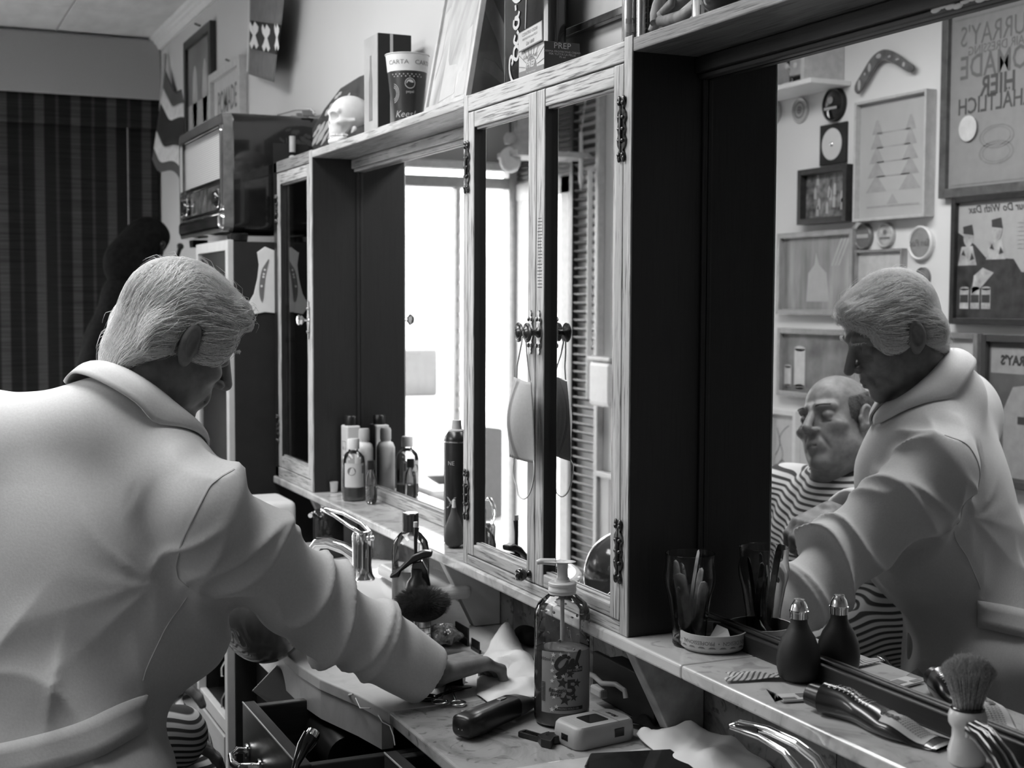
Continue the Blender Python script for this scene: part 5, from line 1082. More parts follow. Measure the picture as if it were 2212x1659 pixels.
def star(cx,cy,r,rot=0): return [(cx+(r if k%2==0 else r*.42)*math.sin(rot+k*PI/5),cy+(r if k%2==0 else r*.42)*math.cos(rot+k*PI/5)) for k in range(10)]
m=MB(); m.grid(lambda u,v:lm(0)(-.034+.092*u,.026+.096*v),30,2); obj('label',m,plain('silvery_label',.30,.4,var=.06),t,smooth=180)
m=MB(); mp=lm(.0006)
for sx_,sy_,r_ in((-.013,.118,.0042),(-.002,.119,.0038),(.010,.119,.0036),(-.014,.104,.0034),(-.015,.093,.004),(-.010,.084,.0038),(.002,.085,.0036),(-.015,.077,.004),(-.009,.064,.0036),(-.012,.052,.0038),(-.008,.037,.004),(-.015,.032,.0045),(.024,.098,.0038)): p_=star(sx_,sy_,r_); m.add([mp(*q) for q in p_],[tuple(range(10))])
obj('pale_stars',m,inkw,t)
m=MB()
for sx_,sy_,r_ in((.013,.088,.0072),(.001,.0745,.0095),(.0035,.058-.005,.0085) if False else (.005,.0475,.0095),(.019,.051,.007),(.024,.073,.0075)): p_=star(sx_,sy_,r_,.15); m.add([mp(*q) for q in p_],[tuple(range(10))])
def ribbon2(pts,w_,mp): 
    P=[np.array(p,float) for p in pts]; P2=[]
    for i in range(len(P)-1):
        p0=P[max(i-1,0)];p1=P[i];p2=P[i+1];p3=P[min(i+2,len(P)-1)]
        for k in range(5): t_=k/5; P2.append(.5*((2*p1)+(-p0+p2)*t_+(2*p0-5*p1+4*p2-p3)*t_*t_+(-p0+3*p1-3*p2+p3)*t_**3))
    P2.append(P[-1]); v=[];n=len(P2)
    for i,p in enumerate(P2):
        d=P2[min(i+1,n-1)]-P2[max(i-1,0)]; d/=np.linalg.norm(d)+1e-9; nn=np.array([-d[1],d[0]]); ww=(w_(i/(n-1)) if callable(w_) else w_)/2; v+= [mp(*(p-nn*ww)),mp(*(p+nn*ww))]
    return v,[(2*i,2*i+1,2*i+3,2*i+2) for i in range(n-1)]
wv=lambda s_:.0045+.002*math.sin(s_*PI*3)
for st_ in ([(.012,.112),(.006,.1165),(-.004,.111),(-.009,.101),(-.004,.095),(.003,.100),(.009,.110),(.005,.094),(-.002,.084),(-.008,.0855),(-.002,.091),(.010,.101)],[(.010,.100),(.0155,.1065),(.0175,.110),(.0145,.110),(.0130,.104),(.0165,.1005),(.0215,.104)],[(.0215,.104),(.0275,.119),(.029,.124),(.0245,.112),(.0235,.102),(.0275,.102)]): m.add(*ribbon2(st_,wv,mp))
for b in((.006,.034,.0905,.0985),): m.add([mp(b[0]+(b[1]-b[0])*i/8,b[2]) for i in range(9)]+[mp(b[0]+(b[1]-b[0])*i/8,b[3]) for i in range(9)],[(i,i+1,i+10,i+9) for i in range(8)])
m.add([mp(-.010+.045*i/8,.031) for i in range(9)]+[mp(-.010+.045*i/8,.0365) for i in range(9)],[(i,i+1,i+10,i+9) for i in range(8)])
lettering(m,'5',.034,mp,bold=.001,cx=.0145,cy=.0655); lettering(m,'fissaggio',.0085,mp,shear=.15,bold=.0002,cx=-.0065,cy=.0625); lettering(m,'forte',.0085,mp,shear=.15,bold=.0002,cx=-.0095,cy=.0555)
lettering(m,'1000ml e',.0075,mp,cx=-.026,cy=.110); 
for i in range(14): q=-.034+.0006*0; m.add([mp(-.033+.0,.044+.0022*i),mp(-.0265,.044+.0022*i),mp(-.0265,.0452+.0022*i),mp(-.033,.0452+.0022*i)],[(0,1,2,3)])
obj('printed_marks',m,plain('dark_label_ink',.03,.4),t)
m=MB(); lettering(m,'per capelli',.006,lm(.0012),cx=.020,cy=.0945); lettering(m,'STRONG HOLD GEL',.004,lm(.0012),cx=.010,cy=.0338); obj('lettering',m,inkl,t)
# cordless trimmer
a=np.array(at(1000,1568,z=Zc+.022)); b=np.array(at(1180,1498,z=Zc+.020)); ax=(b-a);ax[2]=0;L=np.linalg.norm(ax);ax/=L; sd=np.cross([0,0,1.],ax)
t=thing('hair_trimmer','black cordless hair trimmer lying on the counter','trimmer',(float((a[0]+b[0])/2),float((a[1]+b[1])/2),Zc))
def loft(mb,secs,n=24,capends=True):
    """secs: (along, halfwidth, halfheight, centre z, exponent)"""
    k=len(secs); vs=[]
    for s_,w_,h_,cz,e in secs:
        for i in range(n):
            q=2*PI*i/n; c_,s2=math.cos(q),math.sin(q); xx=w_*abs(c_)**(2/e)*(1 if c_>0 else -1); zz=h_*abs(s2)**(2/e)*(1 if s2>0 else -1); p=a+ax*s_+sd*xx; vs.append((p[0],p[1],cz+zz))
    fs=[(j*n+i,j*n+(i+1)%n,(j+1)*n+(i+1)%n,(j+1)*n+i) for j in range(k-1) for i in range(n)]
    if capends: fs+= [tuple(range(n))[::-1],tuple((k-1)*n+i for i in range(n))]
    mb.add(vs,fs); return mb
m=loft(MB(),[(-.006,.015,.012,Zc+.021,3.),(0,.0205,.0175,Zc+.021,3.2),(.03,.0215,.0195,Zc+.0205,3.),(.09,.0195,.0185,Zc+.0215,2.8),(.125,.0205,.0175,Zc+.022,3)],28); obj('body',m,black,t,smooth=50)
m=loft(MB(),[(.125,.0207,.0172,Zc+.022,3.),(.150,.0205,.0125,Zc+.022,3.5),(.168,.0215,.0065,Zc+.021,4)],28); obj('head',m,plain('grey_metal_head',.14,.3,.5),t,smooth=50)
m=loft(MB(),[(.166,.0220,.0018,Zc+.023,6.),(.176,.0220,.0012,Zc+.0215,6)],16); obj('blade',m,steel,t,smooth=30)
m=MB()
for i in range(15): w_=-.020+.0029*i; p=a+ax*.1755+sd*w_; q=a+ax*.183+sd*w_; m.tube([(p[0],p[1],Zc+.0215),(q[0],q[1],Zc+.0205)],.0007,4)
obj('blade_teeth',m,steel,t,kind='stuff')
p=a+ax*.098; m=MB(); T=Matrix(((ax[0],sd[0],0,p[0]),(ax[1],sd[1],0,p[1]),(0,0,1,Zc+.0395),(0,0,0,1))); m.box(-.008,.008,-.0045,.0045,0,.0022,T); obj('switch',m,steel,t,bevel=.0012)
m=MB(); 
for s_ in(-.0035,.0035): p=a-ax*.0062+sd*s_; m.ell((p[0],p[1],Zc+.018),(.0012,.0012,.0012),8,6)
obj('charge_contacts',m,chrome,t)
# charger box
A0=np.array(at(1247,1618,z=Zc+.006)); B0=np.array(at(1376,1590,z=Zc+.006)); lx=B0-A0; lx[2]=0; Lx=np.linalg.norm(lx); lx/=Lx; ly=np.cross([0,0,1.],lx); Ly=.068
t=thing('charger_unit','pale grey plastic charger unit with a dark window beside the gel bottle','charger',(float(A0[0]),float(A0[1]),Zc)); T=Matrix(((lx[0],ly[0],0,A0[0]),(lx[1],ly[1],0,A0[1]),(0,0,1,Zc),(0,0,0,1)))
gp=plain('pale_grey_plastic',.38,.45,var=.04); m=MB(); poly=rrect(0,Lx,0,Ly,.014,5); n_=len(poly); cxm,cym=Lx/2,Ly/2
vs=[];lev=[(0.96,.001),(1.,.006),(1.,.018),(.97,.030),(.90,.034)]
for s_,h_ in lev: vs+=[(cxm+(p[0]-cxm)*s_,cym+(p[1]-cym)*s_,h_) for p in poly]
m.add(vs,[(k*n_+i,k*n_+(i+1)%n_,(k+1)*n_+(i+1)%n_,(k+1)*n_+i) for k in range(4) for i in range(n_)]+[tuple(range(n_))[::-1],tuple(4*n_+i for i in range(n_))],T); obj('housing',m,gp,t,smooth=45)
m=MB(); m.prism([(p[0]+Lx*.30,p[1]+Ly*.24) for p in rrect(0,Lx*.34,0,Ly*.52,.004,3)],.0008,T,.0336); obj('window',m,blackg,t)
m=MB(); m.box(Lx*.62,Lx*.78,-.0006,.001,.011,.024,T); obj('side_button',m,black,t,bevel=.001); m=MB(); m.box(-.0006,.001,Ly*.35,Ly*.60,.010,.020,T); obj('socket',m,black,t,bevel=.003)
m=MB(); 
for s_ in(.43,.52): m.add([T@Vector(p) for p in((-.001,Ly*s_,.014),(-.001,Ly*s_+.002,.014),(-.001,Ly*s_+.002,.016),(-.001,Ly*s_,.016))],[(0,1,2,3)])
obj('contacts',m,steel,t,solid=.0006)
m=MB(); 
for i in range(5): m.box(Lx*.10+.0028*i*2,Lx*.10+.0028*i*2+.0016,Ly*.15,Ly*.8,.0335,.0342,T)
obj('ridge',m,gp,t); m=MB(); lettering(m,'Moser',.010,lambda u,v: T@Vector((Lx*.80-v,Ly*.5+u,.0346)),shear=.3,bold=.0003); m.v=[tuple(q) for q in m.v]; obj('lettering',m,ink,t)
m=MB(); m.box(Lx*.70,Lx*.705,.001,Ly*.999,.0332,.0345,T); obj('seam',m,inkg,t)
# black clip comb
c=np.array(at(1175,1603,z=Zc)); t=thing('clipper_comb','black clipper guide comb with open slots next to the charger','comb',(float(c[0]),float(c[1]),Zc)); T=Matrix.Translation((c[0],c[1],Zc+.001))@Matrix.Rotation(1.30,4,'Z')
e1_=np.array(at(1130,1590,z=Zc))-c; L1=np.hypot(e1_[0],e1_[1]); T=Matrix.Translation((c[0],c[1],Zc+.001))@Matrix.Rotation(math.atan2(e1_[1],e1_[0]),4,'Z')
m=MB(); m.prism([(L1*1.05,.009),(L1*1.1,.004),(L1*1.1,-.004),(L1*1.05,-.009),(0,-.0075),(0,-.005),(L1*.98,-.005),(L1*.98,.005),(0,.005),(0,.0075)],.007,T)
for i in range(9): u_=L1*(.08+.1*i); m.box(u_,u_+.0012,-.0055,.0055,.001,.006,T)
obj('slotted_arm',m,black,t); m=MB(); m.prism([(.004,.010),(-.012,.021),(-.030,.019),(-.020,0),(-.030,-.019),(-.012,-.021),(.004,-.010)],.012,T); obj('butterfly_grip',m,black,t,bevel=.001); m=MB(); m.tube([T@Vector((-.008,.004,.013)),T@Vector((-.004,-.006,.014))],.0011,6); m.v=[tuple(q) for q in m.v]; obj('spring',m,steel,t)
# scissors
s1=np.array(at(950,1516,z=Zc+.004)); s2=np.array(at(989,1519,z=Zc+.004)); t=thing('scissors','steel barber scissors lying open with two shiny finger rings','scissors',(float(s1[0]),float(s1[1]),Zc+.001))
piv=np.array(at(968,1478,z=Zc+.004)); tip=piv+(piv-(s1+s2)/2)*1.2
for s_,o_ in((s1,-1),(s2,1)):
    m=MB(); m.tube([(s_[0]+.0125*math.cos(q),s_[1]+.0125*math.sin(q),Zc+.004) for q in np.linspace(0,2*PI,25)[:-1]],.0021,8,closed=True)
    d_=piv-s_; d_/=np.linalg.norm(d_); st0=s_+d_*.0125; m.tube([tuple(st0),tuple(st0*.5+piv*.5+np.array([0,0,.001])),tuple(piv),tuple(tip+np.array([.004*o_,0,0]))],[.0024,.0022,.0032,.0008],8); obj('blade_arm',m,steel,t,smooth=60)
m=MB(); m.cyl(tuple(piv-[0,0,.001]),tuple(piv+[0,0,.005]),.004); obj('screw',m,chrome,t)
s3=np.array(at(925,1507,z=Zc+.005)); t=thing('thinning_scissors','dark ring handle of a second pair of scissors under the cuff','scissors',(float(s3[0]),float(s3[1]),Zc+.001)); m=MB(); m.tube([(s3[0]+.013*math.cos(q),s3[1]+.013*math.sin(q),Zc+.005) for q in np.linspace(0,2*PI,25)[:-1]],.0035,8,closed=True); m.tube([tuple(s3+[0.0,.013,0]),tuple(s3+[-.02,.05,0]),tuple(s3+[-.03,.09,-.001])],[.003,.003,.001],8); obj('ring_and_shank',m,blackg,t,smooth=60)
# black brush held in the barber's hand
h0=np.array(at(930,1478,y=.835)); h1=np.array(at(1003,1478,y=.885)); h0[2]=h1[2]=Zc+.019; t=thing('black_brush','short black brush held under the palm of the barber','brush',tuple((h0+h1)/2-[0,0,.018])); m=MB(); m.cyl(h0,h1,.0165,.0175,n=24); obj('handle',m,black,t,smooth=40,bevel=.002)
# tall clear bottle
x,y=at(890,1362,z=Zc)[:2]; z=Zc; y-=.003
t=thing('lotion_bottle','tall clear bottle with dark cap behind the neck duster','bottle',(x,y,z)); m=MB(); m.lathe([(0,.001),(.034,.001),(.0375,.006),(.0375,.165),(.034,.182),(.022,.197),(.0135,.203),(.0135,.208)],c=(x,y,z),n=40,cap=False); obj('body',m,clearp,t,smooth=60)
m=MB(); m.lathe([(0,.003),(.034,.004),(.0355,.01),(.0355,.125),(0,.125)],c=(x,y,z),n=36,cap=False); obj('liquid',m,plain('cloudy_liquid',.55,.15,trans=.5,ior=1.33),t,smooth=50); m=MB(); m.lathe([(.0165,0),(.0165,.034),(.015,.036),(0,.036)],c=(x,y,z+.203),n=24); obj('cap',m,plain('dark_metal_cap',.10,.2,.7),t,smooth=35)
# black trigger sprayer with a thin stick
x,y=at(893,1396,z=Zc)[:2]; y+=.008
t=thing('trigger_sprayer','black trigger spray bottle behind the neck duster','spray bottle',(x,y,Zc)); m=MB(); m.lathe([(0,.001),(.024,.001),(.026,.006),(.026,.10),(.020,.125),(.012,.135),(.012,.150)],c=(x,y,Zc),n=30,cap=False); obj('body',m,black,t,smooth=60)
hz=Zc+.150; m=MB(); P=[(-.034,-.016),(-.030,-.004),(-.010,.010),(.010,.020),(.028,.024),(.030,.034),(.012,.036),(-.010,.026),(-.026,.010),(-.040,-.004),(-.052,-.012),(-.052,-.018)]
T=Matrix(((CR[0],-CD[0],0,x),(CR[1],-CD[1],0,y),(0,0,1,hz),(0,0,0,1)))@Matrix(((1,0,0,0),(0,0,-1,0),(0,1,0,0),(0,0,0,1))); m.prism(P,.020,T,-.010); obj('head',m,black,t,bevel=.003,smooth=50)
m=MB(); m.prism([(-.008,.012),(.010,.016),(.020,-.004),(.026,-.034),(.014,-.032),(.008,-.008),(-.012,-.004)],.014,T,-.007); obj('trigger',m,blackg,t,bevel=.002)
m=MB(); p0=np.array((x,y,hz+.022))-CR*.003; m.tube([tuple(p0),tuple(p0+[0,0,.035]),tuple(p0+[0,0,.058]-CR*-.002)],[.0032,.0038,.0050],12); obj('stick',m,black,t,smooth=60); m=MB(); p1=p0+np.array([0,0,.058]); m.tube([tuple(p1),tuple(p1+[0,0,.010])],[.0045,.004],12); obj('clear_tip',m,frame_l,t,smooth=60)
# neck duster
x,y=at(908,1418,z=Zc)[:2]; y+=.004
t=thing('neck_duster','fluffy black neck duster with a ringed chrome handle standing upright','brush',(x,y,Zc)); pr=[(.013,.001),(.0165,.004)]
m=MB(); m.lathe([(.0145,.001),(.0165,.004),(.0165,.070),(.015,.074),(.010,.078)],c=(x,y,Zc),n=32); obj('handle',m,steel,t,smooth=40)
m0=None
for i in range(6):
    zz=Zc+.010+.0115*i
    if m0 is None: m=MB(); m.lathe([(.0166,0),(.0170,.0006),(.0166,.0013)],c=(x,y,zz),n=32,cap=False); m0=obj('ring_groove',m,black,t,smooth=60)
    else: dup(m0,t,(0,0,.0115*i))
g=np.random.default_rng(8); n=5200; u=g.normal(size=(n,3)); u/=np.linalg.norm(u,axis=1,keepdims=True); u[:,2]=u[:,2]*.62+.18; cz=Zc+.098; K=4; A=np.zeros((n,K,3))
for k_ in range(K): s_=.35+.65*k_/(K-1); A[:,k_]=np.array([x,y,cz])+u*np.array([.053,.053,.050])*s_*(1+g.normal(0,.035,n)[:,None]*(k_==K-1))+np.array([0,0,-.006])*s_*s_
rad=(.00035*np.linspace(1,.4,K))[None,:,None]; V=np.stack([A+rad*np.array([math.cos(q),0,math.sin(q)]) for q in(0,2.094,4.189)],2).reshape(-1,3); b_=(np.arange(n)[:,None]*K+np.arange(K-1)[None])*3; F=np.concatenate([np.stack([b_+i,b_+(i+1)%3,b_+3+(i+1)%3,b_+3+i],-1).reshape(-1,4) for i in range(3)])
npobj('bristles',V,F,blackm,t,kind='stuff'); m=MB(); m.ell((x,y,cz-.002),(.046,.046,.030),24,14); obj('bristle_core',m,darkcloth,t,smooth=180)
# bag of blades and black comb
x,y=at(960,1392,z=Zc)[:2]; t=thing('plastic_bag','small clear bag of dark speckled contents beside the duster','bag',(x,y,Zc+.001)); m=MB()
def bagf(u,v): a_=2*PI*u;q=PI*v; r_=1+.14*math.sin(3*a_+q*3)+.10*math.sin(7*a_+2); return (x+.042*r_*math.sin(q)*math.cos(a_),y+.030*r_*math.sin(q)*math.sin(a_),Zc+.020-.019*math.cos(q)*(1+.15*math.sin(5*a_)))
m.grid(bagf,30,14,closed_u=True); obj('bag_film',m,plain('speckled_bag',.22,.12,var=1.,scale=90,coat=.6),t,smooth=60)
x,y=at(1003,1392,z=Zc)[:2]; t=thing('wide_comb','black wide-toothed comb standing on edge behind the bag','comb',(x,y,Zc+.001)); m=MB(); m.box(x-.045,x+.020,y-.002,y+.002,Zc+.001,Zc+.016)
for i in range(15): q=x-.044+.0045*i; m.box(q,q+.002,y-.0015,y+.0015,Zc+.016,Zc+.036)
obj('comb_body',m,black,t)
x,y=at(1024,1405,z=Zc)[:2]; t=thing('wide_comb','teeth of a black comb poking out left of the crumpled tissue','comb',(x,y,Zc+.001)); m=MB(); m.box(x-.012,x+.03,y-.002,y+.002,Zc+.001,Zc+.007)
for i in range(8): q=x-.011+.005*i; m.box(q,q+.0018,y-.0012,y+.0012,Zc+.007,Zc+.022)
obj('comb_body',m,black,t)
# white tissues
def tissue(name,label,outline,z,h_,seed,parentmat=paper,peaks=()):
    """sheet spanning an outline, with creased relief"""
    P=np.array([at(a_,b_,z=z)[:2] for a_,b_ in outline]); c=P.mean(0); t=thing(name,label,'tissue',(float(c[0]),float(c[1]),z)); g=np.random.default_rng(seed); o=g.uniform(0,6,6); m=MB(); n=len(P)*6
    Q=[]
    for i in range(len(P)):
        for k in range(6): Q.append(P[i]*(1-k/6)+P[(i+1)%len(P)]*(k/6))
    Q=np.array(Q)
    def fn(u,v):
        i=int(round(u*n))%n; p=c+(Q[i]-c)*v; X=p*60; tw=lambda q:abs((q/PI)%2-1); hh=.15+.55*tw(X[0]*.8+o[0]+.5*X[1])+.45*tw(.6*X[1]-1.0*X[0]+o[1]+.4*tw(X[1]))+.25*tw(1.7*X[0]+1.3*X[1]+o[2])
        zz=z+.001+h_*max(0,hh)*(1-.75*v**3)
        for pk in peaks: q=np.array(at(pk[0],pk[1],z=z)[:2]); zz+=pk[2]*math.exp(-((p-q)**2).sum()/pk[3]**2)
        return (p[0],p[1],zz)
    m.grid(fn,n,22,closed_u=True); obj('sheet',m,parentmat,t,solid=.0006,smooth=50); return t
tissue('paper_towel','crumpled white paper towel by the hand of the barber',[(1030,1440),(1060,1400),(1105,1385),(1150,1425),(1170,1470),(1160,1510),(1120,1515),(1062,1530),(1030,1505)],Zc,.020,2,peaks=((1092,1400,.040,.022),(1130,1440,.012,.02)))
tissue('paper_towel','crumpled white paper towel on the pale slab at the bottom edge',[(1375,1600),(1400,1580),(1500,1590),(1560,1590),(1640,1625),(1670,1665),(1560,1690),(1480,1665),(1430,1640)],Zc+.0025,.018,6,peaks=((1490,1600,.022,.02),(1390,1598,.012,.012)))
tissue('torn_packet','torn white packet under the trimmer blade',[(1108,1545),(1125,1525),(1160,1512),(1168,1530),(1140,1545),(1116,1556)],Zc,.008,9,label_l)
# black case with a cable behind the gel bottle
t=thing('black_case','open black case with a pale coiled cable behind the gel bottle','case',(-1.93,1.09,Zc)); box('shell',(-2.02,-1.815,1.075,1.122,Zc+.001,Zc+.062),blackm,t,bevel=.004); box('lid',(-2.02,-1.815,1.0645,1.0745,Zc+.001,Zc+.075),blackm,t,bevel=.002)
P=[at(1262,1452,y=1.055),at(1283,1460,y=1.05),at(1300,1476,y=1.045),at(1330,1478,y=1.04),at(1350,1492,y=1.035),at(1352,1508,y=1.035)]
t=thing('cable_plug','pale grey plug and bent cable on the black case','cable',tuple(at(1300,1500,y=1.045))); m=MB(); m.tube([tuple(p) for p in P],.0042,12); obj('cable',m,gp,t,smooth=60); m=MB(); p=at(1295,1488,y=1.045); m.box(p[0]-.02,p[0]+.018,p[1]-.008,p[1]+.008,p[2]-.013,p[2]+.004); obj('plug',m,gp,t,bevel=.004)
x,y=at(1400,1575,z=Zc)[:2]; t=thing('black_pouch','dark crumpled pouch at the foot of the marble bracket','pouch',(x,y,Zc+.001)); crumple('pouch_cloth',(x,y,Zc),.035,.02,.022,darkcloth,t,12,14)
x,y=at(1120,1395,z=Zc)[:2]; t=thing('black_pouch','dark round pouch behind the crumpled tissue','pouch',(x,y+.02,Zc)); m=MB(); m.ell((x,y+.02,Zc+.018),(.045,.022,.018),20,12); obj('pouch_cloth',m,darkcloth,t,smooth=180)
x0_,y0_=at(1300,1660,z=Zc)[:2]; t=thing('black_tray','black glossy tray at the bottom edge of the counter','tray',(x0_,y0_,Zc+.002))
P=[at(1262,1668,z=Zc),at(1275,1641,z=Zc),at(1450,1632,z=Zc),at(1520,1690,z=Zc),at(1400,1760,z=Zc),at(1290,1760,z=Zc)]; m=MB(); m.add(*slab([(p[0],p[1],Zc+.0025) for p in P],(0,0,1),.008)); obj('tray_body',m,blackg,t,bevel=.003,seg=3)
# ---- basin, taps
t=thing('wash_basin','white glazed wash basin with a dark rounded front lobe under the arm','basin',(-2.60,.86,Zc))
def bas(u,v):
    a_=2*PI*u
    prof=[(.10,.0),(.19,.012),(.235,.045),(.245,.078),(.238,.084),(.205,.080),(.17,.05),(.06,.02),(0,.018)]
    f_=v*(len(prof)-1); i=min(int(f_),len(prof)-2); q=f_-i; r_=prof[i][0]*(1-q)+prof[i+1][0]*q; h_=prof[i][1]*(1-q)+prof[i+1][1]*q
    return (-2.70+r_*.95*math.cos(a_),.865+r_*.83*math.sin(a_),Zc+.001+h_)
m=MB(); m.grid(bas,56,24,closed_u=True); obj('bowl',m,porc,t,smooth=60)
lc_=np.array(at(570,1318,y=.625)); m=MB(); m.ell(tuple(lc_),(.105,.085,.098),36,24); obj('front_lobe',m,porcd,t,smooth=180,label='dark glossy rounded lobe')
box('tap_deck',(-2.83,-2.53,.955,1.06,Zc+.06,Zc+.088),porc,t,bevel=.012,seg=3)
def mixer(name,label,B,sc_,ang):
    t=thing(name,label,'tap',tuple(B)); X=np.array([math.cos(ang),math.sin(ang),0]); Y=np.array([-X[1],X[0],0]); B=np.array(B)
    P=lambda a_,b_,c_: tuple(B+(X*a_+Y*b_+np.array([0,0,c_]))*sc_)
    m=MB(); m.lathe([(.026,0),(.027,.003),(.022,.012),(.0195,.03),(.0205,.075),(.021,.092),(.0185,.098),(0,.099)],c=tuple(B),n=32,T=None); m.v=[tuple(B+(np.array(v)-B)*sc_) for v in m.v]; obj('body',m,chrome,t,smooth=45)
    m=MB(); m.tube([P(.01,0,.045),P(.05,0,.058),P(.10,0,.064),P(.135,0,.060),P(.150,0,.045)],[.015*sc_,.0125*sc_,.0115*sc_,.012*sc_,.0115*sc_],16); obj('spout',m,chrome,t,smooth=60)
    m=MB(); Lp=[P(-.012,.012,.098),P(.02,.018,.112),P(.07,.014,.128),P(.115,.006,.134),P(.120,0,.134),P(.115,-.006,.134),P(.07,-.014,.128),P(.02,-.018,.112),P(-.012,-.012,.098)]; m.tube(Lp,.0042*sc_,10,closed=True); obj('lever_loop',m,chrome,t,smooth=60)
    m=MB(); m.tube([P(-.03,0,.05),P(-.03,0,.085)],.0025*sc_,8); m.ell(P(-.03,0,.09),(.006*sc_,)*3,12,8); obj('waste_knob',m,chrome,t,smooth=60)
    return t
B=np.array(at(782,1252,z=Zc+.088)); mixer('mixer_tap','chrome mixer tap with a looped lever on the basin at the left',B,1.0,math.radians(205))
B=np.array(at(1835,1790,z=Zc)); 
t=thing('mixer_tap','chrome tap with a long looped lever at the bottom right','tap',(float(B[0]),float(B[1]),Zc+.002)); 
P=[at(1580,1568,y=.960),at(1600,1562,y=.962),at(1660,1578,y=.968),at(1720,1606,y=.975),at(1765,1640,y=.985),at(1790,1680,y=.99),at(1795,1720,y=.995)]
m=MB(); m.tube([tuple(p) for p in P],[.0035,.0045,.0055,.006,.007,.009,.012],14)
Q=[at(1580,1572,y=.955),at(1640,1592,y=.955),at(1695,1625,y=.958),at(1730,1668,y=.962),at(1740,1710,y=.97)]; m.tube([tuple(p) for p in Q],[.0030,.0035,.004,.005,.009],12); obj('lever_loop',m,chrome,t,smooth=60)
m=MB(); pa=[at(1586,1566,y=.958),at(1635,1572,y=.962),at(1637,1586,y=.958),at(1600,1578,y=.956)]; m.add([tuple(p) for p in pa],[(0,1,2,3)]); obj('lever_web',m,blackg,t,solid=.003)
m=MB(); m.cyl((float(B[0]),float(B[1]),Zc+.003),tuple(np.array(at(1772,1712,y=.985))),.024,.020,n=28); obj('body',m,chrome,t,smooth=45)
# white dispenser box and dark jar at the far left of the counter
t=thing('tissue_box','white plastic box at the far left of the counter','box',(-3.46,.90,Zc)); sft=-.0; x1_=at(640,1150,y=.93)[0]; m=MB(); m.box(-3.60,-3.43,.80,.945,Zc+.001,-.520); obj('box_body',m,white,t,bevel=.018,seg=3,smooth=60)
m=MB()
for p_ in((598,1112),(604,1124),(600,1127),(615,1152)): p=at(p_[0],p_[1],x=-3.4295); m.ell(tuple(p),(.0008,.003,.0045),8,6)
obj('water_spots',m,inkw,t,kind='stuff')
t=thing('product_rack','dark glossy jar with a chrome handle beside the white box','jar',(-3.42,1.02,Zc)); m=MB(); m.lathe([(.038,.001),(.040,.004),(.040,.115),(.036,.120),(0,.122)],c=(-3.405,1.02,Zc),n=32); obj('body',m,blackg,t,smooth=40); m=MB(); m.tube([(-3.38,.985,Zc+.105),(-3.36,.965,Zc+.12),(-3.345,.955,Zc+.118)],.006,10); m.lathe([(.012,0),(.012,.02),(.009,.024),(0,.024)],c=(-3.40,1.01,Zc+.122),n=16); obj('handle',m,chrome,t,smooth=50)
# ---- hair dryer in the drawer, brush handle, thin cable
a_=np.array(at(655,1520,y=.70)); b_=np.array(at(735,1615,y=.70)); nz=np.array(at(590,1452,y=.66)); 
t=thing('hair_dryer','black hair dryer with a flat nozzle lying in the open drawer','hair dryer',tuple((a_+b_)/2-[0,0,.05])); m=MB(); ax_=(b_-a_)/np.linalg.norm(b_-a_); m.tube([tuple(a_-ax_*.01),tuple(a_),tuple(a_+ax_*.05),tuple(b_),tuple(b_+ax_*.04)],[.030,.034,.036,.038,.034],26); obj('barrel',m,black,t,smooth=50)
n0=np.array(at(546,1492,y=.63)); n1=np.array(at(598,1437,y=.66)); k0_=a_-CR*.022+CU*.014*0; m=MB()
e1_=np.array(at(640,1560,y=.69)); e2_=np.array(at(690,1505,y=.71)); th_=CD*.008
R0_=[n0-th_,n1-th_,n1+th_,n0+th_]; R1_=[]
cc=(e1_+e2_)/2; hw=(e2_-e1_)/2; 
def nozz(u,v):
    q=2*PI*u; c_,s2=math.cos(q),math.sin(q); flat=(n0+n1)/2+(n1-n0)/2*(abs(c_)**.25*(1 if c_>0 else -1))+th_*(abs(s2)**.5*(1 if s2>0 else -1)); rnd=cc+hw*c_+CD*np.linalg.norm(hw)*.9*s2
    w_=v**1.5; return tuple(flat*(1-w_)+rnd*w_)
m.grid(nozz,36,12,closed_u=True); obj('nozzle',m,plain('nozzle_black',.010,.4),t,smooth=60); m=MB(); m.tube([tuple(n0),tuple(n1)],.0012,6); obj('nozzle_edge',m,steel,t)
t=thing('brush_handle','black tapered handle with chrome ring leaning over the drawer front','brush',tuple(at(660,1640,y=.60))); P=[at(678,1582,y=.585),at(668,1600,y=.575),at(655,1615,y=.565)]; m=MB(); m.tube([tuple(p) for p in P],[.011,.013,.0115],18); obj('ferrule',m,chrome,t,smooth=60); P=[at(672,1590,y=.578),at(655,1614,y=.564),at(640,1650,y=.545),at(628,1690,y=.53)]; m=MB(); m.tube([tuple(p) for p in P],[.0135,.011,.006,.003],16); obj('handle',m,blackg,t,smooth=60)
t=thing('thin_cable','thin white cable trailing over the counter edge into the drawer','cable',tuple(at(750,1500,y=.69))); P=[at(718,1497,y=.70),at(732,1496,y=.70),at(748,1502,y=.70),at(762,1500,y=.69)]; m=MB(); m.tube([tuple(p) for p in P],.0016,6); P=[at(768,1508,y=.70),at(778,1530,y=.698),at(800,1530,y=.70)]; m.tube([tuple(p) for p in P],.0010,6); P=[at(817,1545,y=.712),at(826,1560,y=.708),at(842,1568,y=.712),at(850,1590,y=.712),at(853,1610,y=.712)]; m.tube([tuple(p) for p in P],.0010,6); obj('cable',m,white,t,smooth=60)
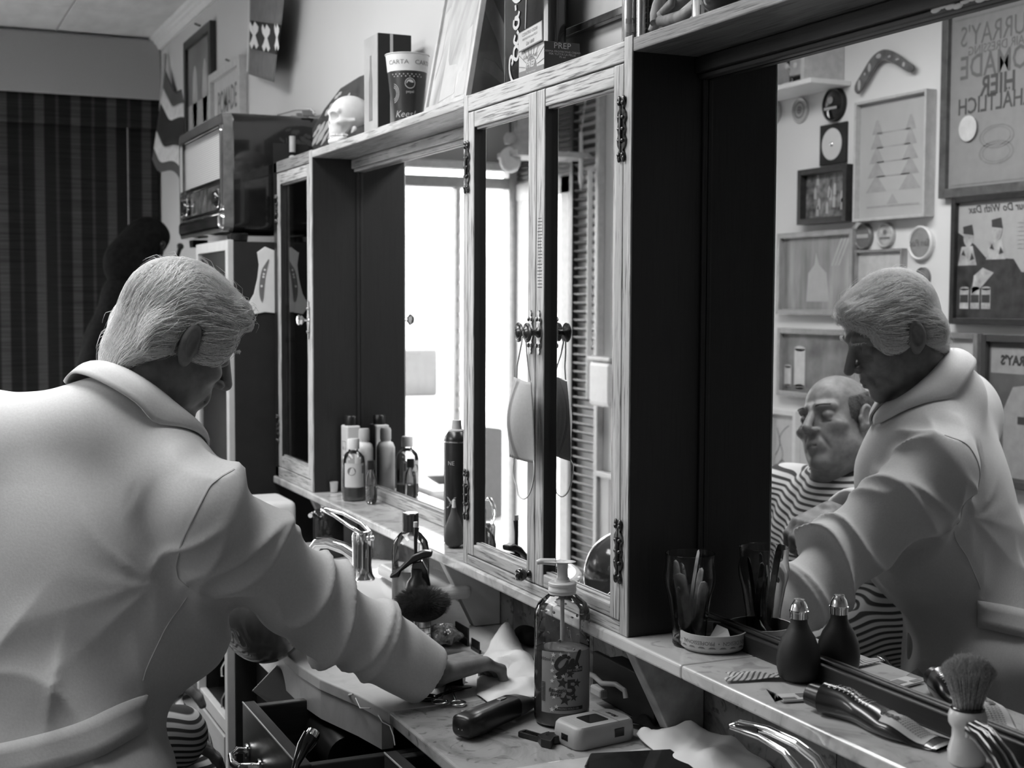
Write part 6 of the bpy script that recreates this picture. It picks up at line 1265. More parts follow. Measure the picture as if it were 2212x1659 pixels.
# ================================================================ THINGS ON TOP OF THE CABINETS AND SHELVES (z = ZT)
ZS=ZT
def px_slab(name,pix,y,th,mat,parent,zmin=None,bevel=.001,sm=0,**k):
    P=[np.array(at(a_,b_,y=y)) for a_,b_ in pix]
    if zmin is not None:
        for p in P: p[2]=max(p[2],zmin)
    if sm: P=smooth_poly(P,sm)
    m=MB(); m.add(*slab(P,(0,1,0),th)); return obj(name,m,mat,parent,bevel=bevel,**k)
# dark board with pale streaks, and the skull in front
t=thing('painted_board','dark rounded board painted with pale streaks leaning on the wall behind the skull','board',(-3.55,1.12,ZS))
bp_=[(648,345),(662,298),(700,235),(735,190),(775,165),(808,152),(812,285),(760,310)]
px_slab('board_panel',bp_,1.115,.012,plain('dark_painted_board',.07,.25,coat=.4,var=.3),t,zmin=ZS+.0005,bevel=.003)
for i,(a0,b0,a1,b1,w_) in enumerate(((672,318,702,262,4),(683,312,716,255,5),(693,314,722,262,3),(702,250,722,222,5),(676,296,692,268,3),(708,300,728,262,4),(742,232,756,200,3),(722,214,738,198,3))):
    P=[]; d_=np.array([a1-a0,b1-b0],float); d_/=np.linalg.norm(d_); nn=np.array([-d_[1],d_[0]])
    for s_,q in((0,.2),(.25,1.),(.5,.6),(.75,1.),(1,.15)): P.append((a0+(a1-a0)*s_+nn[0]*w_*q,b0+(b1-b0)*s_+nn[1]*w_*q))
    for s_,q in((1,.15),(.8,.9),(.55,.5),(.3,.9),(0,.2)): P.append((a0+(a1-a0)*s_-nn[0]*w_*q,b0+(b1-b0)*s_-nn[1]*w_*q))
    px_slab('painted_streak',P,1.1145,.0006,inkl,t,bevel=0)
# skull
sk_c=np.array(at(750,248,y=1.055)); 
def skull(P):
    L=(P-sk_c)@np.stack([SKX,SKY,[0,0,1.]],1)/SKS; A=np.abs(L[:,0]); M_=np.stack([A,L[:,1],L[:,2]],1)
    d=s_ell(L,(0,-.015,.030),(.066,.084,.066)); d=smin(d,s_ell(L,(0,.035,-.02),(.050,.045,.055)),.03); d=smin(d,s_ell(M_,(.048,.045,-.020),(.018,.022,.012)),.012); d=smin(d,s_cap(M_,(.050,.04,-.02),(.062,-.01,-.012),.007,.006),.01)
    d=smin(d,s_cap(M_,(.010,.072,.022),(.045,.055,.024),.010,.009),.012)
    d=smax(d,-s_ell(M_,(.028,.075,.002),(.0205,.040,.0185)),.004); d=smax(d,-s_ell(L,(0,.088,-.028),(.010,.025,.014)),.005)
    d=smin(d,s_ell(L,(0,.048,-.060),(.032,.030,.022)),.015)
    d=smin(d,s_cap(M_,(0,.072,-.098),(.030,.050,-.094),.0125,.011),.012); d=smin(d,s_cap(M_,(.032,.048,-.094),(.056,-.012,-.045),.011,.010),.012)
    q=np.arctan2(L[:,0],L[:,1]-.02); tooth=.0026*np.abs(np.sin(q*15)); ring=s_ell(L,(0,.045,-.076),(.033,.033,.017)); d=smin(d,ring-tooth+.001,.004); d=smax(d,-(np.abs(L[:,2]+.0775)-.0011+ (np.hypot(L[:,0],L[:,1]-.045)<.02)*1.),.002)
    d=smax(d,-s_ell(M_,(.054,.020,-.052),(.020,.024,.030)),.005)
    return d*SKS
SKS=.60; yw=math.radians(-88); SKY=np.array([math.cos(yw),math.sin(yw),0]); SKX=np.array([SKY[1],-SKY[0],0]); sk_c[2]=ZS+.112*SKS
V,F=isosurf(skull,sk_c-.10,sk_c+.10,.0015)
t=thing('skull','small white plaster skull on the shelf in front of the painted board','skull',(sk_c[0],sk_c[1],ZS)); npobj('skull_body',V,F,plain('plaster',.66,.5,var=.05,scale=60),t)
# gift box: pale front with a bottle print, black side
xa_,xb_=float(at(787,200,y=1.03)[0]),float(at(816,200,y=1.03)[0]); ztop=float(at(816,70,y=1.03)[2]); 
t=thing('bottle_carton','tall carton with pale printed front and black side behind the paper cup','carton',((xa_+xb_)/2,1.09,ZS)); box('carton_body',(xa_,xb_,1.031,1.112,ZS+.0005,ztop),blackm,t,bevel=.001); box('front_sheet',(xa_+.001,xb_-.001,1.0295,1.031,ZS+.001,ztop-.001),plain('carton_front',.36,.5,var=.15,scale=12),t,bevel=0)
m=MB(); xm=(xa_+xb_)/2; m.add([(xm+a_,1.0290,b_) for a_,b_ in((-.012,ZS+.03),(.012,ZS+.03),(.012,ZS+.12),(.005,ZS+.15),(.005,ZS+.18),(-.005,ZS+.18),(-.005,ZS+.15),(-.012,ZS+.12))],[tuple(range(8))]); obj('printed_bottle',m,inkg,t)
m=MB(); m.box(xb_,xb_+.0008,1.060,1.067,ZS+.001,ztop-.001); obj('pale_edge_strip',m,inkl,t)
# cup with cola print
cx_,cy_=at(880,252,y=1.045)[:2]; z=ZS; t=thing('paper_cup','dark soft drink cup with pale rim band on top of the shelf','cup',(cx_,cy_,z)); hcup=float(at(880,120,y=1.045)[2])-ZS; rt=.0475; rb=.031
R_at=lambda h_: rb+(rt-rb)*h_/hcup
m=MB(); m.use(plain('dark_cup_print',.03,.3)); m.lathe([(0,.001),(rb,.001),(R_at(hcup*.74),hcup*.74)],c=(cx_,cy_,z),n=40,cap=False); m.use(plain('pale_cup_band',.62,.5)); m.lathe([(R_at(hcup*.74)+.0003,hcup*.74),(rt,hcup*.985),(rt+.0018,hcup*.99),(rt+.0018,hcup),(rt-.001,hcup),(rb,.004)],c=(cx_,cy_,z),n=40,cap=False); obj('cup_wall',m,None,t,smooth=50)
A=facing(cx_,cy_); cmap=lambda off=0:(lambda a_,b_: (cx_+(R_at(b_)+.0006+off)*math.cos(A+a_/R_at(b_)),cy_+(R_at(b_)+.0006+off)*math.sin(A+a_/R_at(b_)),z+b_))
m=MB(); lettering(m,'CARTA   CARTA',.013,cmap(),cx=.010,cy=hcup*.86,sx=1.2); obj('lettering',m,inkg,t)
m=MB(); lettering(m,'pepsi',.0085,cmap(),cx=.006,cy=hcup*.44); lettering(m,'Kees!',.020,cmap(),cx=-.006,cy=hcup*.12,shear=.3)
k=[(.006+.0115*math.cos(i*PI/12),hcup*.56+.0115*math.sin(i*PI/12)) for i in range(25)]; k2=[(.006+.0100*math.cos(i*PI/12),hcup*.56+.0100*math.sin(i*PI/12)) for i in range(25)]; mp=cmap(); m.add([mp(*p) for p in k]+[mp(*p) for p in k2],[(i,i+1,26+i,25+i) for i in range(24)])
m.add([mp(.006+.008*math.cos(q),hcup*.56+.008*math.sin(q)) for q in np.linspace(.2,PI+.2,10)]+[mp(.006-.004,hcup*.56+.004),mp(.006+.004,hcup*.56+.001)],[tuple(range(12))])
for i in range(3): rr_=.016-.003*i; m.add([mp(-.034+rr_*math.cos(q),hcup*.42+1.3*rr_*math.sin(q)) for q in np.linspace(-1.4,1.4,12)]+[mp(-.034+(rr_-.001)*math.cos(q),hcup*.42+1.3*(rr_-.001)*math.sin(q)) for q in np.linspace(-1.4,1.4,12)],[(i_,i_+1,i_+13,i_+12) for i_ in range(11)])
for i in range(16): sx_=-.035+.0045*i; p_=star(sx_,hcup*(.69-.03*(i%2)),.0022); m.add([mp(*q) for q in p_],[tuple(range(10))])
obj('printed_marks',m,inkl,t)
# leaning picture frames
def lean_quad(pix,yb,yt):
    """corners (tl,tr,br,bl) in the photograph; top leans back"""
    return [np.array(at(*pix[0],y=yt)),np.array(at(*pix[1],y=yt)),np.array(at(*pix[2],y=yb)),np.array(at(*pix[3],y=yb))]
def quad_frame(t,Q,fw,th,fm,pm,zmin):
    Q=[q.copy() for q in Q]
    for q in Q[2:]: q[2]=max(q[2],zmin)
    c=sum(Q)/4; nrm=np.cross(Q[1]-Q[0],Q[3]-Q[0]); nrm/=np.linalg.norm(nrm); nrm=nrm if nrm[1]<0 else -nrm
    In=[]
    for i in range(4):
        a_=Q[i-1]-Q[i]; b_=Q[(i+1)%4]-Q[i]; a_/=np.linalg.norm(a_); b_/=np.linalg.norm(b_); In.append(Q[i]+(a_+b_)*fw)
    for i in range(4):
        j=(i+1)%4; m=MB(); v=[Q[i],Q[j],In[j],In[i]]; v=[p-nrm*th for p in v]+[p for p in v]; m.add([tuple(p) for p in v],[(0,1,2,3),(7,6,5,4),(0,4,5,1),(1,5,6,2),(2,6,7,3),(3,7,4,0)]); obj('frame_bar',m,fm,t,bevel=.0015)
    m=MB(); m.add([tuple(p-nrm*th*.5) for p in In]+[tuple(p-nrm*th) for p in In],[(0,1,2,3),(4,5,6,7),(0,1,5,4),(1,2,6,5),(2,3,7,6),(3,0,4,7)]); obj('picture',m,pm,t)
    return In,nrm,th
t=thing('leaning_picture','pale framed picture leaning on the wall above the left end of the mirrored cabinet','picture',(-2.6,1.08,ZS))
Q=lean_quad([(968,-60),(1054,-90),(1005,213),(914,243)],1.012,1.10); In,nr,th=quad_frame(t,Q,.010,.012,plain('pale_frame_wood',.44,.4),plain('pale_print',.44,.15,var=.35,scale=9,stretch=(3,1,.6)),ZS+.001)
m=MB(); c=sum(In)/4
def inq(u,v): return tuple((In[0]*(1-u)+In[1]*u)*(1-v)+(In[3]*(1-u)+In[2]*u)*v-nr*(th*.5-.0006))
for P in([(.30,.45),(.45,.30),(.52,.48),(.60,.35),(.66,.95),(.28,.98)],[(.04,.30),(.16,.25),(.14,.62),(.05,.80)],[(.72,.5),(.88,.45),(.92,.98),(.70,.98)]): m.add([inq(*q) for q in P],[tuple(range(len(P)))])
obj('printed_figures',m,inkl,t)
t=thing('oval_painting','dark painted oval picture standing behind the cola tin','picture',(-2.40,1.13,ZS)); P=[(1012,215),(1020,100),(1030,-20),(1060,-50),(1100,-10),(1130,60),(1150,140),(1120,190)]; px_slab('painting',P,1.125,.010,plain('dark_painting',.05,.3,var=.9,scale=10,stretch=(1,1,1)),t,zmin=ZS+.0005); px_slab('painted_arc',[(1036,-20),(1060,-15),(1092,60),(1105,150),(1090,165),(1075,90),(1050,30)],1.1245,.0006,plain('painted_grey',.28,.4,var=.3,scale=14),t,bevel=0)
px_slab('painted_arc',[(1040,150),(1060,160),(1088,185),(1100,175),(1070,135),(1046,125)],1.1244,.0006,plain('painted_grey2',.15,.4,var=.4,scale=14),t,bevel=0)
# cola tin: rounded slab with script running upwards
xa_,xb_=float(at(1086,170,y=1.045)[0]),float(at(1158,150,y=1.045)[0]); t=thing('cola_tin','tall black tin with white script lettering running upwards','tin',((xa_+xb_)/2,1.075,ZS))
m=MB(); cx_=(xa_+xb_)/2-.012; hw=(xb_-xa_)/2+.030; poly=[]
for i in range(40): q=2*PI*i/40; poly.append((cx_+.006+hw*abs(math.cos(q))**.6*(1 if math.cos(q)>0 else -1),1.078+.030*abs(math.sin(q))**.8*(1 if math.sin(q)>0 else -1)))
m.prism(poly,.30,None,ZS+.001); obj('tin_body',m,plain('black_tin',.012,.15,.0,coat=.6,var=.1),t,smooth=40,bevel=.002)
yf_=1.0474
def tinmap(a_,b_): # a_ upwards, b_ to the left
    xx=cx_-b_; q=(xx-cx_-.006)/hw; return (xx,yf_+ .030*(1-(1-min(.999,abs(q))**(1/.6*2))**.4)-.0009,ZS+a_)
m=MB(); W=lambda s_:.0085+.004*math.sin(s_*PI*5)
for st_ in ([(.012,-.030),(.008,-.012),(.016,.010),(.036,.024),(.056,.022),(.060,.012),(.050,.008),(.046,.014)],[(.062,-.020),(.052,-.012),(.056,.002),(.070,.002),(.076,-.010),(.068,-.022),(.060,-.018)],[(.096,-.004),(.086,.002),(.080,-.008),(.084,-.018),(.094,-.020),(.102,-.012)],[(.124,.002),(.114,.004),(.108,-.006),(.112,-.018),(.122,-.018),(.126,-.002),(.128,-.016),(.136,-.022)],[(.140,-.006),(.150,-.004)],
  [(.176,-.024),(.160,-.030),(.156,-.006),(.172,.018),(.192,.024),(.204,.016),(.200,.004),(.188,.006)],[(.196,-.016),(.188,-.008),(.194,.004),(.206,.002),(.210,-.010),(.202,-.020),(.196,-.016)],[(.216,-.018),(.226,.004),(.240,.020),(.246,.012),(.232,-.004),(.224,-.018),(.236,-.020)],[(.262,.004),(.250,.004),(.246,-.008),(.252,-.018),(.262,-.016),(.264,.000),(.268,-.016),(.278,-.020)]): m.add(*ribbon2([(a_,b_*.95+.012) for a_,b_ in st_],.0066,tinmap))
obj('script_lettering',m,plain('white_tin_print',.5,.3),t)
m=MB(); m.add(*ribbon2([(.10,-.034),(.17,-.038),(.24,-.034),(.30,-.030)],.0022,tinmap)); obj('wave_line',m,inkl,t)
# card box with sunburst front
xa_=float(at(1120,160,y=1.005)[0]); xb_=float(at(1175,145,y=1.005)[0]); zt_=float(at(1174,88,y=1.005)[2]); yb_=1.072
t=thing('cream_box','small cream box with sunburst front and dark side on top of the cabinet','box',((xa_+xb_)/2,1.04,ZS)); box('carton_body',(xa_,xb_,1.006,yb_,ZS+.0008,zt_),plain('dark_carton',.035,.45),t,bevel=.0008); hbx=zt_-ZS; wbx=xb_-xa_
fm_=plane_map((xa_,1.0055,ZS),(1,0,0),(0,0,1)); m=MB(); m.add([fm_(0.0006,0.001),fm_(wbx-.0006,0.001),fm_(wbx-.0006,hbx-.001),fm_(.0006,hbx-.001)],[(0,1,2,3)]); obj('front_sheet',m,plain('carton_pale_front',.44,.5),t)
f2=plane_map((xa_,1.0050,ZS),(1,0,0),(0,0,1)); m=MB(); cxx=wbx/2; cyy=.010; n_=20; m.add([f2(cxx+.021*math.cos(PI*i/n_),cyy+.021*math.sin(PI*i/n_)) for i in range(n_+1)]+[f2(wbx-.001,.010),f2(wbx-.001,.001),f2(.001,.001),f2(.001,.010)],[tuple(range(n_+5))])
for i in range(9):
    q=PI*(.06+.88*i/8); r1=.024; r2=min(.058,(wbx/2-.001)/max(.01,abs(math.cos(q)))); r2=min(r2,(hbx-.004-cyy)/max(.01,math.sin(q))); d_=np.array([math.cos(q),math.sin(q)]); nn=np.array([-d_[1],d_[0]])*.0006
    if r2>r1: m.add([f2(cxx+d_[0]*r1+nn[0],cyy+d_[1]*r1+nn[1]),f2(cxx+d_[0]*r2+nn[0],cyy+d_[1]*r2+nn[1]),f2(cxx+d_[0]*r2-nn[0],cyy+d_[1]*r2-nn[1]),f2(cxx+d_[0]*r1-nn[0],cyy+d_[1]*r1-nn[1])],[(0,1,2,3)])
lettering(m,'Good Morning!',.0095,f2,shear=.35,cx=cxx-.004,cy=hbx*.66); obj('printed_sunburst',m,inkg,t)
f3=plane_map((xa_,1.0046,ZS),(1,0,0),(0,0,1)); m=MB(); lettering(m,'PREP',.0155,f3,bold=.0006,cx=cxx,cy=.0175); lettering(m,'The Original Formula',.0042,f3,shear=.3,cx=cxx,cy=.005); obj('lettering',m,inkl,t)
fs=plane_map((xb_+.0004,1.006,ZS),(0,1,0),(0,0,1)); m=MB(); wsd=yb_-1.006; lettering(m,'PREP',.014,fs,cx=wsd/2,cy=hbx*.86,sx=1.1); 
for i,s_ in enumerate(('DERMA PROTECTIVE CREAM','PER TUTTA LA PELLE','75 ml')): lettering(m,s_,.0045,fs,cx=wsd/2,cy=hbx*(.66-.09*i),sx=1.2)
obj('side_lettering',m,inkl,t)
zc_=float(at(1145,100,y=1.0)[2]); xk0,xk1=float(at(1119,90,y=1.0)[0]),float(at(1171,75,y=1.0)[0]); t=thing('price_card','small tilted card with printed lines stuck on the sunburst box','card',((xk0+xk1)/2,1.0,zc_)); T=Matrix.Translation(((xk0+xk1)/2,1.0015,float(at(1145,79,y=1.0)[2])))@Matrix.Rotation(-.06,4,'Y'); wk,hk=(xk1-xk0)/2,.0165
m=MB(); m.box(-wk,wk,-.001,.0008,-hk,hk,T); obj('card_back',m,inkg,t); m=MB(); m.box(-wk+.002,wk-.002,-.0014,-.001,-hk+.0015,hk-.0015,T); obj('card_face',m,plain('card_face',.44,.5),t)
fk=lambda a_,b_: tuple(T@Vector((a_,-.0018,b_))); m=MB(); lettering(m,'CONTRO OGNI',.0085,fk,cy=.0085); lettering(m,'IRRITAZIONE della PELLE',.0055,fk,cy=.0005); lettering(m,'Dal 1860',.0085,fk,shear=.35,cy=-.009); obj('lettering',m,inkg,t)
# framed notice on the wall with bamboo-like frame
t=thing('framed_notice','glossy dark framed notice on the wall above the right door of the cabinet','picture',(-1.95,1.13,.47))
Q=lean_quad([(1212,-60),(1400,-130),(1395,10),(1207,84)],1.128,1.135); In,nr,th=quad_frame(t,Q,.014,.014,plain('gloss_dark_frame',.05,.12,coat=.8,var=.5,scale=60,stretch=(1,1,1)),plain('notice_paper',.42,.3),.2)
ux=(In[1]-In[0]);lw=np.linalg.norm(ux);ux/=lw; uz=(In[0]-In[3]);uz/=np.linalg.norm(uz); mpn=lambda a_,b_: tuple(In[3]+ux*a_+uz*b_+nr*.0004-nr*(th*.5)); m=MB(); lettering(m,'•  Shampoo-Taglio',.026,mpn,shear=.25,align='LEFT',cx=.012,cy=.085,bold=.0006); obj('lettering',m,ink,t); m=MB(); m.add([mpn(.005,.005),mpn(lw*.98,.005),mpn(lw*.98,.045),mpn(.005,.045)],[(0,1,2,3)]); obj('grey_band',m,inkl,t)
# things on the right shelf
x,y=at(1362,82,y=1.05)[:2]; t=thing('aerosol_tube','tall pale tube with dark printed letters at the corner of the cabinet top','tube',(x,y,ZS)); m=MB(); m.lathe([(0,.001),(.0125,.001),(.0135,.003),(.0135,.15),(.010,.155),(0,.155)],c=(x,y,ZS+.001),n=28); obj('tube_body',m,plain('pale_tube_metal',.36,.25,.5,var=.1),t,smooth=40)
cm=cyl_map((x,y,ZS),.0139,facing(x,y),1); m=MB(); lettering(m,'ERY',.010,cm,bold=.0004,cy=.043); lettering(m,'DO',.010,cm,bold=.0004,cy=.022); m.add([cm(-.012,.002),cm(.010,.002),cm(.010,.012),cm(-.012,.016)],[(0,1,2,3)]); obj('lettering',m,inkg,t)
x,y=at(1386,72,y=1.05)[:2]; t=thing('aerosol_tube','plain pale metal tube beside the lettered tube on the right shelf','tube',(x,y,ZS)); m=MB(); m.lathe([(0,.001),(.0085,.001),(.0085,.15),(0,.15)],c=(x,y,ZS+.001),n=24); obj('tube_body',m,steel,t,smooth=40); m=MB(); m.lathe([(.004,0),(.0065,.008),(0,.008)],c=(x+.012,y-.016,ZS+.001),n=16); obj('black_foot',m,black,t)
x0_,x1_=float(at(1393,60,y=1.06)[0]),float(at(1428,50,y=1.06)[0]); t=thing('dark_book','dark booklet standing behind the root carving','book',((x0_+x1_)/2,1.07,ZS)); box('cover',(x0_,x1_,1.062,1.090,ZS+.001,ZS+.16),plain('dark_cover',.04,.5,var=.4,scale=30),t); m=MB()
for i in range(14): zz=ZS+.012+.008*i+(.012 if i>6 else 0); m.box(x0_+.006,x0_+.022+.006*(i%3),1.0612,1.0618,zz,zz+.002)
obj('printed_lines',m,inkg,t)
t=thing('root_carving','twisted pale driftwood carving on the right shelf','carving',tuple(np.append(at(1440,50,y=1.03)[:2],ZS))); wd=plain('driftwood',.26,.8,var=.5,scale=50,stretch=(1,1,.3),bump=.8); m=MB()
for P,R_ in(([(1406,68),(1415,52),(1428,38),(1448,18),(1480,-12),(1520,-50)],[.005,.008,.010,.011,.012,.013]),([(1414,50),(1415,32),(1421,14),(1428,-5),(1420,-30)],[.007,.008,.009,.009,.008]),([(1424,46),(1445,44),(1470,38),(1500,16)],[.008,.009,.010,.006]),([(1430,28),(1450,10),(1455,-15)],[.006,.006,.005])):
    m.tube([tuple(at(a_,b_,y=1.03+.006*i)) for i,(a_,b_) in enumerate(P)],R_,10)
o=obj('carved_root',m,wd,t,smooth=60)
for v in o.data.vertices:
    v.co.z=max(v.co.z,.001)
x,y=at(1518,22,y=1.04)[:2]; t=thing('small_can','small tin with a pale printed label on the right shelf','can',(x,y,ZS)); m=MB(); m.lathe([(0,.001),(.0155,.001),(.0160,.002),(.0150,.004),(.0150,.055),(0,.056)],c=(x,y,ZS),n=28); obj('can_body',m,plain('can_grey',.25,.3,.3),t,smooth=40); cm=cyl_map((x,y,ZS),.0153,facing(x,y),1); m=MB(); m.add([cm(-.010+.004*i,.006) for i in range(6)]+[cm(-.010+.004*i,.034) for i in range(6)],[(i,i+1,i+7,i+6) for i in range(5)]); obj('label',m,label_l,t); cm=cyl_map((x,y,ZS),.0156,facing(x,y),1); m=MB(); m.add([cm(-.004,.010),cm(.004,.010),cm(.004,.024),cm(-.004,.024)],[(0,1,2,3)]); obj('printed_mark',m,inkg,t)
x,y=at(1568,12,y=1.05)[:2]; t=thing('dark_bowl','dark rounded bowl at the end of the right shelf','bowl',(x,y,ZS)); m=MB(); m.lathe([(0,.001),(.014,.001),(.030,.016),(.038,.040),(.036,.060),(.034,.060),(.035,.040),(.026,.018),(0,.006)],c=(x,y,ZS),n=32,cap=False); obj('bowl_wall',m,plain('dark_glaze',.03,.15,coat=.5),t,smooth=60)
# bottles inside the display cabinet
for (xx,zz,hh,rr_,lab,mt,ds) in((-3.585,-.204,.135,.034,True,plain('dark_glass_bottle',.03,.2),'dark bottle with pale label on the lower shelf of the display cabinet'),(-3.60,.066,.085,.030,False,plain('grey_carton',.12,.6),'grey jar on the upper shelf of the display cabinet'),(-3.60,.1645,.10,.028,False,plain('grey_carton2',.16,.6),'grey jar on the glass shelf of the display cabinet'),(-3.57,-.4915,.030,.032,False,frame_l,'pale flat dish at the bottom of the display cabinet')):
    t=thing('cabinet_bottle' if lab else 'cabinet_jar',ds,'bottle' if lab else 'jar',(xx,1.085,zz)); m=MB(); m.lathe([(0,.001),(rr_,.001),(rr_,hh*.8),(rr_*.6,hh*.92),(rr_*.45,hh)],c=(xx,1.085,zz),n=28); obj('body',m,mt,t,smooth=40)
    if lab:
        cm=cyl_map((xx,1.085,zz),rr_+.0005,facing(xx,1.085),1); m=MB(); m.grid(lambda u,v:cm(-.032+.064*u,.035+.060*v),14,1); obj('label',m,label_l,t,smooth=180); cm=cyl_map((xx,1.085,zz),rr_+.0010,facing(xx,1.085),1); m=MB(); m.add([cm(-.020+.011*math.cos(q),.078+.011*math.sin(q)) for q in np.linspace(0,2*PI,21)[:-1]],[tuple(range(20))]); m.add([cm(.0,.060),cm(.012,.060),cm(.012,.063),cm(0,.063)],[(0,1,2,3)]); obj('printed_badge',m,inkg,t)
# surgical mask hanging from the left door knob
kx,ky,kz=-2.127,.975,-.056; t=thing('face_mask','pleated surgical face mask hanging from the left cabinet knob','mask',(kx,ky,kz-.28)); 
def mx(px,py,yy=.978): return np.array(at(px,py,y=yy))
TL,TR,BL,BR=mx(1113,818),mx(1147,822),mx(1103,990),mx(1155,996)
def maskf(u,v):
    top=TL*(1-u)+TR*u; bot=BL*(1-u)+BR*u; p=top*(1-v)+bot*v; bul=math.sin(v*PI); p=p+np.array([(-.005*(1-u)+.004*u)*bul,-.018*bul*math.sin(u*PI)-.004*math.sin(u*PI),0]); fz=0
    if u<.45: fz=.0035*abs(math.sin(u/.45*PI*3.5))
    p=p+np.array([0,-fz,.003*math.cos(u*PI)]); return tuple(p)
m=MB(); m.grid(maskf,36,24); obj('pleated_panel',m,plain('mask_fabric',.46,.85,var=.04,scale=200),t,solid=.0012,smooth=60)
lp=[mx(1116,818,.976),mx(1117,790,.973),mx(1122,765,.972),mx(1127,740,.972),mx(1128,728,.974),mx(1133,724,.974),mx(1136,736,.974),mx(1138,765,.975),mx(1141,795,.977),mx(1145,822,.978)]; m=MB(); m.tube([tuple(p) for p in lp],.0014,6); obj('ear_loop',m,white,t,smooth=60)
lp=[mx(1110,990,.978)]+[mx(1131-23*math.cos(q),1010+52*math.sin(q)+ (16 if q>1 else 0)*math.sin(q),.975) for q in np.linspace(0,PI,16)]+[mx(1153,994,.978)]; m=MB(); m.tube([tuple(p) for p in lp],.0013,6); obj('ear_loop',m,white,t,smooth=60)
# ================================================================ FAR LEFT WALL
def wall_pic(name,label,pix,y,fw,th,fm,pm,cat='picture'):
    Q=[np.array(at(a_,b_,y=y)) for a_,b_ in pix]; x0=(Q[0][0]+Q[3][0])/2;x1=(Q[1][0]+Q[2][0])/2; z1=(Q[0][2]+Q[1][2])/2; z0=(Q[2][2]+Q[3][2])/2
    t=thing(name,label,cat,((x0+x1)/2,y,z0)); return t,x0,x1,z0,z1
def flat_frame(t,x0,x1,z0,z1,yf,yb,fw,fm,pm,s=1,bev=.002):
    """frame on a wall; yf face, yb wall side"""
    lo,hi=min(yf,yb),max(yf,yb)
    box('frame_bar',(x0,x0+fw,lo,hi,z0,z1),fm,t,bevel=bev); box('frame_bar',(x1-fw,x1,lo,hi,z0,z1),fm,t,bevel=bev); box('frame_bar',(x0+fw,x1-fw,lo,hi,z0,z0+fw),fm,t,bevel=bev); box('frame_bar',(x0+fw,x1-fw,lo,hi,z1-fw,z1),fm,t,bevel=bev)
    ym=yf+(yb-yf)*.55; box('print_sheet',(x0+fw,x1-fw,min(ym,yb),max(ym,yb),z0+fw,z1-fw),pm,t,bevel=0); return ym
t,x0,x1,z0,z1=wall_pic('framed_poster','dark framed poster of two figures on the wall above the radio',[(408,92),(468,45),(467,252),(410,288)],1.149,0,0,0,0); z0=float(at(467,256,y=1.15)[2])-.1
ym=flat_frame(t,x0,x1,z0,z1,1.125,1.149,.035,frame_d,plain('poster_grey',.17,.4,var=.25,scale=5)); fp=plane_map((x0,ym-.0006,z0),(1,0,0),(0,0,1)); W_2,H_2=x1-x0,z1-z0
m=MB(); m.add([fp(.035,.035),fp(W_2-.035,.035),fp(W_2-.035,.20),fp(.035,.20)],[(0,1,2,3)]); 
for cx0 in(.17,.36): m.add([fp(cx0+a_,H_2*.40+b_) for a_,b_ in((-.035,-.08),(.03,-.08),(.05,.05),(.035,.13),(.012,.16),(-.012,.16),(-.04,.12),(-.05,.04))],[tuple(range(8))])
obj('printed_figures',m,plain('poster_pale',.38,.4,var=.2,scale=8),t)
t,x0,x1,z0,z1=wall_pic('pomade_sign','pale framed sign reading POMADE on the wall above the radio',[(466,160),(534,124),(534,252),(466,270)],1.149,0,0,0,0,'sign'); z0=z0-.1
ym=flat_frame(t,x0,x1,z0,z1,1.120,1.149,.03,frame_l,plain('sign_paper',.5,.4,var=.05)); fp=plane_map((x0,ym-.0008,z0),(1,0,0),(0,0,1)); W_2,H_2=x1-x0,z1-z0; m=MB(); lettering(m,'POMADE',.125,fp,cx=W_2/2,cy=H_2-.125,sx=.62,bold=.001); obj('lettering',m,inkg,t)
m=MB(); m.add([fp(W_2*.55+.09*math.cos(q),H_2-.30+.08*math.sin(q)) for q in np.linspace(0,2*PI,25)[:-1]],[tuple(range(24))]); obj('printed_portrait',m,inkg,t); m=MB(); m.add([fp(W_2*.25,.06),fp(W_2*.42,.06),fp(W_2*.48,H_2-.30),fp(W_2*.3,H_2-.27)],[(0,1,2,3)]); m.add([fp(W_2*.75,.06),fp(W_2*.88,.06),fp(W_2*.86,H_2-.28),fp(W_2*.76,H_2-.3)],[(0,1,2,3)]); obj('printed_curtain',m,inkl,t)
for nm,px0,py0,lb in(('picture_nail',432,56,'small nail above the dark framed poster'),('picture_nail',500,134,'small nail above the pale sign')):
    p=at(px0,py0,y=1.147); m=MB(); m.cyl((p[0],1.149,p[2]),(p[0],1.125,p[2]+.008),.004,n=8); obj(nm,m,inkg,None,lb,'nail')
# striped flag hanging from a stick
t=thing('striped_flag','small striped flag hanging from a stick in the far corner','flag',(-6.0,1.08,.0)); 
TLp=[(357,150),(350,200),(340,250),(333,300),(326,345)]; TRp=[(408,195),(408,235),(405,290),(392,350),(390,395)]
def flagf(u,v):
    f_=v*4; i=min(int(f_),3); q=f_-i; l=np.array(at(*(np.array(TLp[i])*(1-q)+np.array(TLp[i+1])*q),x=-6.20)); r_=np.array(at(*(np.array(TRp[i])*(1-q)+np.array(TRp[i+1])*q),x=-5.85)); 
    p=l*(1-u)+r_*u; s_=u*u*(3-2*u); p[2]+= -.05*math.sin(u*PI)*(1-v)-.02*math.sin(u*PI*2); p[0]+=.03*math.sin(u*7+v*2); return tuple(p)
n_u,n_v=20,30; vals=[(0,.20,plain('flag_mid',.075,.8)),(.20,.38,plain('flag_white',.60,.8)),(.38,.68,plain('flag_dark',.022,.8)),(.68,.85,MATS.get('fw') or plain('flag_white2',.60,.8)),(.85,1.01,plain('flag_mid2',.075,.8))]
m=MB(); k=n_u+1
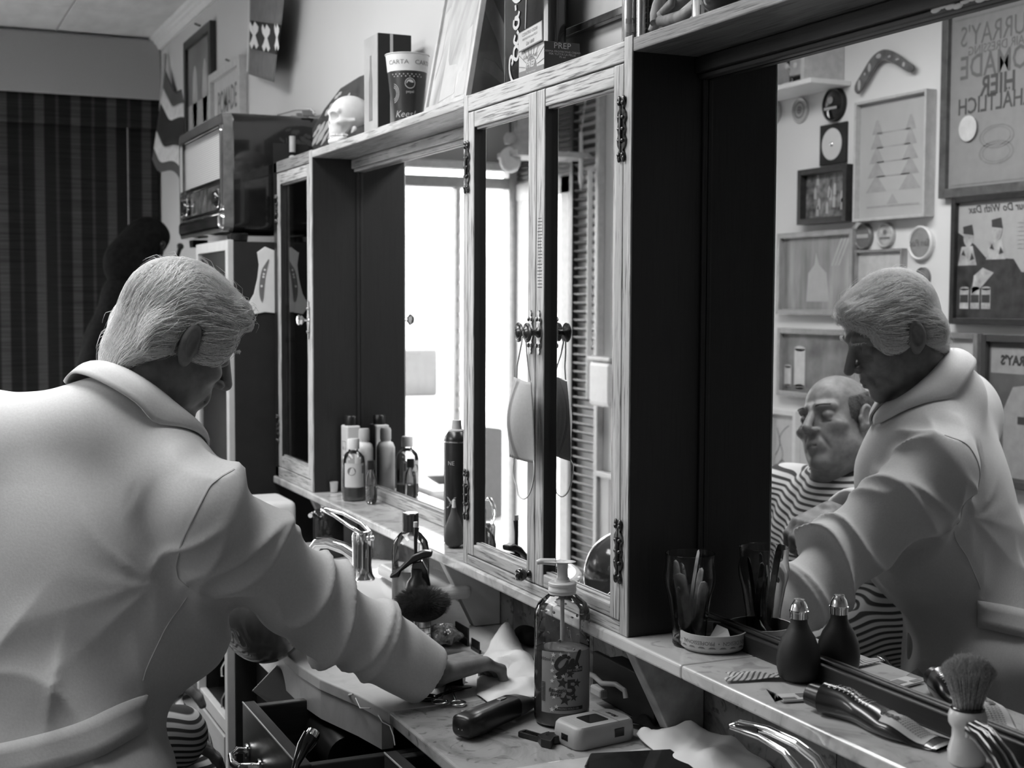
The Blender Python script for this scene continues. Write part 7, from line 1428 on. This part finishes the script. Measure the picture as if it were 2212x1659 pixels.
for a0_,a1_,mt in vals:
    m.use(mt); i0_,i1_=int(round(a0_*n_v)),min(n_v,int(round(a1_*n_v))); m.grid(lambda u,v:flagf(u,(i0_+(i1_-i0_)*v)/n_v),n_u,max(1,i1_-i0_))
obj('flag_cloth',m,None,t,solid=.001,smooth=60); m=MB(); P=[at(356,118,x=-6.25),at(352,180,x=-6.21),at(345,240,x=-6.2)]; m.tube([tuple(p) for p in P],[.010,.008,.004],8); obj('stick',m,frame_l,t,smooth=60)
# pennant with pale wrench shapes and its cord
t=thing('pennant','grey and black pennant printed with white spanner shapes hanging high on the wall','pennant',tuple(at(575,60,y=1.10)))
def pn(a_,b_,yy=1.10): 
    return np.array(at(a_,b_,y=yy+.015*math.sin(a_*.06)))
m=MB()
for mt,r0_,r1_ in((plain('pennant_grey',.13,.8,var=.15),[(541,-30),(618,-40)],[(540,44),(608,54)]),(plain('pennant_black',.015,.8),[(540,44),(608,54)],[(539,104),(598,118)]),(MATS.get('pg') or plain('pennant_grey2',.13,.8,var=.15),[(539,104),(598,118)],[(537,160),(592,178)])):
    m.use(mt); m.grid(lambda u,v:tuple(pn(*( (np.array(r0_[0])*(1-u)+np.array(r0_[1])*u)*(1-v)+(np.array(r1_[0])*(1-u)+np.array(r1_[1])*u)*v ))),16,6)
obj('pennant_cloth',m,None,t,solid=.0015,smooth=60)
for c0_,s_ in(((549,76),1.05),((575,82),.95),((598,80),.55)):
    sh_=[(-.4,-1),(-.15,-.62),(.05,-1),(.42,-.6),(.38,-.3),(.12,0),(.3,.45),(.42,.75),(.2,1),(0,.62),(-.25,1),(-.45,.6),(-.28,.35),(-.14,0),(-.42,-.35),(-.5,-.7)]
    m=MB(); m.add([tuple(pn(c0_[0]+a_*21*s_,c0_[1]+b_*30,1.0965)) for a_,b_ in sh_],[tuple(range(16))]); obj('printed_shape',m,inkw,t)
m=MB(); P=[at(538,0,y=1.09),at(537,60,y=1.088),at(534,155,y=1.086)]; m.tube([tuple(p) for p in P],.0022,6); obj('cord',m,white,t,smooth=60)
# small framed thing on the radio's far top edge
t=thing('radio_ornament','small slatted ornament lying on top of the radio','ornament',(-4.0,1.10,.523)); m=MB(); P=[at(600,247,y=1.12),at(640,236,y=1.12),at(672,236,y=1.12),at(680,250,y=1.12)]; m.tube([tuple(np.maximum(p,[-9,-9,.527])) for p in P],.004,8); obj('rim',m,frame_l,t,smooth=60)
sl_=None
for i in range(4): p=at(628+13*i,246,y=1.11); m=MB(); m.box(p[0],p[0]+.012,1.09,1.125,.5235,.538); obj('slat',m,inkg,t)
# coat stand with black jacket and cap
t=thing('coat_stand','dark coat stand with curved hooks in front of the striped blind','coat stand',(-5.35,.90,ZF+.01)); m=MB(); m.cyl((-5.35,.93,ZF+.011),(-5.35,.93,.20),.016); obj('pole',m,black,t,smooth=60)
m=MB(); m.lathe([(.2,0),(.2,.015),(.03,.04),(.02,.06)],c=(-5.35,.93,ZF+.011)); obj('foot',m,black,t,smooth=50)
for q in(0,2.1,4.2): m=MB(); m.tube([(-5.35,.93,.14),(-5.35+.05*math.cos(q),.93+.05*math.sin(q),.12),(-5.35+.10*math.cos(q),.93+.10*math.sin(q),.15),(-5.35+.115*math.cos(q),.93+.115*math.sin(q),.19)],.008,8); m.ell((-5.35+.118*math.cos(q),.93+.118*math.sin(q),.20),(.014,.014,.014),10,8); obj('hook',m,black,t,smooth=60)
def fieldthing(nm,label,cat,part,sdf,lo,hi,h_,mat,fold=None):
    V,F=isosurf(sdf,lo,hi,h_); N_=vnorm(V,F)
    if fold: V=V+N_*fold(V)[:,None]
    t=thing(nm,label,cat,(float(V[:,0].mean()),float(V[:,1].mean()),float(V[:,2].min()))); npobj(part,V,F,mat,t); return t
cp0=np.array(at(290,560,x=-5.3)); cp1=np.array(at(318,500,x=-5.3))
fieldthing('flat_cap','black cloth cap hung on the coat stand','cap','cap_cloth',lambda P: smin(s_ell(P,cp1+[0,0,-.02],(.09,.085,.075)),s_ell(P,cp0+[0,-.01,-.02],(.10,.10,.11)),.06),cp0-.3,cp0+.35,.011,darkcloth,lambda V:.008*noise(V,22,2))
j0=np.array(at(265,700,x=-5.3)); fieldthing('black_jacket','black jacket hanging below the cap on the coat stand','jacket','jacket_cloth',lambda P: smin(s_cap(P,j0+[0,.04,.08],j0+[0,-.04,-.35],.12,.17),s_cap(P,j0+[0,-.03,-.1],j0+[0,-.10,-.55],.09,.11),.08),j0-[.35,.4,.9],j0+[.35,.35,.35],.014,darkcloth,lambda V:.014*np.abs(noise(V*np.array([1,1,.3]),26,2)))
# ================================================================ OPPOSITE WALL (seen in the right mirror)
def mrect(tl,br,y=-.90):
    a_=mir(tl[0],tl[1],y); b_=mir(br[0],br[1],y); return float(a_[0]),float(b_[0]),float(b_[2]),float(a_[2])
def opp(name,label,tl,br,fw,fm,pm,dep=.02,cat='picture',x1=None,z1=None):
    x0,xe,z0,zt_=mrect(tl,br,YO+dep); xe=x1 if x1 else xe; zt_=z1 if z1 else zt_
    t=thing(name,label,cat,((x0+xe)/2,YO+dep/2,z0)); ym=flat_frame(t,x0,xe,z0,zt_,YO+dep,YO+.001,fw,fm,pm)
    # local print coordinates: u to the reader's right (= -x), v up, origin bottom-left as read
    W,H=xe-x0,zt_-z0; fp=lambda off=.0008:(lambda a_,b_:(xe-a_,ym+off,z0+b_)); return t,W,H,fp
def blob(mb,fp,pts): mb.add([fp(*p) for p in pts],[tuple(range(len(pts)))])
def disc(cx,cy,rx,ry=None,n=24): ry=ry or rx; return [(cx+rx*math.cos(2*PI*i/n),cy+ry*math.sin(2*PI*i/n)) for i in range(n)]
# tall pale certificate
t,W,H,fp=opp('framed_certificate','tall thin-framed pale certificate below the boomerang, seen in the mirror',(1845,222),(1995,468),.010,frame_l,plain('certificate_paper',.44,.3,var=.06,scale=6),.045)
m=MB()
for s_ in(0,1):
    for i in range(5): yy=.10+.05*i; w_=.055*(1-.13*i); cx=.10 if s_ else W-.10; blob(m,fp(),[(cx-w_,yy),(cx+w_,yy),(cx+w_*.2,yy+.05),(cx-w_*.2,yy+.05)])
blob(m,fp(),[(.05,.045),(W-.05,.045),(W-.05,.052),(.05,.052)]); blob(m,fp(),[(W/2-.03,.055),(W/2+.03,.055),(W/2,.09)])
for i in range(4): blob(m,fp(),[(.10,H-.12-.05*i),(W-.10,H-.12-.05*i),(W-.10,H-.116-.05*i),(.10,H-.116-.05*i)])
obj('printed_trees',m,plain('faint_ink',.34,.5),t)
# large pomade poster
t,W,H,fp=opp('pomade_poster','large dark-framed poster with POMADE HIER ERHÄLTLICH lettering at the mirror top right',(2034,60),(2212,412),.030,plain('brown_frame',.10,.35,var=.3),plain('poster_tan',.27,.5,var=.05),.03,x1=-2.96,z1=.95)
f_=fp(); zz0=ORG[t.name][2]; cx=(x1v:=-2.96)-float(mir(2148,150,YO+.03)[0]); cyv=lambda v: float(mir(2148,v,YO+.03)[2])-zz0
m=MB(); lettering(m,"MURRAY'S",.092,f_,cx=cx,cy=cyv(64),sx=.80); lettering(m,'HAIR DRESSING',.040,f_,cx=cx,cy=cyv(97),sx=.95); lettering(m,'POMADE',.104,f_,cx=cx,cy=cyv(134),sx=.80,bold=.001); obj('lettering',m,plain('poster_ink_soft',.14,.5),t)
m=MB(); lettering(m,'HIER',.086,f_,cx=cx,cy=cyv(181),sx=.84,bold=.002); lettering(m,'ERHÄLTLICH',.072,f_,cx=cx,cy=cyv(219),sx=.84,bold=.001); obj('lettering',m,plain('poster_ink',.08,.5),t)
m=MB()
for r1,r2 in((.075,.070),(.060,.057)):
    for yy in(.11,.16): k=disc(W*.60,yy+.02,r1,r1*.5); k2=disc(W*.60,yy+.02,r2,r2*.48); m.add([f_(*p) for p in k]+[f_(*p) for p in k2],[(i,(i+1)%24,24+(i+1)%24,24+i) for i in range(24)])
blob(m,f_,[(.045,.038),(W-.045,.038),(W-.045,.042),(.045,.042)]); blob(m,f_,[(.045,H-.052),(W-.045,H-.052),(W-.045,H-.046),(.045,H-.046)]); obj('printed_tin',m,plain('poster_faint',.22,.5),t)
q=mir(2086,277,YO+.03); m=MB(); blob(m,lambda a_,b_:(q[0]+a_,YO+.0225,q[2]+b_),disc(0,0,.040,.041)); obj('round_sticker',m,plain('sticker_pale',.58,.4),t)
# photo poster with the couple
t,W,H,fp=opp('photo_poster','dark-framed advert with a couple and three tins, at the right of the mirror',(2054,437),(2212,704),.020,frame_d,plain('poster_pale_grey',.40,.5,var=.05),.03,x1=-3.02,z1=.335)
f_=fp(); m=MB(); lettering(m,'Do Your Do With Dax',.034,f_,shear=.25,cx=W*.52,cy=H-.045,bold=.0006); obj('lettering',m,plain('lettering_dark',.06,.5),t)
f1=fp(.0006); m=MB(); blob(m,f1,[(.021,.021),(W-.021,.021),(W-.021,H*.72),(W*.80,H*.62),(W*.70,H*.52),(W*.45,H*.50),(W*.38,H*.40),(.021,H*.38)]); obj('dark_ground',m,plain('advert_dark',.04,.5,var=.5,scale=25),t)
f2_=fp(.0012); m=MB()
for cx,cy in((W*.86,H*.68),(W*.60,H*.72)): blob(m,f2_,disc(cx,cy,.022,.030)); blob(m,f2_,[(cx-.04,cy-.09),(cx+.045,cy-.09),(cx+.03,cy-.03),(cx-.02,cy-.028)])
blob(m,f2_,[(W*.80,H*.38),(W*.72,H*.44),(W*.62,H*.40),(W*.74,H*.28),(W*.82,H*.24)])
for i in range(3): cx=W-.055-.048*i; blob(m,f2_,[(cx-.020,.05),(cx+.020,.05),(cx+.020,.115),(cx-.020,.115)]); blob(m,f2_,disc(cx,.115,.020,.006))
obj('printed_figures',m,plain('advert_pale',.42,.5,var=.4,scale=30),t)
f3=fp(.0018); m=MB()
for cx,cy in((W*.86,H*.68),(W*.60,H*.72)): blob(m,f3,[(cx-.024,cy+.006),(cx+.022,cy+.012),(cx+.024,cy+.034),(cx-.016,cy+.040)]); blob(m,f3,[(cx-.03,cy-.07),(cx-.01,cy-.075),(cx-.016,cy-.05)]); blob(m,f3,[(cx+.01,cy-.06),(cx+.03,cy-.055),(cx+.02,cy-.04)])
for i in range(3): cx=W-.055-.048*i; blob(m,f3,[(cx-.018,.07),(cx+.018,.07),(cx+.018,.095),(cx-.018,.095)])
obj('printed_detail',m,plain('advert_ink',.05,.5),t)
m=MB()
for i in range(7): blob(m,f3,[(.03,H-.095-.013*i),(W*.42,H-.095-.013*i),(W*.42,H-.092-.013*i),(.03,H-.092-.013*i)])
obj('small_print',m,inkl,t,kind='stuff')
# small deep dark frame with a group picture
t,W,H,fp=opp('group_photo','small deep dark frame with a busy group photograph under the disc',(1722,368),(1826,478),.022,frame_d,plain('photo_mix',.16,.3,var=.9,scale=30),.05)
f_=fp(); g=np.random.default_rng(3); m=MB()
for i in range(12): cx=.035+(W-.07)*g.uniform(); cy=.035+(H-.07)*g.uniform(); blob(m,f_,[(cx-.008,cy-.022),(cx+.009,cy-.020),(cx+.007,cy+.015),(cx,cy+.024),(cx-.007,cy+.014)])
obj('printed_figures',m,inkl,t,kind='stuff')
# disc on a black square
x0,x1_,z0,z1_=mrect((1771,272),(1827,351),YO+.01); t=thing('mounted_disc','silver disc mounted on a black square under the round black badge','disc',((x0+x1_)/2,YO+.005,z0)); box('panel',(x0,x1_,YO+.001,YO+.010,z0,z1_),blackm,t)
T=Matrix(((1,0,0,(x0+x1_)/2-.004),(0,0,1,YO+.0105),(0,1,0,(z0+z1_)/2),(0,0,0,1))); m=MB(); m.lathe([(.008,0),(.058,0),(.058,.0012),(.008,.0012),(.008,0)],n=40,T=T,cap=False); obj('disc',m,plain('disc_silver',.66,.25,0,var=.03,coat=.5),t,smooth=30); m=MB(); m.lathe([(.009,.0013),(.006,.006),(0,.007)],n=16,T=T); obj('hub',m,steel,t,smooth=50)
def rounds(name,label,cat,c,r,dep,rimm,facem,extra=None,tilt=0):
    q=mir(c[0],c[1],YO+dep*.5); t=thing(name,label,cat,(q[0],YO+dep/2,q[2]-r)); T=Matrix(((1,0,0,q[0]),(0,0,1,YO+.001),(0,1,0,q[2]),(0,0,0,1))); m=MB(); m.lathe([(0,0),(r,0),(r,dep*.8),(r*.93,dep),(r*.84,dep*.8)],n=40,T=T,cap=False); obj('rim',m,rimm,t,smooth=40)
    m=MB(); m.lathe([(r*.86,dep*.7),(r*.5,dep*(.72+.35*tilt)),(0,dep*(.75+.5*tilt))],n=40,T=T,cap=False); obj('face',m,facem,t,smooth=60)
    f_=lambda a_,b_:(q[0]-a_,YO+.001+dep*(.8+.5*tilt)+.0008,q[2]+b_); m=MB()
    if extra: extra(m,f_,r); obj('printed_mark',m,inkl if facem in(blackg,black,inkg) else inkg,t)
    return t
def ex_band(m,f_,r): blob(m,f_,[(-r*.7,-.006),(r*.7,-.006),(r*.7,.008),(-r*.7,.008)])
def ex_badge(m,f_,r): blob(m,f_,disc(0,r*.25,r*.22,r*.2)); blob(m,f_,[(-r*.6,-r*.3),(r*.6,-r*.3),(r*.6,-r*.15),(-r*.6,-r*.15)])
def ex_ring(m,f_,r):
    for r1,r2 in((r*.66,r*.56),(r*.3,r*.2)): k=disc(0,0,r1);k2=disc(0,0,r2); m.add([f_(*p) for p in k]+[f_(*p) for p in k2],[(i,(i+1)%24,24+(i+1)%24,24+i) for i in range(24)])
    blob(m,f_,disc(0,0,r*.12))
def ex_script(m,f_,r): lettering(m,'San Poo',.034*r/.06,f_,shear=.3)
rounds('round_badge','domed glossy black badge beside the tip of the boomerang','badge',(1802,226),.062,.02,blackm,blackg,ex_badge,1.)
rounds('round_plate','pale round plate with concentric rings left of the black badge','plate',(1729,238),.047,.012,frame_l,plain('plate_pale',.50,.3),ex_ring); rounds('round_plate','pale round plate half cut by the mirror edge','plate',(1670,243),.05,.012,frame_l,plain('plate_pale2',.50,.3),ex_ring)
rounds('tin_lid','dark tin lid with pale band under the certificate','tin lid',(1866,511),.046,.016,frame_m,inkg,ex_band); rounds('tin_lid','pale tin lid with patches beside the dark tin lid','tin lid',(1914,508),.043,.016,frame_l,plain('lid_patchy',.45,.3,var=.4,scale=30),ex_badge); rounds('tin_lid','grey tin lid with thick white rim and slanted script','tin lid',(1990,525),.058,.018,white,plain('lid_mid',.26,.4),ex_script)
rounds('tin_lid','dark small lid just showing above the hair of the barber','tin lid',(1993,600),.035,.012,inkg,frame_m)
# framed pictures lower left
t,W,H,fp=opp('framed_painting','pale framed soft painting of hanging drapery left of the barber in the mirror',(1678,505),(1838,682),.020,plain('silver_frame',.46,.25,.4),plain('painting_soft',.30,.25,var=.4,scale=7,stretch=(2.5,1,.5)),.03); f_=fp(); m=MB()
for i in range(3): blob(m,f_,[(.03+.02*i,H-.03),(.045+.02*i,H-.03),(.10+.02*i,H-.13),(.09+.02*i,H-.13)])
obj('painted_slats',m,inkl,t); m=MB(); blob(m,f_,[(W*.32,.05),(W*.62,.05),(W*.60,H*.5),(W*.52,H*.6),(W*.5,H*.75),(W*.46,H*.6),(W*.36,H*.5)]); obj('painted_figure',m,inkl,t)
t,W,H,fp=opp('framed_painting','pale framed picture with two white tins behind the customer',(1678,708),(1845,872),.020,plain('silver_frame2',.46,.25,.4),plain('painting_grey',.24,.25,var=.5,scale=8),.03); f_=fp(); m=MB()
for cx,w_,h_ in((W-.055,.022,.075),(W-.13,.034,.145)): blob(m,f_,[(cx-w_,.04),(cx+w_,.04),(cx+w_,.04+h_),(cx-w_,.04+h_)]); blob(m,f_,disc(cx,.04+h_,w_,w_*.3)); blob(m,f_,disc(cx,.04,w_,w_*.3))
obj('painted_tins',m,plain('tin_white',.62,.5,var=.1),t); m=MB(); blob(m,f_,[(.022,.022),(W-.022,.022),(W-.022,.038),(.022,.038)]); obj('painted_shelf',m,inkg,t)
t,W,H,fp=opp('framed_drawing','white framed line drawing at the left edge of the mirror behind the customer',(1655,880),(1716,1060),.022,white,plain('drawing_paper',.55,.5,var=.05),.025); f_=fp(); m=MB()
for P in([(W*.3,H*.8),(W*.5,H*.72),(W*.62,H*.6),(W*.5,H*.45),(W*.55,H*.3)],[(W*.7,H*.75),(W*.6,H*.55),(W*.75,H*.4)],[(W*.35,H*.2),(W*.5,H*.35),(W*.7,H*.25)]): m.add(*ribbon2(P,.004,f_))
obj('drawn_lines',m,inkg,t)
t,W,H,fp=opp('silver_framed_sheet','small silver frame with blank pale paper just above the head of the barber',(1845,541),(1946,640),.010,plain('thin_silver_frame',.40,.25,.5),plain('pale_sheet',.50,.5),.025)
t,W,H,fp=opp('framed_sketch','pale frame showing beside the neck of the barber in the mirror',(1990,716),(2108,860),.020,frame_m,plain('pale_sheet2',.46,.5,var=.1,scale=8),.025); f_=fp(); m=MB(); k=disc(W*.45,H*.62,.045,.05);k2=disc(W*.45,H*.62,.041,.046); m.add([f_(*p) for p in k]+[f_(*p) for p in k2],[(i,(i+1)%24,24+(i+1)%24,24+i) for i in range(24)]); obj('drawn_ring',m,inkl,t)
t,W,H,fp=opp('advert_frame','dark double frame with a large bottle advert at the right edge of the mirror',(2118,722),(2212,1060),.022,plain('black_silver_frame',.06,.2,coat=.5),plain('advert_grey',.12,.4,var=.3,scale=10),.035,x1=-3.02); f_=fp(); m=MB(); blob(m,f_,[(.03,H-.12),(W-.03,H-.12),(W-.03,H-.04),(.03,H-.04)]); blob(m,f_,[(W*.2,.03),(W*.72,.03),(W*.74,H*.5),(W*.62,H*.66),(W*.42,H*.68),(W*.24,H*.6),(W*.18,H*.45)]); obj('printed_bottle',m,plain('advert_grey_pale',.34,.5),t); f2_=fp(.0014); m=MB(); lettering(m,"MURRAY'S",.040,f2_,cx=W*.5,cy=H-.08,bold=.002); blob(m,f2_,[(W*.25,H*.42),(W*.55,H*.42),(W*.55,H*.47),(W*.25,H*.47)]); obj('lettering',m,plain('advert_ink2',.05,.5),t)
t,W,H,fp=opp('unframed_print','pale unframed print of a small figure between the two heads in the mirror',(1888,880),(1950,1060),.004,white,plain('print_sheet',.56,.5,var=.05),.012); f_=fp(); m=MB(); blob(m,f_,disc(W*.5,H*.72,.030,.028)); blob(m,f_,[(W*.3,H*.35),(W*.72,H*.35),(W*.66,H*.6),(W*.36,H*.6)]); obj('printed_figure',m,inkl,t)
# boomerang
P_=[(1848,190),(1856,160),(1870,130),(1888,110),(1910,106),(1935,118),(1958,135),(1972,142),(1968,153),(1950,152),(1925,138),(1902,130),(1885,145),(1868,175),(1852,202)]
P_=[(1845,186),(1862,155),(1880,126),(1898,110),(1915,107),(1936,116),(1958,132),(1971,142),(1970,152),(1960,156),(1935,141),(1914,131),(1897,134),(1880,158),(1866,183),(1850,203)]
V_=[np.array(mir(a_,b_,YO+.03)) for a_,b_ in P_]; V_=smooth_poly(V_,3); t=thing('boomerang','painted wooden boomerang hung on the wall above the certificate','boomerang',tuple(np.mean(V_,0)-[0,.02,0])); m=MB(); m.add(*slab(V_,(0,-.012,0),1.)); obj('boomerang_body',m,plain('painted_wood_grey',.13,.4,var=.3,scale=30),t,bevel=.003,smooth=40)
for a_,b_,rx_,rz_ in((1856,184,.012,.028),(1868,160,.008,.008),(1878,146,.012,.022),(1898,121,.020,.012),(1921,122,.012,.006),(1938,128,.014,.005),(1952,139,.010,.012)): q=mir(a_,b_,YO+.0308); m=MB(); blob(m,lambda u,v:(q[0]+u,YO+.0312,q[2]+v),disc(0,0,rx_*.7,rz_*.7,12)); obj('painted_spot',m,inkl,t)
for a_,b_ in((1866,178),): pass
# corner shelf with cow figure, lamp and box at the top left of the mirror
t=thing('wall_shelf','white box shelf high on the opposite wall at the top left corner of the mirror','shelf',(-4.4,-.80,.80)); q=mir(1720,195,-.80); box('shelf_board',(-4.75,-4.06,YO+.002,-.74,.772,.79),white,t); box('end_panel',(-4.12,-4.10,YO+.002,-.74,.79,1.0),frame_l,t,bevel=.002); box('back_panel',(-4.75,-4.12,YO+.002,YO+.010,.79,1.0),frame_l,t,bevel=0)
q=mir(1733,158,-.80); cw=plain('cow_patches',.55,.4,var=.02); 
t=thing('cow_figure','black and white patched figurine on the shelf at the top left of the mirror','figurine',(q[0],-.80,.791)); m=MB(); m.use(black); c_=np.array([q[0],-.80,.84]); m.ell(tuple(c_),(.060,.035,.045),20,14); m.ell(tuple(c_+[-.06,0,.03]),(.030,.022,.024),14,10); m.use(cw); m.ell(tuple(c_+[.010,.020,.012]),(.034,.022,.026),14,10); m.ell(tuple(c_+[-.068,.012,.022]),(.018,.014,.014),12,8)
m.use(black)
for dx in(-.035,.035):
    for dy in(-.018,.018): m.cyl((c_[0]+dx,-.80+dy,.791),(c_[0]+dx,-.80+dy,.83),.011)
obj('figure_body',m,None,t,smooth=60)
t=thing('white_lamp','rounded white lamp body beside the patched figurine','lamp',(-4.45,-.80,.791)); m=MB(); m.ell((-4.45,-.80,.83),(.085,.05,.038),24,14); obj('lamp_body',m,white,t,smooth=180)
t=thing('pale_box','pale grey box with dark flap beside the patched figurine','box',(-4.17,-.80,.791)); box('box_body',(-4.215,-4.135,-.85,-.76,.815,.93),plain('pale_grey_card',.36,.6),t,bevel=.004); m=MB(); m.box(-4.20,-4.17,-.83,-.78,.791,.815); obj('dark_foot',m,black,t)
# knight figure, hanging bulb and cable near the shutter (seen in the left door mirror)
def m2(px,py,y): 
    v=ray(px,py); s_=(2.0-y)/v[1]; return np.array([v[0]*s_,y,v[2]*s_])
q=m2(1123,300,-.62); t=thing('knight_figure','white knight-shaped figure on a pale bracket, reflected in the left cabinet door','figurine',(q[0],q[1],q[2]-.08))
m=MB(); m.lathe([(.075,-.06),(.075,-.035),(.055,-.02),(.045,.0),(.050,.03),(.035,.05)],c=tuple(q),n=24); m.tube([tuple(q+[0,0,.03]),tuple(q+[.01,0,.08]),tuple(q+[0,0,.12]),tuple(q+[-.03,0,.125]),tuple(q+[-.055,0,.10])],[.042,.040,.036,.028,.018],14); obj('figure_body',m,frame_l,t,smooth=60)
m=MB(); m.box(q[0]-.10,q[0]+.12,YO+.002,q[1]+.09,q[2]-.085,q[2]-.06); obj('bracket',m,frame_l,t)
q=m2(1092,335,-.55); t=thing('hanging_bulb','bright hanging bulb with a white socket near the far door','lamp',(q[0],q[1],q[2]-.06)); m=MB(); m.ell(tuple(q+[0,0,-.02]),(.050,.050,.060),20,14); obj('bulb',m,white,t,smooth=180); m=MB(); m.lathe([(.025,0),(.030,.03),(.018,.05)],c=tuple(q+[0,0,.05]),n=18); obj('socket',m,frame_l,t,smooth=50); m=MB(); m.tube([tuple(q+[0,0,.1]),(q[0],q[1],ZC)],.004,6); obj('flex',m,black,t)
# ================================================================ LIFT TO FLOOR LEVEL
for o in list(bpy.context.scene.objects):
    if o.parent is None and o.type in('MESH','EMPTY'): o.location.z+=EYE
